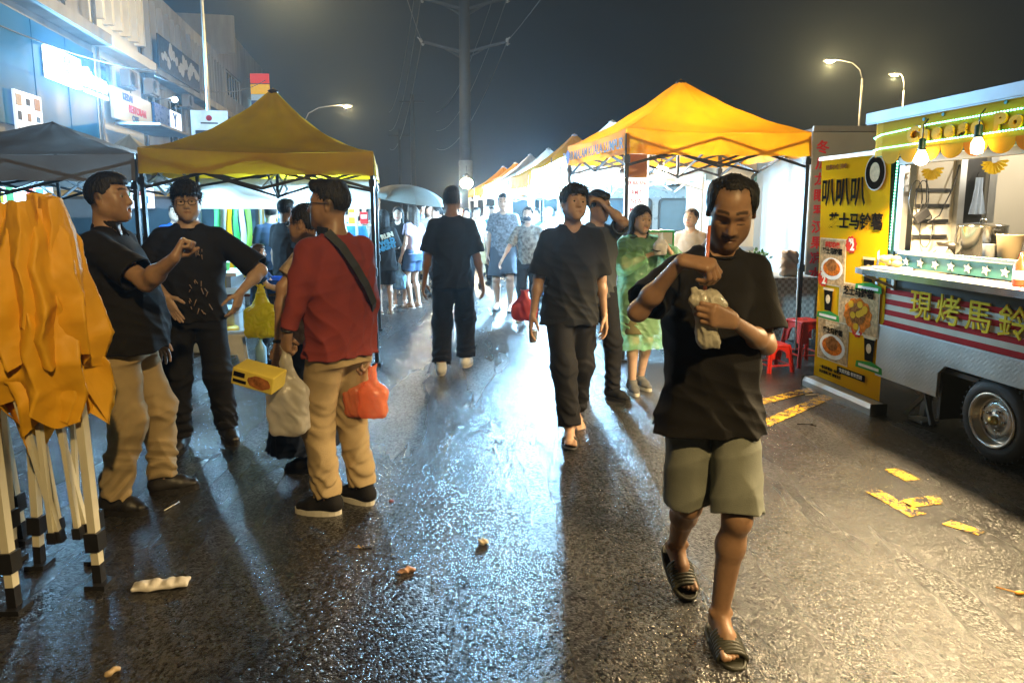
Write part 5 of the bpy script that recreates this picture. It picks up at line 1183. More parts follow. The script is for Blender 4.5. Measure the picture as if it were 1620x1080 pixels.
def person(label, pos, yaw=0.0, H=1.72, w=1.0, female=False, vox=.007, skin=(.36, .21, .13), lips=(.27, .135, .09), head=(0, 0, 0),
           lean=(0, 0), arms=None, legs=None, hair='short', hairm=None, top=None, bottom=None, shoes=None, group=None, mouth=0,
           stubble=0.0, face=True, glasses=False, belly=0.0, eyes=True, hip=0.0, headoff=(0, 0, 0), squint=0, sh=.165, seed=0, drop=0.0, lids=False, slim=1.0, cat='person'):
    root = thing('person', label, cat, (pos[0], pos[1], pos[2] if len(pos) > 2 else 0), yaw, group, scale=H / 1.72)
    s = H / 1.72; ca, sa = math.cos(-yaw), math.sin(-yaw)
    pz = pos[2] if len(pos) > 2 else 0
    def L(v):
        """local point; a mathutils Vector is taken as a world point"""
        if isinstance(v, Vector):
            x, y = v.x - pos[0], v.y - pos[1]
            return npv(((x * ca - y * sa) / s, (x * sa + y * ca) / s, (v.z - pz) / s))
        return npv(v)
    if female: sh = min(sh, .155)
    ln = lambda z: npv((lean[0] * (z - .93) / .54, lean[1] * (z - .93) / .54, 0)) if z > .93 else npv((0, 0, 0))
    D = npv((0, 0, -drop))
    hipj = {'L': npv((.085, 0, .90)) + D, 'R': npv((-.085, 0, .90)) + D}
    shj = {'L': npv((sh, .012, 1.378)) + ln(1.405) + D, 'R': npv((-sh, .012, 1.378)) + ln(1.405) + D}
    neck = npv((0, .018, 1.45)) + ln(1.45) + D
    hc = npv((0, -.012, 1.605)) + ln(1.605) + D + npv(headoff)
    Rh = np.array(Euler((R(head[1]), R(head[2]), R(head[0])), 'XYZ').to_matrix(), np.float32)
    # limbs
    arms = arms or {}; legs = legs or {}
    A = {}; G = {}
    for sd, sx in (('L', 1), ('R', -1)):
        a = dict(arms.get(sd, {})); S0 = shj[sd]
        wr = L(a['wrist']) if 'wrist' in a else npv((sx * (.235 + .03 * (w - 1)), -.03, .83)) + ln(1.2) * .6 + D
        if 'elbow' in a: el = L(a['elbow'])
        else:
            l1, l2 = .285, .255
            d = wr - S0; dl = float(np.linalg.norm(d)); dl2 = min(dl, (l1 + l2) * .998); dn = d / max(dl, 1e-6); wr = S0 + dn * dl2
            hint = unit(a.get('hint', (sx * .3, 1, -.1)))
            hint = unit(hint - dn * float(hint @ dn))
            x = (l1 * l1 - l2 * l2 + dl2 * dl2) / (2 * dl2); h = math.sqrt(max(l1 * l1 - x * x, 0))
            el = S0 + dn * x + hint * h
        f = unit(a['hdir']) if 'hdir' in a else unit(wr - el)
        n = unit(a.get('pn', (-sx, 0, 0))); n = unit(n - f * float(n @ f))
        t = np.cross(n, f) if sx > 0 else np.cross(f, n)
        A[sd] = dict(S=S0, E=el, W=wr, f=f, n=n, t=t, pose=a.get('pose', 'relax'))
        g = dict(legs.get(sd, {})); H0 = hipj[sd]
        an = L(g['ankle']) if 'ankle' in g else npv((sx * .09, .01, .085))
        if 'knee' in g: kn = L(g['knee'])
        else:
            l1, l2 = .425, .405
            d = an - H0; dl = float(np.linalg.norm(d)); dl2 = min(dl, (l1 + l2) * .999); dn = d / dl
            if dl > dl2: an = H0 + dn * dl2
            hint = unit(g.get('hint', (sx * .12, -1, 0))); hint = unit(hint - dn * float(hint @ dn))
            x = (l1 * l1 - l2 * l2 + dl2 * dl2) / (2 * dl2); h = math.sqrt(max(l1 * l1 - x * x, 0))
            kn = H0 + dn * x + hint * h
        fr = Euler((R(g.get('pitch', 0)), 0, R(g.get('toe', sx * 9))), 'XYZ')
        G[sd] = dict(H=H0, K=kn, A=an, M=np.array(fr.to_matrix(), np.float32))
    # ---- body
    F = Field()
    wb = w
    F.prof([(.80, 0, .005, .13 * wb, .09 * wb), (.93, 0, .005, .150 * wb, .098 * wb), (1.06, *(ln(1.06)[:2]), .128 * wb, .09 * wb + belly * .5), (1.25, *(ln(1.25)[:2]), .145 * wb, .095 * wb), (1.38, *(ln(1.38)[:2] + npv((0, .01))), .105, .066), (1.43, *(ln(1.43)[:2] + npv((0, .015))), .07, .055)] if drop == 0 else
           [(.80 - drop, 0, .005, .13 * wb, .09 * wb), (.93 - drop, 0, .005, .150 * wb, .098 * wb), (1.06 - drop, *(ln(1.06)[:2]), .128 * wb, .09 * wb + belly * .5), (1.25 - drop, *(ln(1.25)[:2]), .145 * wb, .095 * wb), (1.38 - drop, *(ln(1.38)[:2]), .12, .075), (1.43 - drop, *(ln(1.43)[:2]), .07, .055)], k=.04)
    nr = (.046 if female else .054) * (1 + .35 * (w - 1))
    F.cap(neck - npv((0, 0, .03)), hc + Rh @ npv((0, .022, -.05)), nr * 1.12, nr, .03)
    for sd, sx in (('L', 1), ('R', -1)):
        a = A[sd]; am = (.84 if (top or {}).get('sleeve') == 'long' else 1.0) * (.82 if female else .93) * (1 + .9 * (w - 1))
        F.cap(neck + npv((sx * .03, 0, -.012)), a['S'] - npv((0, 0, .006)), .031, .038, .04)
        F.cap(a['S'], a['E'], .047 * am, .038 * am, .03)
        mid = a['E'] + (a['W'] - a['E']) * .32
        F.cap(a['E'], mid, .038 * am, .0405 * am, .03); F.cap(mid, a['W'], .0405 * am, .0265 * am, .03, flat=(a['n'], .86))
        F.ell(a['E'] + unit(a['E'] - (a['S'] + a['W']) / 2) * .012, (.022, .022, .022), .02)
        hand(F, a, sx, .92 if female else 1.0)
        g = G[sd]; lm = (.82 if (bottom or {}).get('kind', 'trousers') == 'trousers' else 1.0) * (.9 if female else 1.0) * (1 + .5 * (w - 1))
        F.cap(g['H'], g['K'], .082 * lm, .054 * lm, .04)
        bk = npv((0, .016, 0)); c1 = g['K'] + (g['A'] - g['K']) * .3 + bk
        F.cap(g['K'], c1, .05 * lm, .054 * lm, .03); F.cap(c1, g['A'] + npv((0, .004, .02)), .054 * lm, .034, .03)
        F.ell(g['K'] + npv((0, -.03, .0)), (.034 * lm, .028, .04), .03)
        F.frame(g['M'], g['A'])
        F.cap((0, .03, -.045), (0, -.07, -.052), .036, .03, .03); F.cap((0, .0, -.01), (0, -.075, -.04), .03, .024, .03)
        F.cap((.004 * sx, -.07, -.055), (.006 * sx, -.13, -.063), .026, .018, .02, flat=((1, 0, 0), 1.45))
        F.ell((sx * .034, 0, .005), (.012, .014, .014), .015); F.ell((-sx * .034, -.003, .008), (.012, .014, .014), .015)
        if (shoes or {}).get('kind') in ('slides', 'sandals', 'flipflops'):
            for i in range(5):
                x = -sx * (.032 - .0165 * i); yy = (-.135, -.138, -.131, -.122, -.11)[i]; rr = (.0135, .0095, .009, .0085, .008)[i]
                F.cap((x, -.115 + i * .004, -.062), (x - sx * .002, yy - .03, -.067), rr * 1.02, rr * .92, .006)
        F.frame()
    # ---- head
    F.frame(Rh, hc)
    fm = (.95 if female else 1.0) * slim
    F.ell((0, .012, .03), (.074, .094, .086), .03)
    F.ell((0, -.03, -.018), (.063 * fm * (1 + .12 * (w - 1)), .062, .085), .04)
    jw = .037 * (1 + .5 * (w - 1)) * (.88 if female else 1) * slim ** 1.6
    for sx in (1, -1):
        F.cap((sx * (jw + .012), .0, -.052), (sx * .010, -.064, -.094), .024, .020, .035)
        F.ell((sx * .040, -.058, -.022), (.019, .017, .020), .03); F.ell((sx * .034, -.052, -.056), (.022, .020, .026), .03)
        if face:
            F.cap((sx * .010, -.083, .029), (sx * .047, -.066, .026), .0095 if not female else .007, .008, .016)
            F.ell((sx * .031, -.098, .004), (.020, .017, .0125), .016, sub=True)
    F.ell((0, -.07, -.095), (.019, .018, .018), .02); F.ell((0, -.068, -.060), (.030, .022, .028), .03)
    if face:
        F.cap((0, -.082, .016), (0, -.1035, -.030), .0085, .0125, .014)
        for sx in (1, -1):
            F.ell((sx * .0125, -.093, -.035), (.0085, .011, .008), .008)
            F.cap((0, -.0935, -.0575), (sx * .019, -.081, -.0668), .0050, .0035, .006)
            F.cap((0, -.0915, -.0715), (sx * .016, -.0825, -.0695), .0062, .004, .006)
            F.ell((sx * .007, -.101, -.043), (.0035, .006, .004), .004, sub=True)
            e = .003 * squint
            if lids: F.ell((sx * .031, -.0745, -.0005), (.0165, .0135, .0115), .004)
            F.ell((sx * .031, -.0765, .0102 - e), (.0165, .0125, .0075), .006); F.ell((sx * .031, -.0765, -.0085 + e * .6), (.0155, .0115, .0058), .006)
        if mouth: F.ell((0, -.097, -.066), (.012 + .006 * mouth, .016, .003 + .009 * mouth), .005, sub=True)
        else: F.cap((-.018, -.090, -.0672), (0, -.097, -.0652), .0018, .0022, .004, sub=True); F.cap((.018, -.090, -.0672), (0, -.097, -.0652), .0018, .0022, .004, sub=True)
    for sx in (1, -1):
        er = np.array(Euler((R(-8), 0, R(sx * 18))).to_matrix(), np.float32)
        F.ell((sx * .077, .014, -.006), (.008, .019, .031), .010, rot=er)
        F.ell((sx * .086, .008, -.004), (.006, .010, .018), .005, rot=er, sub=True)
    F.frame()
    sk = npv(skin)
    def tint(P):
        c = np.tile(sk, (len(P), 1)); q = (P - hc) @ Rh
        x, y, z = np.abs(q[:, 0]), q[:, 1], q[:, 2]
        fr = sstep(-.055, -.075, y)
        lip = fr * sstep(.026, .018, x) * sstep(.0105, .006, np.abs(z + .0655)) * sstep(-.083, -.088, y)
        c = lerp3(c, lips, lip * .85)
        if face:
            bz = .034 + .006 * np.sin(np.clip(x / .05, 0, 1) * 3.0)
            br = sstep(-.05, -.06, y) * sstep(.008, .013, x) * sstep(.053, .047, x) * sstep(.0062, .0035, np.abs(z - bz))
            c = lerp3(c, (.02, .015, .012), br * (.85 if not female else .6))
        if lids:
            la = sstep(-.06, -.07, y) * sstep(.015, .019, x) * sstep(.046, .042, x) * sstep(.0028, .0012, np.abs(z + .0065 - .12 * np.abs(x - .031))); c = lerp3(c, (.02, .014, .01), la * .9)
        if stubble:
            st = fr * sstep(.034, .026, x) * sstep(.008, .004, np.abs(z + .0505)) * sstep(-.082, -.088, y) + .25 * fr * sstep(.03, .02, x) * sstep(-.088, -.10, z)
            c = lerp3(c, (.05, .04, .035), np.clip(st, 0, 1) * stubble)
        if hair in ('balding', 'short', 'crop', 'fade', 'flat'):
            hl = {'balding': .090}.get(hair, .062)
            sc = np.maximum(sstep(hl - .01, hl + .012, z) * sstep(-.085, -.05, y), sstep(.012, .03, y) * sstep(-.055, -.03, z))
            sc = np.maximum(sc, sstep(-.018, .002, y) * sstep(-.02, .0, z) * sstep(.055, .066, x))
            c = lerp3(c, (.025, .02, .017), sc * (.75 if hair != 'balding' else .55))
        # palms and soles are paler, knuckles and knees a little darker
        return c
    F.build('body', SKIN, root, vox, tint)
    # ---- eyes
    if face and eyes:
        for sx in (1, -1):
            e = MB(); e.sphere((0, 0, 0), .0112, 12, 0); e.lathe([(.0001, .0119), (.0042, .0112), (.0068, .0096), (.0069, .008)], (0, 0, 0), 12, 1, axis=(0, -1, -.25 if squint else 0), close=False)
            p = Rh @ npv((sx * .031, -.0735, .001)) + hc
            e.build('eye', [EYEW, EYED], root, tuple(p), tuple(Euler((R(head[1]), R(head[2]), R(head[0])))))
    make_hair(root, hair, hairm or HAIRM, Rh, hc, vox, seed, female)
    if top: make_top(root, top, A, ln, D, sh, w, belly, vox, seed, neck, female, drop)
    if bottom: make_bottom(root, bottom, G, w, vox, seed, female, drop)
    if shoes: make_shoes(root, shoes, G, vox)
    if glasses:
        g = MB()
        for sx in (1, -1):
            ring = [Vector((sx * .033 + .023 * math.copysign(abs(math.cos(a)) ** .6, math.cos(a)), -.103 + abs(.023 * math.cos(a) + .01) * .12, .0 + .0165 * math.copysign(abs(math.sin(a)) ** .6, math.sin(a)))) for a in [2 * math.pi * i / 16 for i in range(17)]]
            g.tube(ring, .0022, 6); g.tube([(sx * .056, -.1, .006), (sx * .078, -.05, .008), (sx * .082, .01, .004)], .0022, 6)
        g.tube([(-.01, -.105, .004), (.01, -.105, .004)], .002, 6)
        g.build('glasses', mat('black_frame', (.012, .012, .014), .3), root, tuple(hc), tuple(Euler((R(head[1]), R(head[2]), R(head[0])))))
    root['_hc'] = [float(a) for a in hc]
    for sd in 'LR':
        for kk in 'WEfnt': root['_' + sd + kk] = [float(a) for a in A[sd][kk]]
    return root

def hand(F, a, sx, sc=1.0):
    W_, f, n, t = a['W'], a['f'], a['n'], a['t']; pose = a['pose']
    cur = {'relax': ([14, 18, 22, 26], [22, 26, 28, 30], [14, 16, 18, 18]), 'flat': ([2] * 4, [4] * 4, [3] * 4),
           'fist': ([78, 82, 84, 84], [95, 98, 98, 96], [60, 60, 60, 60]), 'grip': ([46, 50, 54, 58], [58, 60, 60, 60], [30, 30, 30, 30]),
           'pinch': ([52, 60, 66, 70], [48, 62, 66, 70], [18, 28, 34, 38]), 'point': ([10, 80, 84, 86], [12, 98, 98, 96], [6, 60, 60, 60]),
           'hook': ([40, 44, 48, 50], [85, 86, 86, 84], [50, 50, 50, 50]), 'cup': ([30, 34, 38, 42], [50, 52, 54, 56], [28, 28, 28, 28])}[pose]
    base = [(.027, .092), (.009, .095), (-.009, .091), (-.026, .083)]; ln_ = [(.042, .025, .021), (.046, .029, .022), (.042, .027, .021), (.033, .020, .018)]
    for i in range(4):
        k = W_ + sc * (f * base[i][1] + t * base[i][0])
        F.cap(W_ + t * base[i][0] * .55 + f * .008, k, .0155 * sc, .0120 * sc, .014)
        ang = 0; p = k; side = t * (.10, .03, -.03, -.12)[i]
        for j in range(3):
            ang += R(cur[j][i]); d = unit(f * math.cos(ang) + n * math.sin(ang) + side * max(0, math.cos(ang)) * (1 if pose in ('relax', 'flat', 'cup') else .2))
            q = p + d * ln_[i][j] * sc; r0 = (.0098, .0088, .0080, .0072)[j]; r1 = (.0088, .0080, .0072)[j]
            F.cap(p, q, r0 * sc, r1 * sc, .004); p = q
    th = {'relax': ((.62, .62, .48), (.86, .30, .42)), 'flat': ((.6, .75, .15), (.8, .55, .1)), 'fist': ((.60, .42, .66), (.62, -.55, .56)), 'grip': ((.45, .45, .78), (.70, .0, .72)),
          'pinch': ((.68, .36, .66), (.78, -.05, .62)), 'point': ((.55, .42, .68), (.66, -.4, .6)), 'hook': ((.55, .35, .75), (.65, -.3, .7)), 'cup': ((.45, .6, .7), (.75, .2, .6))}[pose]
    p = W_ + sc * (f * .022 + t * .022 + n * .006)
    for v, l, r0, r1 in ((th[0], .048, .0145, .0118), (th[1], .034, .0115, .0098), (th[1], .024, .0098, .0080)):
        d = unit(f * v[0] + t * v[1] + n * v[2]); q = p + d * l * sc; F.cap(p, q, r0 * sc, r1 * sc, .008); p = q

def make_hair(root, kind, m, Rh, hc, vox, seed, female):
    if kind in (None, 'none'): return
    F = Field(); F.frame(Rh, hc); rs = np.random.RandomState(seed + 5); ph = rs.rand(6) * 6
    hv = min(vox, .005)
    def loc(fn):
        return lambda P: fn((P - hc) @ Rh)
    def cut(hl, side=.004, nape=-.062, temple=.0, jag=.5):
        def fn(q):
            x, y, z = np.abs(q[:, 0]), q[:, 1], q[:, 2]
            h = hl + jag * (.006 * np.sin(q[:, 0] * 130 + ph[0]) + .004 * np.sin(q[:, 0] * 290 + ph[1])) - .12 * np.maximum(x - .03, 0) + temple * np.exp(-((x - .045) / .014) ** 2)
            a = np.maximum(y - (.012 - .35 * np.maximum(z, -.02) - .050 * sstep(.046, .064, x)), z - h)              # face and temples
            b = np.maximum(y - side, z + .012)                                       # in front of the ears
            ear = np.sqrt(((y - .014) / .024) ** 2 + ((z + .006) / .034) ** 2) - 1.0
            ear = np.maximum(ear * .03, .060 - x)
            c = z - nape
            r = np.minimum(np.minimum(a, b), c)
            return -np.minimum(r, ear)
        return loc(fn)
    strand = lambda amp: (lambda P: (lambda q: amp * (np.sin(q[:, 0] * 420 + 3 * np.sin(q[:, 1] * 60 + ph[2])) + np.sin(q[:, 0] * 230 + q[:, 1] * 150 + ph[3]) + .8 * np.sin(q[:, 1] * 270 + q[:, 2] * 120 + ph[4])))((P - hc) @ Rh).astype(np.float32))
    if kind == 'short':
        F.ell((0, .014, .034), (.083, .103, .096), .02); F.ell((0, -.045, .085), (.062, .045, .034), .03); F.clip(cut(.066)); F.disp = strand(.0009)
    elif kind == 'fade':
        F.ell((0, .016, .030), (.0805, .0965, .0890), .02); F.ell((0, -.014, .080), (.062, .084, .050), .03); F.clip(cut(.064, side=-.002, nape=-.05)); F.disp = strand(.0008)
    elif kind == 'flat':
        F.ell((0, .016, .030), (.0800, .0968, .0885), .02); F.box((0, -.006, .094), (.062, .086, .032), .028, .03); F.clip(cut(.066, nape=-.055)); F.disp = strand(.0008)
    elif kind == 'balding':
        F.ell((0, .015, .030), (.0795, .0985, .0905), .02); F.ell((.064, .02, .045), (.019, .055, .045), .03); F.ell((-.064, .02, .045), (.019, .055, .045), .03)
        F.clip(cut(.100, nape=-.055, temple=.006, jag=.25)); F.disp = strand(.0007)
    elif kind == 'fringe':
        F.ell((0, .012, .040), (.091, .108, .100), .02); F.ell((0, -.062, .072), (.070, .040, .042), .03)
        F.clip(cut(.040, nape=-.06)); F.disp = strand(.0026)
        for i in range(9):
            x = -.06 + .015 * i; F.cap((x, -.086 + abs(x) * .35, .075), (x + .006 * math.sin(i * 2.3), -.099 + abs(x) * .35, .036 + .008 * math.sin(i * 4.1)), .010, .003, .006)
    elif kind == 'mop':
        F.ell((0, .014, .042), (.090, .107, .098), .02); F.ell((.0, -.055, .082), (.068, .048, .040), .03); F.clip(cut(.052, nape=-.07)); F.disp = strand(.0024)
        for i in range(7):
            x = -.05 + .0165 * i; F.cap((x, -.08 + abs(x) * .4, .085), (x * 1.15 + .008, -.094 + abs(x) * .4, .046 + .007 * math.sin(i * 3.7)), .011, .004, .008)
    elif kind in ('long', 'tied', 'bob'):
        F.ell((0, .014, .036), (.085, .104, .094), .02)
        if kind != 'tied':
            ln_ = -.30 if kind == 'long' else -.13
            for sx in (1, -1):
                F.cap((sx * .072, .016, .02), (sx * .082, .02, ln_), .026, .020, .03, flat=((1, 0, 0), .75)); F.cap((sx * .045, .07, .0), (sx * .055, .07, ln_ * 1.1), .042, .034, .04)
            F.cap((0, .085, .0), (0, .085, ln_ * 1.15), .045, .04, .04)
        else:
            F.ell((0, .115, .02), (.034, .03, .034), .02); F.cap((0, .12, .0), (0, .135, -.12), .022, .010, .02)
        cc = cut(.070, side=-.012, nape=-.05)
        def clipf(P):
            q = (P - hc) @ Rh
            d = cc(P)
            keep = (q[:, 1] > .0) & (q[:, 2] < -.005) if kind != 'tied' else np.zeros(len(q), bool)
            hl = .078 - .9 * np.maximum(np.abs(q[:, 0]) - .012, 0)
            a = np.maximum(q[:, 1] + .012, q[:, 2] - hl)
            return np.where(keep, -.003, np.maximum(d if kind == 'tied' else -9., -a))
        F.clip(clipf); F.disp = strand(.0014)
    o = F.build('hair', m, root, hv)
    if vox < .0078:
        # loose strands over the mass of hair
        me = o.data; nv = len(me.vertices); co = np.empty(nv * 3, np.float32); no = np.empty(nv * 3, np.float32)
        me.vertices.foreach_get('co', co); me.vertices.foreach_get('normal', no); co = co.reshape(-1, 3); no = no.reshape(-1, 3)
        long_ = kind in ('long', 'bob', 'tied'); ns = 2600 if vox < .006 else 1400
        pick = rs.randint(0, nv, ns); q = (co[pick] - hc) @ Rh; n_ = no[pick] @ Rh
        flow = np.stack([q[:, 0] * 3.0, np.where(q[:, 1] < .03, -.75, .55) + 0 * q[:, 1], -.35 - 5 * np.abs(q[:, 0])], 1) if not long_ else np.stack([q[:, 0] * 2, q[:, 1] * 2, -1.2 + 0 * q[:, 0]], 1)
        flow = flow - n_ * (flow * n_).sum(1)[:, None]; flow /= np.linalg.norm(flow, axis=1)[:, None] + 1e-6
        ln_s = {'balding': .010, 'short': .017, 'fade': .010, 'flat': .014, 'fringe': .026, 'mop': .026}.get(kind, .04) * (.5 + rs.rand(ns)) * (1.0 if not (kind in ('fade', 'flat')) else 1)
        if kind in ('fade', 'flat', 'short', 'balding'): ln_s = ln_s * np.clip(.35 + (q[:, 2] + .02) * 9, .25, 1)
        lift = (.16 if long_ else {'flat': .75, 'fade': .55, 'balding': .28}.get(kind, .42)) * (.4 + rs.rand(ns))
        d1 = flow + n_ * lift[:, None] + rs.randn(ns, 3) * .16; d1 /= np.linalg.norm(d1, axis=1)[:, None]
        d2 = flow * 1.0 + n_ * (lift * .3)[:, None] + np.array((0, 0, -.25)) + rs.randn(ns, 3) * .16; d2 /= np.linalg.norm(d2, axis=1)[:, None]
        sd = np.cross(n_, d1); sd /= np.linalg.norm(sd, axis=1)[:, None] + 1e-6; wd = (.0011 + .0007 * rs.rand(ns))[:, None]
        p0 = q - n_ * .002; p1 = p0 + d1 * ln_s[:, None] * .55; p2 = p1 + d2 * ln_s[:, None] * .5
        V = np.stack([p0 - sd * wd, p0 + sd * wd, p1 + sd * wd * .8, p1 - sd * wd * .8, p2], 1) @ Rh.T + hc
        bm = bmesh.new(); bm.from_mesh(me)
        for k in range(ns):
            v = [bm.verts.new(V[k, j].tolist()) for j in range(5)]; bm.faces.new((v[0], v[1], v[2], v[3])).smooth = True; bm.faces.new((v[3], v[2], v[4])).smooth = True
        bm.to_mesh(me); bm.free()
    return o

def make_top(root, T, A, ln, D, sh, w, belly, vox, seed, neck, female, drop):
    m = T['mat']; hem = T.get('hem', .80) - drop; loose = T.get('loose', 1.0); kind = T.get('sleeve', 'short')
    F = Field()
    wx = w * loose; by = belly
    wr = .86 if female else 1.0
    dz = -drop
    rings = [(hem + .0, 0, .004 - by * .5, .178 * wx * T.get('flare', 1.0), .122 * wx * T.get('flare', 1.0) + by * .5), (.95 + dz, 0, .004 - by * .6, .172 * wx * (1 if not female else .9), .118 * wx + by * .7),
             (1.08 + dz, *(ln(1.08)[:2] + npv((0, -by * .5))), .168 * wx * wr, .117 * wx + by * .6), (1.22 + dz, *(ln(1.22)[:2] + npv((0, -by * .1))), .178 * wx * (wr + .04), .122 * max(w, .95) + by * .2),
             (1.33 + dz, *(ln(1.33)[:2] + npv((0, .006))), .172 * max(w, .95) * (sh / .172), .112 * max(w, .95)), (1.40 + dz, *(ln(1.40)[:2] + npv((0, .012))), .135 * max(w, .95) * (sh / .172), .090), (1.455 + dz, *(ln(1.45)[:2] + npv((0, .018))), .072, .062)]
    if hem > .94 + dz: rings = [r for r in rings if r[0] <= hem or r[0] > hem + .02]; rings = [rings[0]] + [r for r in rings[1:] if r[0] > hem]
    F.prof(rings, .03, 2.3)
    for sd, sx in (('L', 1), ('R', -1)):
        a = A[sd]; S0, E0, W0 = a['S'], a['E'], a['W']
        F.cap(neck + npv((sx * .045, .002, -.02)), S0 + npv((sx * -.012, 0, .0)), .036, .050, .04)
        if kind == 'short':
            l = T.get('slen', .74); r0, r1 = T.get('sr', (.058, .074)); am = 1 + .6 * (w - 1)
            e = S0 + (E0 - S0) * l
            cone_end(F, S0, e, min(r0, .060) * am, r1 * am, .035)
            cone_end(F, S0, e, (r0 - .013) * am, (r1 - .013) * am, .004, lo=.72, hi=1.25, sub=True)
        elif kind == 'long':
            F.cap(S0, E0, .065 * w, .064, .035); e = E0 + (W0 - E0) * .97
            cone_end(F, E0, e, .060, .043, .03)
        elif kind == 'wide':
            F.cap(S0, E0, .085, .090, .05); e = E0 + (W0 - E0) * .85
            cone_end(F, E0, e, .092, .085, .05); cone_end(F, E0, e, .086, .079, .004, lo=.6, hi=1.3, sub=True)
    # hollow hem
    F.prof([(hem - .05, 0, .004 - by * .5, rings[0][3] - .014, rings[0][4] - .014), (hem + .05, *[float(np.interp(hem + .05, [r[0] for r in rings], [r[i] for r in rings])) - (.014 if i > 2 else 0) for i in (1, 2, 3, 4)])], .004, 2.4, sub=True)
    # neckline
    nk = T.get('neck', 'crew')
    F.cap(neck + npv((0, .0, -.012)), neck + npv((0, -.03, .13)), .053 if nk != 'wide' else .07, .075, .006, sub=True)
    F.cap(neck + npv((0, -.045, .0)), neck + npv((0, -.10, .05)), .042, .06, .01, sub=True)
    if nk == 'v': F.cap(neck + npv((0, -.075, .01)), neck + npv((0, -.125, -.10)), .040, .004, .008, sub=True)
    am_ = T.get('fold', .006)
    F.disp = folds(seed, am_, T.get('fa', 24), T.get('fl', 7), 1.38 + dz, hem)
    o = F.build('shirt' if T.get('name') is None else T['name'], m, root, max(vox, .0045), T.get('tint'))
    if nk in ('crew', 'v') and T.get('rib', True) and vox < .0075:
        pts = []
        for i in range(25):
            a = 2 * math.pi * i / 24
            x, y = .066 * math.sin(a), .066 * math.cos(a)
            z = .018 - .034 * max(0, -math.cos(a)) ** 1.5 if False else .0
            pts.append(Vector((x, y - .004, .016 - .026 * (1 - math.cos(a)) / 2 - (0.075 * max(0, -math.cos(a)) ** 6 if nk == 'v' else 0))))
        b = MB(); b.tube([p + Vector(neck.tolist()) + Vector((0, -.012, -.012)) for p in pts], .0055, 6, cap=False); b.build('collar', m, root)
    elif nk == 'polo':
        C = Field(); C.frame(None, neck)
        C.cap((0, .0, .0), (0, -.012, .03), .068, .062, .01); C.cap((0, .0, -.03), (0, -.02, .10), .058, .058, .004, sub=True)
        C.cap((0, -.05, .01), (0, -.10, -.02), .02, .03, .01, sub=True)
        C.cap((.03, -.055, .02), (.05, -.085, -.03), .016, .008, .01, flat=((0, 1, 0), .5)); C.cap((-.03, -.055, .02), (-.05, -.085, -.03), .016, .008, .01, flat=((0, 1, 0), .5))
        C.build('collar', m, root, .004)
    return o

def make_bottom(root, B, G, w, vox, seed, female, drop):
    m = B['mat']; kind = B.get('kind', 'trousers'); F = Field(); top = B.get('top', 1.0) - drop
    hz = -drop
    wl = w * B.get('loose', 1.0); wh_ = wl; wl = (1 + .45 * (w - 1)) * B.get('loose', 1.0)
    if kind == 'skirt':
        h = B.get('hem', .3); sw = B.get('swing', (0, 0)); fl = B.get('flare', .30)
        F.prof([(h, sw[0], sw[1], fl, fl * .8), ((h + top) / 2, sw[0] * .5, sw[1] * .5, (fl + .15) / 2 * 1.02, (fl * .8 + .11) / 2), (top - .12, sw[0] * .1, 0, .165 * w, .125 * w), (top, 0, .004, .135 * w, .10 * w)], .03, 2.0)
        F.prof([(h - .05, sw[0], sw[1], fl - .02, fl * .8 - .02), (h + .08, sw[0] * .9, sw[1] * .9, fl - .03, fl * .8 - .03)], .004, 2.0, sub=True)
        F.disp = folds(seed + 3, B.get('fold', .012), 34, 2.5, top - .1, h)
        return F.build('skirt', m, root, vox)
    F.prof([(.80 + hz, 0, .006, .150 * wh_, .115 * wh_), (.92 + hz, 0, .006, .152 * wh_, .108 * wh_), (1.0 + hz, 0, .004, .146 * wh_, .104 * wh_), (top, 0, .004, .142 * wh_, .10 * wh_)] if top > 1.01 + hz else
           [(.80 + hz, 0, .006, .150 * wh_, .115 * wh_), (.92 + hz, 0, .006, .152 * wh_, .108 * wh_), (top, 0, .004, .138 * wh_, .098 * wh_)], .03, 2.3)
    for sd, sx in (('L', 1), ('R', -1)):
        g = G[sd]; H0, K, A0 = g['H'], g['K'], g['A']
        if kind == 'trousers':
            r0, r1, r2 = B.get('r', (.098, .074, .062))
            F.cap(H0, K, r0 * wl, r1 * wl, .04)
            e = K + (A0 - K) * B.get('len', .96)
            cone_end(F, K, e, r1 * wl, r2 * wl, .05)
        else:
            r0, r1 = B.get('r', (.105, .125)); l = B.get('len', .92)
            e = H0 + (K - H0) * l
            cone_end(F, H0 + npv((0, 0, .02)), e, r0 * wl, r1 * wl, B.get('k', .045)); cone_end(F, H0, e, r0 * wl - .014, r1 * wl - .014, .004, lo=.8, hi=1.3, sub=True)
    zz = .95 + hz
    f1 = folds(seed + 3, B.get('fold', .006), 22, 8, zz, .3)
    if kind == 'trousers':
        def f2(P):
            z = P[:, 2]; k = sstep(.34, .14, z) + .5 * np.exp(-((z - .5) / .08) ** 2)
            return f1(P) + (B.get('bunch', .007) * k * np.sin(z * 95 + 14 * P[:, 0] + 9 * np.sin(P[:, 1] * 14 + seed))).astype(np.float32)
        F.disp = f2
    else: F.disp = f1
    return F.build('trousers' if kind == 'trousers' else 'shorts', m, root, max(vox, .0045))

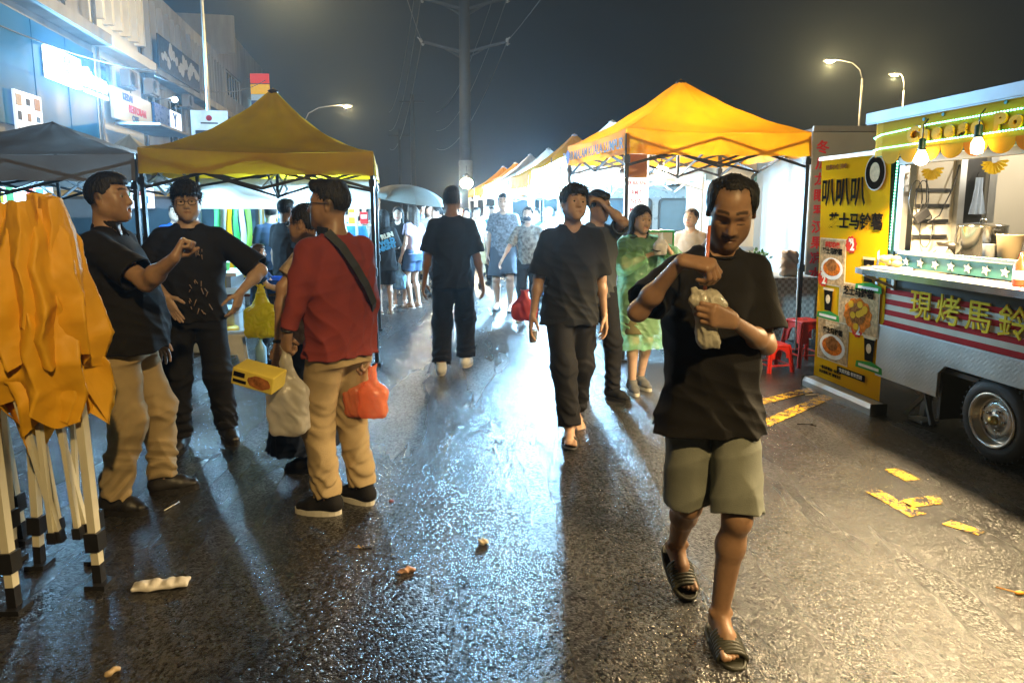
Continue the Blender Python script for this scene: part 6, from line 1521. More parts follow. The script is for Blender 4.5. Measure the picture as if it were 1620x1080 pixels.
def make_shoes(root, Sh, G, vox):
    kind = Sh['kind']
    v = min(max(vox, .004), .007)
    for sd, sx in (('L', 1), ('R', -1)):
        g = G[sd]; M = g['M']; A0 = g['A']
        rot = Matrix(M.tolist()).to_euler(); loc = tuple(float(a) for a in A0)
        if kind in ('sneakers', 'boots', 'shoes'):
            U = Field(); U.frame(None, (0, 0, 0))
            U.cap((0, .035, -.035), (0, -.09, -.045), .045, .040, .03); U.cap((0, -.09, -.047), (0, -.145, -.052), .042, .030, .02, flat=((1, 0, 0), 1.12))
            U.cap((0, .02, -.02), (0, .015, .03 if kind != 'boots' else .10), .045, .045 if kind != 'boots' else .052, .03)
            U.cap((0, -.01, -.005), (0, -.085, -.03), .034, .028, .03)
            U.cap((0, .012, .02 if kind != 'boots' else .06), (0, .01, .10 if kind != 'boots' else .2), .038, .044, .006, sub=True)
            U.clip(lambda P: -.060 - P[:, 2])
            o = U.build('shoe', Sh['mat'], root, v); o.location = loc; o.rotation_euler = rot
            sh = MB(); n = 20
            for (z0, z1, q) in ((-.085, -.056, 1.0),):
                prof = []
                for i in range(n):
                    a = 2 * math.pi * i / n; c, s_ = math.cos(a), math.sin(a)
                    prof.append((.050 * c * (1 - .06 * s_), -.055 - .128 * s_))
                sh.prism(prof, z0, z1, axes='xy')
            so = sh.build('sole', Sh.get('sole', Sh['mat']), root, loc, rot)
        else:
            sh = MB(); prof = [(.052 * math.copysign(abs(math.cos(a)) ** .75, math.cos(a)) * (1 + .05 * math.sin(a)), -.062 - .138 * math.copysign(abs(math.sin(a)) ** .85, math.sin(a))) for a in [2 * math.pi * i / 24 for i in range(24)]]
            sh.prism(prof, -.108 if kind == 'slides' else -.10, -.083, axes='xy')
            rim = [Vector((x * .98, y, -.085)) for x, y in prof] + [Vector((prof[0][0] * .98, prof[0][1], -.085))]
            sh.tube(rim, .007, 6, cap=False)
            sh.build('sole', Sh.get('sole', Sh['mat']), root, loc, rot)
            st = MB()
            if kind == 'slides':
                nr_ = 8
                for r_ in range(nr_):
                    y0 = -.062 - .0125 * r_
                    pts = []
                    for i in range(13):
                        t = math.pi * i / 12
                        pts.append(Vector((.052 * math.cos(t), y0 + .004 * math.sin(t), -.088 + (.066 - .0048 * r_) * math.sin(t) ** .75)))
                    st.tube(pts, .0088, 6)
            else:
                for y0, y1 in ((-.045, -.11), (-.11, -.05)):
                    pts = [Vector((.048 * math.cos(math.pi * i / 10), y0 + (y1 - y0) * i / 10, -.088 + .058 * math.sin(math.pi * i / 10) ** .8)) for i in range(11)]
                    st.tube(pts, .008, 6)
            st.build('strap', Sh['mat'], root, loc, rot)
# ---------------------------------------------------------------- the people in the lane
K_BLACK = cloth('black_cotton', (.009, .008, .0075)); K_CHAR = cloth('charcoal_cotton', (.011, .012, .014)); K_TROU = cloth('black_trousers', (.008, .008, .010)); KHAKI = cloth('khaki_twill', (.34, .25, .13), bump=.4); MAROON = cloth('maroon_jersey', (.20, .035, .028), .9)
RUBBK = mat('black_rubber', (.02, .02, .02), .6); SOLEW = mat('pale_sole', (.55, .52, .45), .6); LEATHER = mat('black_leather', (.018, .016, .015), .45, bump=.4)
exec_p1 = None
p1 = person('thin man in a loose dark t-shirt sipping from a bagged drink', (.725, 2.42), R(4), H=1.70, vox=.0034, w=.82, skin=(.33, .19, .11), hair='balding', stubble=.65, lids=True, eyes=False, lips=(.20, .105, .07),
    sh=.146, slim=.88, head=(-18, 30, 3), lean=(.0, -.02), headoff=(.02, -.03, -.012),
    arms={'R': dict(elbow=at(1010, 492, 2.26), wrist=at(1078, 412, 2.13), hdir=(.62, -.30, -.1), pn=(.30, .25, -.85), pose='pinch'),
          'L': dict(elbow=at(1212, 545, 2.36), wrist=at(1160, 508, 2.13), hdir=(-.8, -.35, .25), pn=(-.25, .9, 0), pose='grip')},
    legs={'R': dict(ankle=at(1072, 862, 2.72) , pitch=24, toe=4), 'L': dict(ankle=at(1140, 970, 2.36), toe=-4)},
    top=dict(mat=K_BLACK, hem=.79, loose=1.26, flare=1.16, slen=.80, sr=(.060, .086), fold=.009), 
    bottom=dict(kind='shorts', mat=cloth('sage_cotton', (.21, .22, .185)), len=.95, r=(.088, .104), k=.012, fold=.011),
    shoes=dict(kind='slides', mat=mat('olive_rubber', (.035, .034, .020), .55, bump=.3)))

# the bagged drink in his hands
def local_world(root, v): return root.matrix_world @ Vector(v)
bpy.context.view_layer.update()
def hand_frame(root, sd):
    M = root.matrix_basis
    f, n, t = [(M.to_3x3() @ Vector(root['_' + sd + k])).normalized() for k in 'fnt']; w_ = M @ Vector(root['_' + sd + 'W'])
    return w_, f, n, t
w_, f, n, t = hand_frame(p1, 'L')
cpos = w_ + f * .070 + n * .046
CUPC = cpos
o = thing('bagged_drink', 'drink cup in a crumpled pale plastic bag held by the thin man', 'drink', tuple(cpos), R(8)); F_ = Field()
F_.cap((0, 0, -.078), (0, 0, .038), .033, .041, .03); F_.cap((-.02, 0, .03), (-.055, -.01, .045), .028, .012, .03); F_.cap((-.055, -.01, .045), (-.052, -.015, .082), .009, .006, .010); F_.cap((-.052, -.015, .082), (-.028, -.01, .065), .007, .011, .008); F_.cap((.015, 0, .04), (.046, -.01, .028), .027, .015, .03); F_.cap((.022, -.01, -.08), (.036, -.016, -.106), .018, .006, .02)
F_.disp = crumple(12, .0030, 52, 34); F_.build('bag', mat('pale_bag_plastic', (.66, .62, .50), .28, transl=.35, bump=1.0, bscale=90, coat=.5), o, .003)
w2, f2, n2, t2 = hand_frame(p1, 'R')
ST0 = cpos + Vector((-.012, -.005, .07)); ST1 = at(1122, 357, ST0.y + .03)
o = thing('drinking_straw', 'orange straw in the thin man\'s fingers above the bagged drink', 'straw', tuple(ST0)); b = MB(); b.tube([(0, 0, -.03), tuple(ST1 - ST0)], .0058, 10); b.build('straw', mat('orange_straw', (.75, .22, .10), .35, transl=.3), o)
b = MB(); b.prism([(.010 * math.cos(a), .010 * math.sin(a)) for a in [i * .6 for i in range(10)]], -.002, .002); lg = b.build('shorts_emblem', BLACKM, p1, (.125, -.155, .585), (0, 0, R(25)))

def crowd(label, px, py_feet, **k):
    p = gnd(px, py_feet); return person(label, (p.x, p.y), **k)
p2 = person('young man in a loose dark v-neck shirt with sandals walking', (.405, 4.72), R(6), H=1.73, vox=.0055, hair='mop', skin=(.40, .25, .17), head=(10, -8, 6), lean=(.01, -.02), top=dict(mat=K_CHAR, hem=.78, loose=1.12, flare=1.05, neck='v', slen=.92, sr=(.07, .088), fold=.009), bottom=dict(mat=K_TROU, loose=1.02, r=(.096, .082, .074)),
    legs={'L': dict(ankle=(.085, .18, .10), pitch=14), 'R': dict(ankle=(-.03, -.20, .085))}, shoes=dict(kind='sandals', mat=RUBBK), arms={'L': dict(wrist=(.245, -.02, .80)), 'R': dict(wrist=(-.27, -.04, .83))})
p3 = person('man in a grey shirt with one arm raised to his head', (.70, 5.62), R(25), H=1.72, vox=.0065, hair='short', skin=(.38, .24, .16), head=(14, 12, -8), top=dict(mat=cloth('grey_cotton', (.06, .065, .07)), hem=.82, fold=.008), bottom=dict(mat=K_TROU), shoes=dict(kind='sneakers', mat=K_CHAR, sole=RUBBK),
    arms={'L': dict(wrist=at(950, 318, 5.50), elbow=at(986, 352, 5.46), hdir=(-.8, -.1, .25), pn=(0, .4, -1), pose='cup')}, legs={'L': dict(ankle=(.10, -.12, .085), toe=20), 'R': dict(ankle=(-.09, .10, .085))})
RAIN = mat('green_raincoat_plastic', (.40, .78, .48), .2, var=.10, scale=5, transl=.35, alpha=.30, coat=.5, bump=1.2, bscale=22)
p4 = person('woman in a translucent green raincoat eating while holding a phone', (1.10, 5.86), R(12), H=1.60, vox=.0055, female=True, hair='long', skin=(.50, .33, .24), lips=(.5, .15, .12), head=(8, 10, 0), mouth=1.2, top=dict(mat=cloth('dark_green_top', (.03, .06, .04)), hem=.84, fold=.004), bottom=dict(kind='shorts', mat=cloth('olive_shorts', (.10, .09, .04)), len=.86, r=(.09, .105)), shoes=dict(kind='sneakers', mat=cloth('grey_mesh', (.12, .12, .12)), sole=SOLEW),
    arms={'R': dict(wrist=at(1030, 402, 5.60), hint=(-.9, .1, -.6), hdir=(.8, -.35, .15), pn=(.1, -.2, 1), pose='grip'), 'L': dict(wrist=at(1058, 395, 5.62), hint=(.8, .2, -.7), hdir=(-.5, -.2, .8), pn=(-.8, .2, -.3), pose='pinch')}, legs={'L': dict(ankle=(.07, .08, .085)), 'R': dict(ankle=(-.07, -.06, .085))})
def raincoat():
    # a second, wider shell over her clothes
    G_ = {k: npv(p4['_R' + k]) for k in 'WE'}; H_ = {k: npv(p4['_L' + k]) for k in 'WE'}
    F_ = Field(); F_.prof([(.42, 0, .01, .27, .21), (.70, 0, .01, .235, .18), (1.0, 0, .005, .205, .155), (1.25, 0, .0, .20, .145), (1.37, 0, .01, .175, .125), (1.44, 0, .018, .09, .085)], .05, 2.2)
    for sx, Q in ((-1, G_), (1, H_)):
        S_ = npv((sx * .15, .012, 1.38)); F_.cap(S_, Q['E'], .075, .085, .05); e = Q['E'] + (Q['W'] - Q['E']) * .80; cone_end(F_, Q['E'], e, .085, .066, .05)
    F_.cap((0, .06, 1.42), (0, .09, 1.46), .09, .07, .05)
    F_.disp = folds(33, .011, 34, 10)
    F_.prof([(.38, 0, .01, .255, .195), (.47, 0, .01, .25, .19)], .004, 2.2, sub=True); F_.cap((0, .0, 1.43), (0, -.03, 1.6), .062, .09, .005, sub=True)
    F_.build('raincoat', RAIN, p4, .007)
raincoat()
w_, f, n, t = hand_frame(p4, 'R'); o = thing('mobile_phone', 'dark phone held flat by the woman in the raincoat', 'phone', tuple(w_ + f * .08 + n * .03), R(40), rot=(R(12), R(-8), R(40))); b = MB(); b.box((0, 0, 0), (.15, .072, .009), bev=.003); b.build('phone', BLACKM, o); b = MB(); b.box((0, 0, .0052), (.138, .064, .001)); b.build('screen', DARKG, o)
w_, f, n, t = hand_frame(p4, 'L'); plastic_bag('snack_bag', 'clear snack bag held at the mouth of the raincoat woman', w_ + f * .07 + Vector((-.05, -.04, .07)), .10, .17, mat('clear_bag', (.7, .7, .68), .2, transl=.4, alpha=.7), .005, 5)
p6 = person('man in loose black clothes walking away down the lane', (-.57, 6.52), R(178), H=1.78, w=.97, vox=.0065, hair='fade', skin=(.26, .15, .09), face=False, top=dict(mat=K_CHAR, hem=.80, loose=1.08, flare=1.04, slen=.9, sr=(.072, .09), fold=.009), bottom=dict(mat=K_TROU, loose=1.05, r=(.10, .088, .085)), shoes=dict(kind='sneakers', mat=WHITEP, sole=SOLEW), legs={'L': dict(ankle=(.10, .12, .10), pitch=-18), 'R': dict(ankle=(-.10, -.16, .10))}, arms={'L': dict(wrist=(.27, -.03, .84)), 'R': dict(wrist=(-.27, -.06, .84))})
PATT = mat('speckled_jersey', (.13, .15, .18), .85, var=.85, scale=34)
p7 = person('man in a speckled grey shirt and shorts walking towards the camera', (-.13, 10.6), R(-6), H=1.80, w=1.12, vox=.008, hair='short', skin=(.50, .33, .24), top=dict(mat=PATT, hem=.82, fold=.009), bottom=dict(kind='shorts', mat=cloth('slate_shorts', (.06, .07, .09)), len=.92), shoes=dict(kind='sandals', mat=RUBBK), legs={'L': dict(ankle=(.11, -.10, .10)), 'R': dict(ankle=(-.10, .08, .10))})
p8 = person('woman in a dark face mask and patterned shirt swinging her arm', (.23, 9.75), R(-14), H=1.60, w=1.05, female=True, vox=.008, hair='tied', skin=(.5, .34, .25), top=dict(mat=mat('floral_jersey', (.15, .16, .15), .85, var=.9, scale=22), hem=.86, slen=.95), bottom=dict(mat=K_TROU, r=(.09, .07, .055)), shoes=dict(kind='sneakers', mat=K_CHAR, sole=SOLEW), arms={'R': dict(wrist=(-.36, -.22, .92)), 'L': dict(wrist=(.26, -.1, 1.02))}, legs={'L': dict(ankle=(.09, .15, .10), pitch=12), 'R': dict(ankle=(-.07, -.18, .085))})
F_ = Field(); hc8 = Vector(p8['_hc']); F_.ell((0, -.055, -.055), (.062, .060, .050), .02); F_.clip(lambda P: P[:, 1] + .02); mo = F_.build('face_mask', cloth('mask_cloth', (.03, .04, .06)), p8, .006); mo.location = hc8
p11 = person('girl with dark bob in a long black shirt printed on the back', (-1.93, 10.3), R(205), H=1.56, female=True, vox=.0075, hair='bob', skin=(.5, .34, .26), face=False, top=dict(mat=K_CHAR, hem=.72, loose=1.25, slen=1.0, sr=(.072, .088)), bottom=dict(kind='shorts', mat=K_TROU, len=.95, r=(.10, .115)), shoes=dict(kind='sandals', mat=mat('tan_sandal', (.4, .3, .2), .6)), arms={'R': dict(wrist=(-.20, -.28, 1.05))})
for i, (tx, c, z) in enumerate((('RUN', (.7, .72, .6), 1.30), ('WILD', (.05, .35, .65), 1.20), ('NIGHT', (.05, .35, .65), 1.11))): text('print', tx, .10, mat('shirt_print_%d' % i, c, .6), p11, (-.02, .152, z), (R(90), R(-18), R(180)), .012, .006)
p12 = person('girl in a black top with long hair facing the lane', (-1.84, 11.1), R(0), H=1.60, female=True, vox=.0085, hair='long', skin=(.55, .37, .28), lips=(.5, .12, .1), top=dict(mat=K_BLACK, hem=.86), bottom=dict(kind='shorts', mat=K_TROU, len=.7), shoes=dict(kind='sandals', mat=WHITEP))
p13 = person('girl in a lilac top and denim shorts with long brown hair', (-1.58, 10.95), R(-125), H=1.62, female=True, vox=.0075, hair='long', hairm=mat('brown_hair', (.05, .028, .018), .5, var=.4, scale=30, bump=1.2, bscale=150, stretch=(1, 1, .22)), skin=(.55, .38, .29), top=dict(mat=cloth('lilac_cotton', (.50, .44, .58)), hem=.92, slen=.5), bottom=dict(kind='shorts', mat=cloth('denim', (.05, .09, .17), bump=.5), len=.62, r=(.095, .11)), shoes=dict(kind='sandals', mat=mat('pale_sandal', (.6, .5, .45), .6)), arms={'L': dict(wrist=(.2, -.1, .86)), 'R': dict(wrist=(-.2, -.22, 1.25), pose='fist')})
w_, f, n, t = hand_frame(p13, 'L'); plastic_bag('carrier_bag', 'pale blue plastic bag carried by the girl in lilac', w_ + f * .10, .22, .42, mat('blue_bag_plastic', (.30, .52, .72), .35, transl=.45), .009, 8)
p14 = person('person in a pink top half hidden behind the man walking away', (-1.33, 12.2), R(-70), H=1.62, female=True, vox=.009, hair='tied', skin=(.5, .34, .26), top=dict(mat=cloth('pink_cotton', (.60, .28, .32)), hem=.84), bottom=dict(mat=K_TROU), shoes=dict(kind='shoes', mat=K_CHAR))
p15 = person('heavy man in a black polo and khaki trousers gesturing with his fist', (-2.04, 3.52), R(98), H=1.75, w=1.20, belly=.055, vox=.0048, hair='fade', skin=(.32, .19, .12), head=(-6, -4, 0), mouth=.8, lean=(0, .02), top=dict(mat=K_BLACK, hem=.84, loose=1.06, slen=.80, sr=(.072, .080), neck='polo', fold=.008, name='polo_shirt'), bottom=dict(mat=KHAKI, r=(.092, .076, .066), fold=.010, bunch=.005), shoes=dict(kind='boots', mat=LEATHER),
    arms={'R': dict(elbow=at(232, 446, 3.26), wrist=at(276, 408, 3.16), hdir=(.45, -.35, .9), pn=(.3, -1, -.1), pose='fist'), 'L': dict(wrist=(.30, -.05, .86))}, legs={'L': dict(ankle=(.12, -.10, .085), toe=14), 'R': dict(ankle=(-.11, .06, .085), toe=-14)})
p16 = person('young man in glasses and black shirt with hands on his hips', (-2.10, 4.46), R(16), H=1.745, w=1.08, vox=.005, hair='fringe', glasses=True, skin=(.42, .28, .20), head=(8, 4, -2), top=dict(mat=K_BLACK, hem=.84, loose=1.06, slen=.92, sr=(.072, .086), fold=.007), bottom=dict(mat=K_TROU, r=(.096, .082, .070)), shoes=dict(kind='boots', mat=LEATHER),
    arms={'R': dict(elbow=at(226, 428, 4.40), wrist=at(262, 468, 4.22), hdir=(.45, -.25, -.9), pn=(.6, .7, .1), pose='flat'), 'L': dict(elbow=at(412, 428, 4.50), wrist=at(380, 462, 4.32), hdir=(-.25, -.1, -.95), pn=(-.8, .5, 0), pose='relax')}, legs={'L': dict(ankle=(.15, .06, .085), toe=24), 'R': dict(ankle=(-.12, -.06, .085), toe=-8)})
def chest_print():
    rs_ = random.Random(6); q = MB(); V_ = Vector
    for (cx, cz, n_, sp) in ((.08, 1.28, 5, .022), (.06, 1.02, 16, .06)):
        for k in range(n_):
            x, z = cx + rs_.uniform(-sp, sp), cz + rs_.uniform(-sp * 1.9, sp * 1.9); y = -.175 if cz < 1.1 else -.158
            q.tube([(x, y, z), (x + rs_.uniform(-.02, .02), y - .002, z - rs_.uniform(.01, .04))], .003, 4)
    tag(q.build('print', mat('tan_shirt_print', (.30, .20, .13), .7), p16), kind='stuff')
chest_print()
p17 = person('man in a maroon long-sleeved shirt carrying plastic bags', (-.885, 3.46), R(-128), H=1.715, w=1.0, vox=.0046, hair='flat', glasses=True, skin=(.28, .165, .10), head=(38, 0, 0), lean=(0, -.03), top=dict(mat=MAROON, hem=.84, loose=1.10, flare=1.04, sleeve='long', fold=.009, fa=30, fl=11), bottom=dict(mat=KHAKI, loose=1.02, r=(.098, .080, .070), fold=.007, bunch=.005), shoes=dict(kind='sneakers', mat=K_BLACK, sole=SOLEW),
    arms={'L': dict(elbow=at(478, 440, 3.30), wrist=at(455, 525, 3.20), hdir=(.0, -.25, -.95), pose='hook'), 'R': dict(wrist=at(577, 556, 3.52), hint=(-.6, .6, -.2), pose='hook')}, legs={'L': dict(ankle=(.10, -.02, .085), toe=32), 'R': dict(ankle=(-.10, .02, .085), toe=8)})
def sling():
    q = MB(); M = p17
    pts = [(-.02 + .155 * math.cos(0), 0, 0)]
    pts = [Vector((.075, -.05, 1.475)), Vector((.085, .04, 1.470)), Vector((.055, .112, 1.40)), Vector((.0, .142, 1.30)), Vector((-.06, .150, 1.20)), Vector((-.125, .125, 1.10)), Vector((-.165, .07, 1.03)), Vector((-.17, -.03, 1.0))]
    pp = []
    for i in range(len(pts) - 1):
        for k in range(4): pp.append(pts[i].lerp(pts[i + 1], k / 4))
    pp.append(pts[-1])
    for i in range(len(pp) - 1):
        o_ = Vector((pp[i].x * .2, pp[i].y, 0)); o_ = o_.normalized() if o_.length > .01 else Vector((0, 1, .3)); q.bar(pp[i] - (pp[i + 1] - pp[i]) * .1, pp[i + 1] + (pp[i + 1] - pp[i]) * .1, .042, .005, up=o_)
    return q
sl = sling().build('sling_strap', mat('black_webbing', (.02, .022, .022), .7), p17)
w_, f, n, t = hand_frame(p17, 'R')
for k, (dx, lb) in enumerate(((-.035, 'orange plastic bag nearer the khaki trousers'), (.045, 'orange plastic bag on the outer side of the hand'))): plastic_bag('carrier_bag', lb, w_ + f * .085 + Vector((dx, -.02 * k, 0)), .155, .27, mat('orange_bag_plastic', (.88, .30, .14), .3, transl=.5, alpha=.82, coat=.3, bump=.6, bscale=40), .0055, 12 + k)
w_, f, n, t = hand_frame(p17, 'L'); plastic_bag('carrier_bag', 'white plastic bag hanging from the left hand of the maroon man', w_ + f * .085, .20, .43, mat('white_bag_plastic', (.60, .57, .50), .3, transl=.45, alpha=.8, coat=.3, bump=.6, bscale=40), .006, 15)
bx = w_ + f * .085 + Vector((-.10, -.09, -.115)); o = thing('food_box', 'yellow printed food box tied beside the white plastic bag', 'food box', tuple(bx), R(-8), rot=(R(6), R(14), R(-8))); b = MB(); b.box((0, 0, 0), (.205, .13, .085), bev=.006); b.build('box', mat('yellow_card', (.66, .52, .08), .45), o); b = MB(); b.prism(circ(.038, 1.5, .8, 16, .05), -.068, -.0655); b.build('print', BRD, o, (.035, 0, 0)); b = MB(); b.box((-.065, -.0665, .015), (.055, .003, .022)); b.box((-.06, -.0665, -.018), (.065, .003, .014)); b.build('print', BROWN, o)
for sd in 'LR':
    w_ = Vector(p17['_' + sd + 'W']); f = Vector(p17['_' + sd + 'f']); b = MB(); b.lathe([(.031, -.006), (.034, -.004), (.034, .004), (.031, .006)], tuple(w_ - f * .012), 16, axis=tuple(f), close=False); b.build('wristband', GREYM if sd == 'R' else BLACKM, p17)
p18 = person('woman in a cream patterned top and navy skirt behind the maroon man', (-1.215, 4.06), R(-96), H=1.60, female=True, w=1.12, vox=.006, hair='tied', skin=(.34, .20, .12), glasses=True, head=(-4, 0, 0), top=dict(mat=mat('cream_pattern', (.36, .27, .19), .85, var=.5, scale=26), hem=.86, sleeve='short', slen=.6), bottom=dict(kind='skirt', mat=cloth('navy_cotton', (.012, .018, .035)), hem=.16, flare=.29, swing=(.02, -.06), fold=.010), shoes=dict(kind='shoes', mat=K_BLACK), arms={'L': dict(wrist=at(440, 545, 3.80), elbow=at(447, 455, 3.86)), 'R': dict(wrist=(-.2, -.1, .9))})
w_ = Vector(p18['_LW']); f = Vector(p18['_Lf']); b = MB(); b.lathe([(.030, -.010), (.033, -.008), (.033, .008), (.030, .010)], tuple(w_ - f * .02), 16, axis=tuple(f), close=False); b.build('watch', BLACKM, p18)
p19 = person('man in a dark shirt with his back turned in the left stall', (-2.58, 7.85), R(150), H=1.68, w=1.1, vox=.0075, hair='short', skin=(.4, .27, .2), face=False, top=dict(mat=K_CHAR, hem=.80), bottom=dict(mat=K_TROU), shoes=dict(kind='shoes', mat=K_BLACK))
p20 = person('worker in a dark blue shirt bending at the back of the stall', (-3.15, 9.0), R(200), H=1.64, vox=.008, hair='short', skin=(.4, .27, .2), face=False, lean=(0, -.1), top=dict(mat=cloth('ink_blue', (.03, .05, .09)), hem=.82), bottom=dict(mat=K_TROU), shoes=dict(kind='shoes', mat=K_BLACK))
p21 = person('child in a blue and red top sitting in profile at the table', (-2.58, 6.92), R(100), H=1.22, vox=.007, hair='short', hairm=MATS['brown_hair'], skin=(.5, .35, .27), top=dict(mat=cloth('navy_jersey', (.02, .05, .14)), hem=.84), bottom=dict(mat=K_TROU), shoes=dict(kind='shoes', mat=K_BLACK), arms={'R': dict(wrist=(-.10, -.38, 1.05)), 'L': dict(wrist=(.1, -.38, 1.05))})
p22 = person('man in a blue shirt behind the goods counter', (-4.35, 8.9), R(30), H=1.64, w=1.08, vox=.0085, hair='short', skin=(.36, .23, .16), top=dict(mat=cloth('royal_blue', (.01, .07, .30)), hem=.82), bottom=dict(mat=K_TROU), shoes=dict(kind='shoes', mat=K_BLACK))
p5 = person('smiling woman behind the green edged box', (2.02, 7.75), R(-30), H=1.58, female=True, vox=.0075, hair='tied', skin=(.55, .38, .28), head=(-10, -6, 0), lips=(.5, .15, .12), top=dict(mat=cloth('pale_floral', (.45, .42, .38)), hem=.86), bottom=dict(mat=K_TROU), shoes=dict(kind='shoes', mat=K_BLACK))
p23 = person('person in a bright blue shirt far inside the left stalls', (-2.45, 10.6), R(170), H=1.62, vox=.0095, hair='short', skin=(.4, .27, .2), face=False, top=dict(mat=cloth('sky_blue', (.03, .16, .42)), hem=.82), bottom=dict(mat=K_TROU), shoes=dict(kind='shoes', mat=K_BLACK))
FAR = [(738, 13.2, 'person in a white shirt with dark hair beside the far lane centre', (.62, .60, .58), 'long', 1), (753, 13.6, 'man in a white shirt right of the dark haired person', (.66, .65, .62), 'short', 0), (703, 14.5, 'far person in a tan shirt left of the lane centre', (.40, .30, .2), 'short', 0), (722, 16.5, 'far person in grey in the middle of the lane', (.2, .2, .22), 'short', 0), (770, 16.0, 'far person in a pale blue shirt near the warm lamp', (.3, .4, .5), 'tied', 1),
       (690, 17.5, 'far person in white by the left row', (.6, .6, .6), 'long', 1), (790, 18.5, 'far person in dark clothes under the cool lamp', (.04, .04, .05), 'short', 0), (848, 13.0, 'person in teal behind the masked woman', (.08, .25, .28), 'short', 0), (868, 11.6, 'person in a pink top reaching beside the masked woman', (.60, .40, .42), 'tied', 1), (580, 12.6, 'person in cream at the far left stall', (.5, .46, .38), 'bob', 1), (560, 14.0, 'person in red deep in the left row', (.4, .05, .05), 'short', 0), (680, 13.0, 'person in a striped grey top near the pink top', (.3, .3, .32), 'long', 1)]
for i, (px, Y, lb, c, hr, fm_) in enumerate(FAR):
    x = at(px, 330, Y).x
    person(lb, (x, Y), R([0, 15, 170, 185, -10, 200, 10, -20, -60, 150, 90, 20][i]), H=1.58 + .02 * (i % 7), female=bool(fm_), vox=.011, hair=hr, skin=(.48, .33, .25), face=i in (0, 1, 4, 7), eyes=False, top=dict(mat=cloth('far_cloth_%d' % i, c), hem=.82), bottom=dict(mat=[K_TROU, KHAKI, MATS['denim']][i % 3], kind='trousers' if i % 2 == 0 else 'shorts'), shoes=dict(kind='shoes', mat=K_BLACK), arms={'R': dict(wrist=(-.30, -.35, 1.2))} if i == 8 else None)
ALLF = [o for o in COL.objects if o.get('category') == 'person' and str(o.get('label', '')).startswith(('far person', 'person in'))]
for i, (src, px, Y, yaw, hs, lb) in enumerate(((0, 728, 19.0, 30, .98, 'shopper in the far lane left of the warm lamp'), (2, 758, 20.5, 170, 1.02, 'shopper far down the lane under the warm lamp'), (3, 712, 21.5, 190, .97, 'most distant shopper in the middle of the lane'), (4, 806, 16.2, -40, 1.0, 'shopper under the right row past the floodlight'), (5, 668, 15.5, 100, 1.03, 'shopper facing the left row behind the umbrella'), (6, 590, 15.0, 60, .98, 'shopper at the left row behind the printed shirt'), (1, 780, 14.4, -15, 1.0, 'shopper half hidden behind the speckled shirt'), (3, 548, 11.8, 140, 1.0, 'shopper behind the canopy leg in the left stalls'))):
    c_ = copy_tree(ALLF[src % len(ALLF)]); c_.location = (at(px, 330, Y).x, Y, 0); c_.rotation_euler = (0, 0, R(yaw)); c_.scale = tuple(v * hs for v in c_.scale); c_['label'] = lb
w_, f, n, t = hand_frame(p2, 'R'); plastic_bag('carrier_bag', 'pink plastic bag swinging beyond the v-neck man', w_ + Vector((-.05, .5, .10)), .20, .22, mat('pink_bag_plastic', (.66, .12, .12), .35, transl=.4), .007, 18)
o = thing('paper_cup', 'small white cup carried low in the hand of the v-neck man', 'cup', tuple(w_ + f * .10 + n * .02 + Vector((0, 0, -.09))), 0); b = MB(); b.lathe([(.024, 0), (.032, .085), (.034, .085), (.03, .08)], n=14); b.build('cup', WHITEP, o)
# ---------------------------------------------------------------- litter on the road
FOAM = mat('white_foam', (.62, .58, .52), .7, bump=.4)
o = thing('foam_tray', 'crushed white foam tray lying on the wet road', 'tray', tuple(gnd(255, 928)), R(12)); F_ = Field(); F_.box((0, 0, .012), (.11, .035, .010), .008); 
for x in (-.07, -.02, .035, .08): F_.ell((x, .0, .02), (.024, .028, .016), .012)
F_.disp = folds(2, .004, 50, 30); F_.build('tray', FOAM, o, .004)
o = thing('tissue', 'crumpled tissue on the middle of the road', 'tissue', tuple(gnd(765, 860)), 0); F_ = Field(); F_.ell((0, 0, .012), (.026, .018, .014)); F_.disp = folds(4, .008, 90, 60); F_.build('paper', mat('tissue_paper', (.65, .55, .38), .8), o, .003)
o = thing('food_scrap', 'pinkish food scrap on the road near the tissue', 'scrap', tuple(gnd(640, 904)), .4); F_ = Field(); F_.ell((0, 0, .008), (.034, .016, .010)); F_.ell((.03, .0, .006), (.02, .012, .008)); F_.disp = folds(6, .006, 80, 40); F_.build('scrap', mat('scrap_pink', (.42, .24, .16), .6), o, .003)
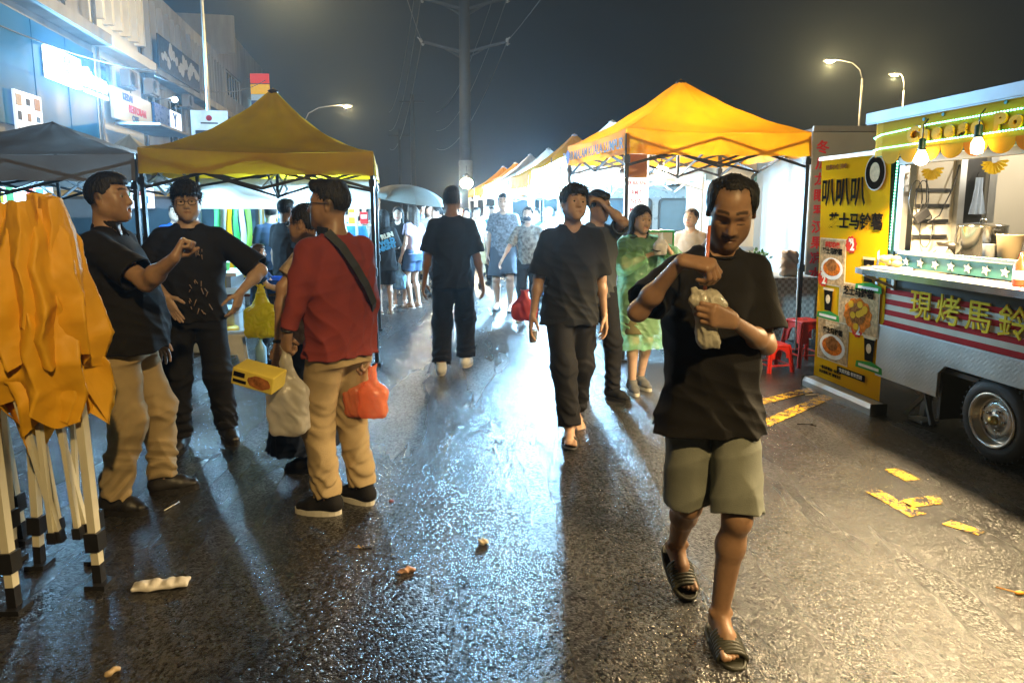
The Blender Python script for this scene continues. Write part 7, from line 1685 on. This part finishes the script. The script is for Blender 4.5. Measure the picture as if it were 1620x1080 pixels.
o = thing('food_scrap', 'pale curled food scrap near the bottom edge', 'scrap', tuple(gnd(178, 1066)), .8); F_ = Field(); F_.ell((-.012, 0, .008), (.016, .010, .010)); F_.ell((.014, .008, .008), (.018, .010, .010)); F_.disp = folds(9, .004, 90, 40); F_.build('scrap', mat('scrap_tan', (.52, .38, .22), .6), o, .003)
o = thing('drinking_straw', 'thin white straw lying on the road by the boots', 'straw', tuple(gnd(272, 800, .005)), R(75)); b = MB(); b.tube([(-.055, 0, .0), (.055, 0, .0)], .0035, 6); b.build('straw', WHITEP, o)
o = thing('food_scrap', 'orange scrap with a stalk at the right edge of the road', 'scrap', tuple(gnd(1612, 940)), 0); b = MB(); b.sphere((0, 0, .008), .014, 8, sc=(1.6, .8, .6)); b.tube([(-.01, 0, .01), (-.06, .05, .004)], .003, 5); b.build('scrap', mat('scrap_orange', (.70, .30, .02), .5), o)
o = thing('food_scrap', 'reddish scrap on the road below the orange bags', 'scrap', tuple(gnd(619, 793)), 0); b = MB(); b.sphere((0, 0, .005), .012, 8, sc=(1.4, 1, .4)); b.build('scrap', mat('scrap_red', (.2, .04, .03), .5), o)
o = thing('wooden_stick', 'pale wooden stick on the ground by the banner base', 'stick', tuple(gnd(1285, 624, .006)), R(5)); b = MB(); b.tube([(-.06, 0, 0), (.06, .01, 0)], .005, 6); b.build('stick', mat('pale_wood', (.6, .5, .35), .6), o)
o = thing('dry_twig', 'dark twig on the bright strip of road', 'twig', tuple(gnd(1275, 672, .006)), R(-20)); b = MB(); b.tube([(-.06, 0, 0), (.02, .012, .004), (.07, 0, 0)], .004, 5); b.tube([(.02, .012, .004), (.05, .04, 0)], .003, 5); b.build('twig', BROWN, o)
# ---------------------------------------------------------------- wet night air
hz = bpy.data.materials.new('haze'); hz.use_nodes = True; nt = hz.node_tree; nt.nodes.remove(nt.nodes['Principled BSDF'])
pv = nt.nodes.new('ShaderNodeVolumePrincipled'); pv.inputs['Color'].default_value = (.70, .86, 1.0, 1); pv.inputs['Density'].default_value = .0014; pv.inputs['Anisotropy'].default_value = .78
nt.links.new(pv.outputs[0], nt.nodes['Material Output'].inputs['Volume'])
b = MB(); b.box((0, 45, 16), (120, 150, 35)); tag(b.build('haze', hz), kind='stuff')
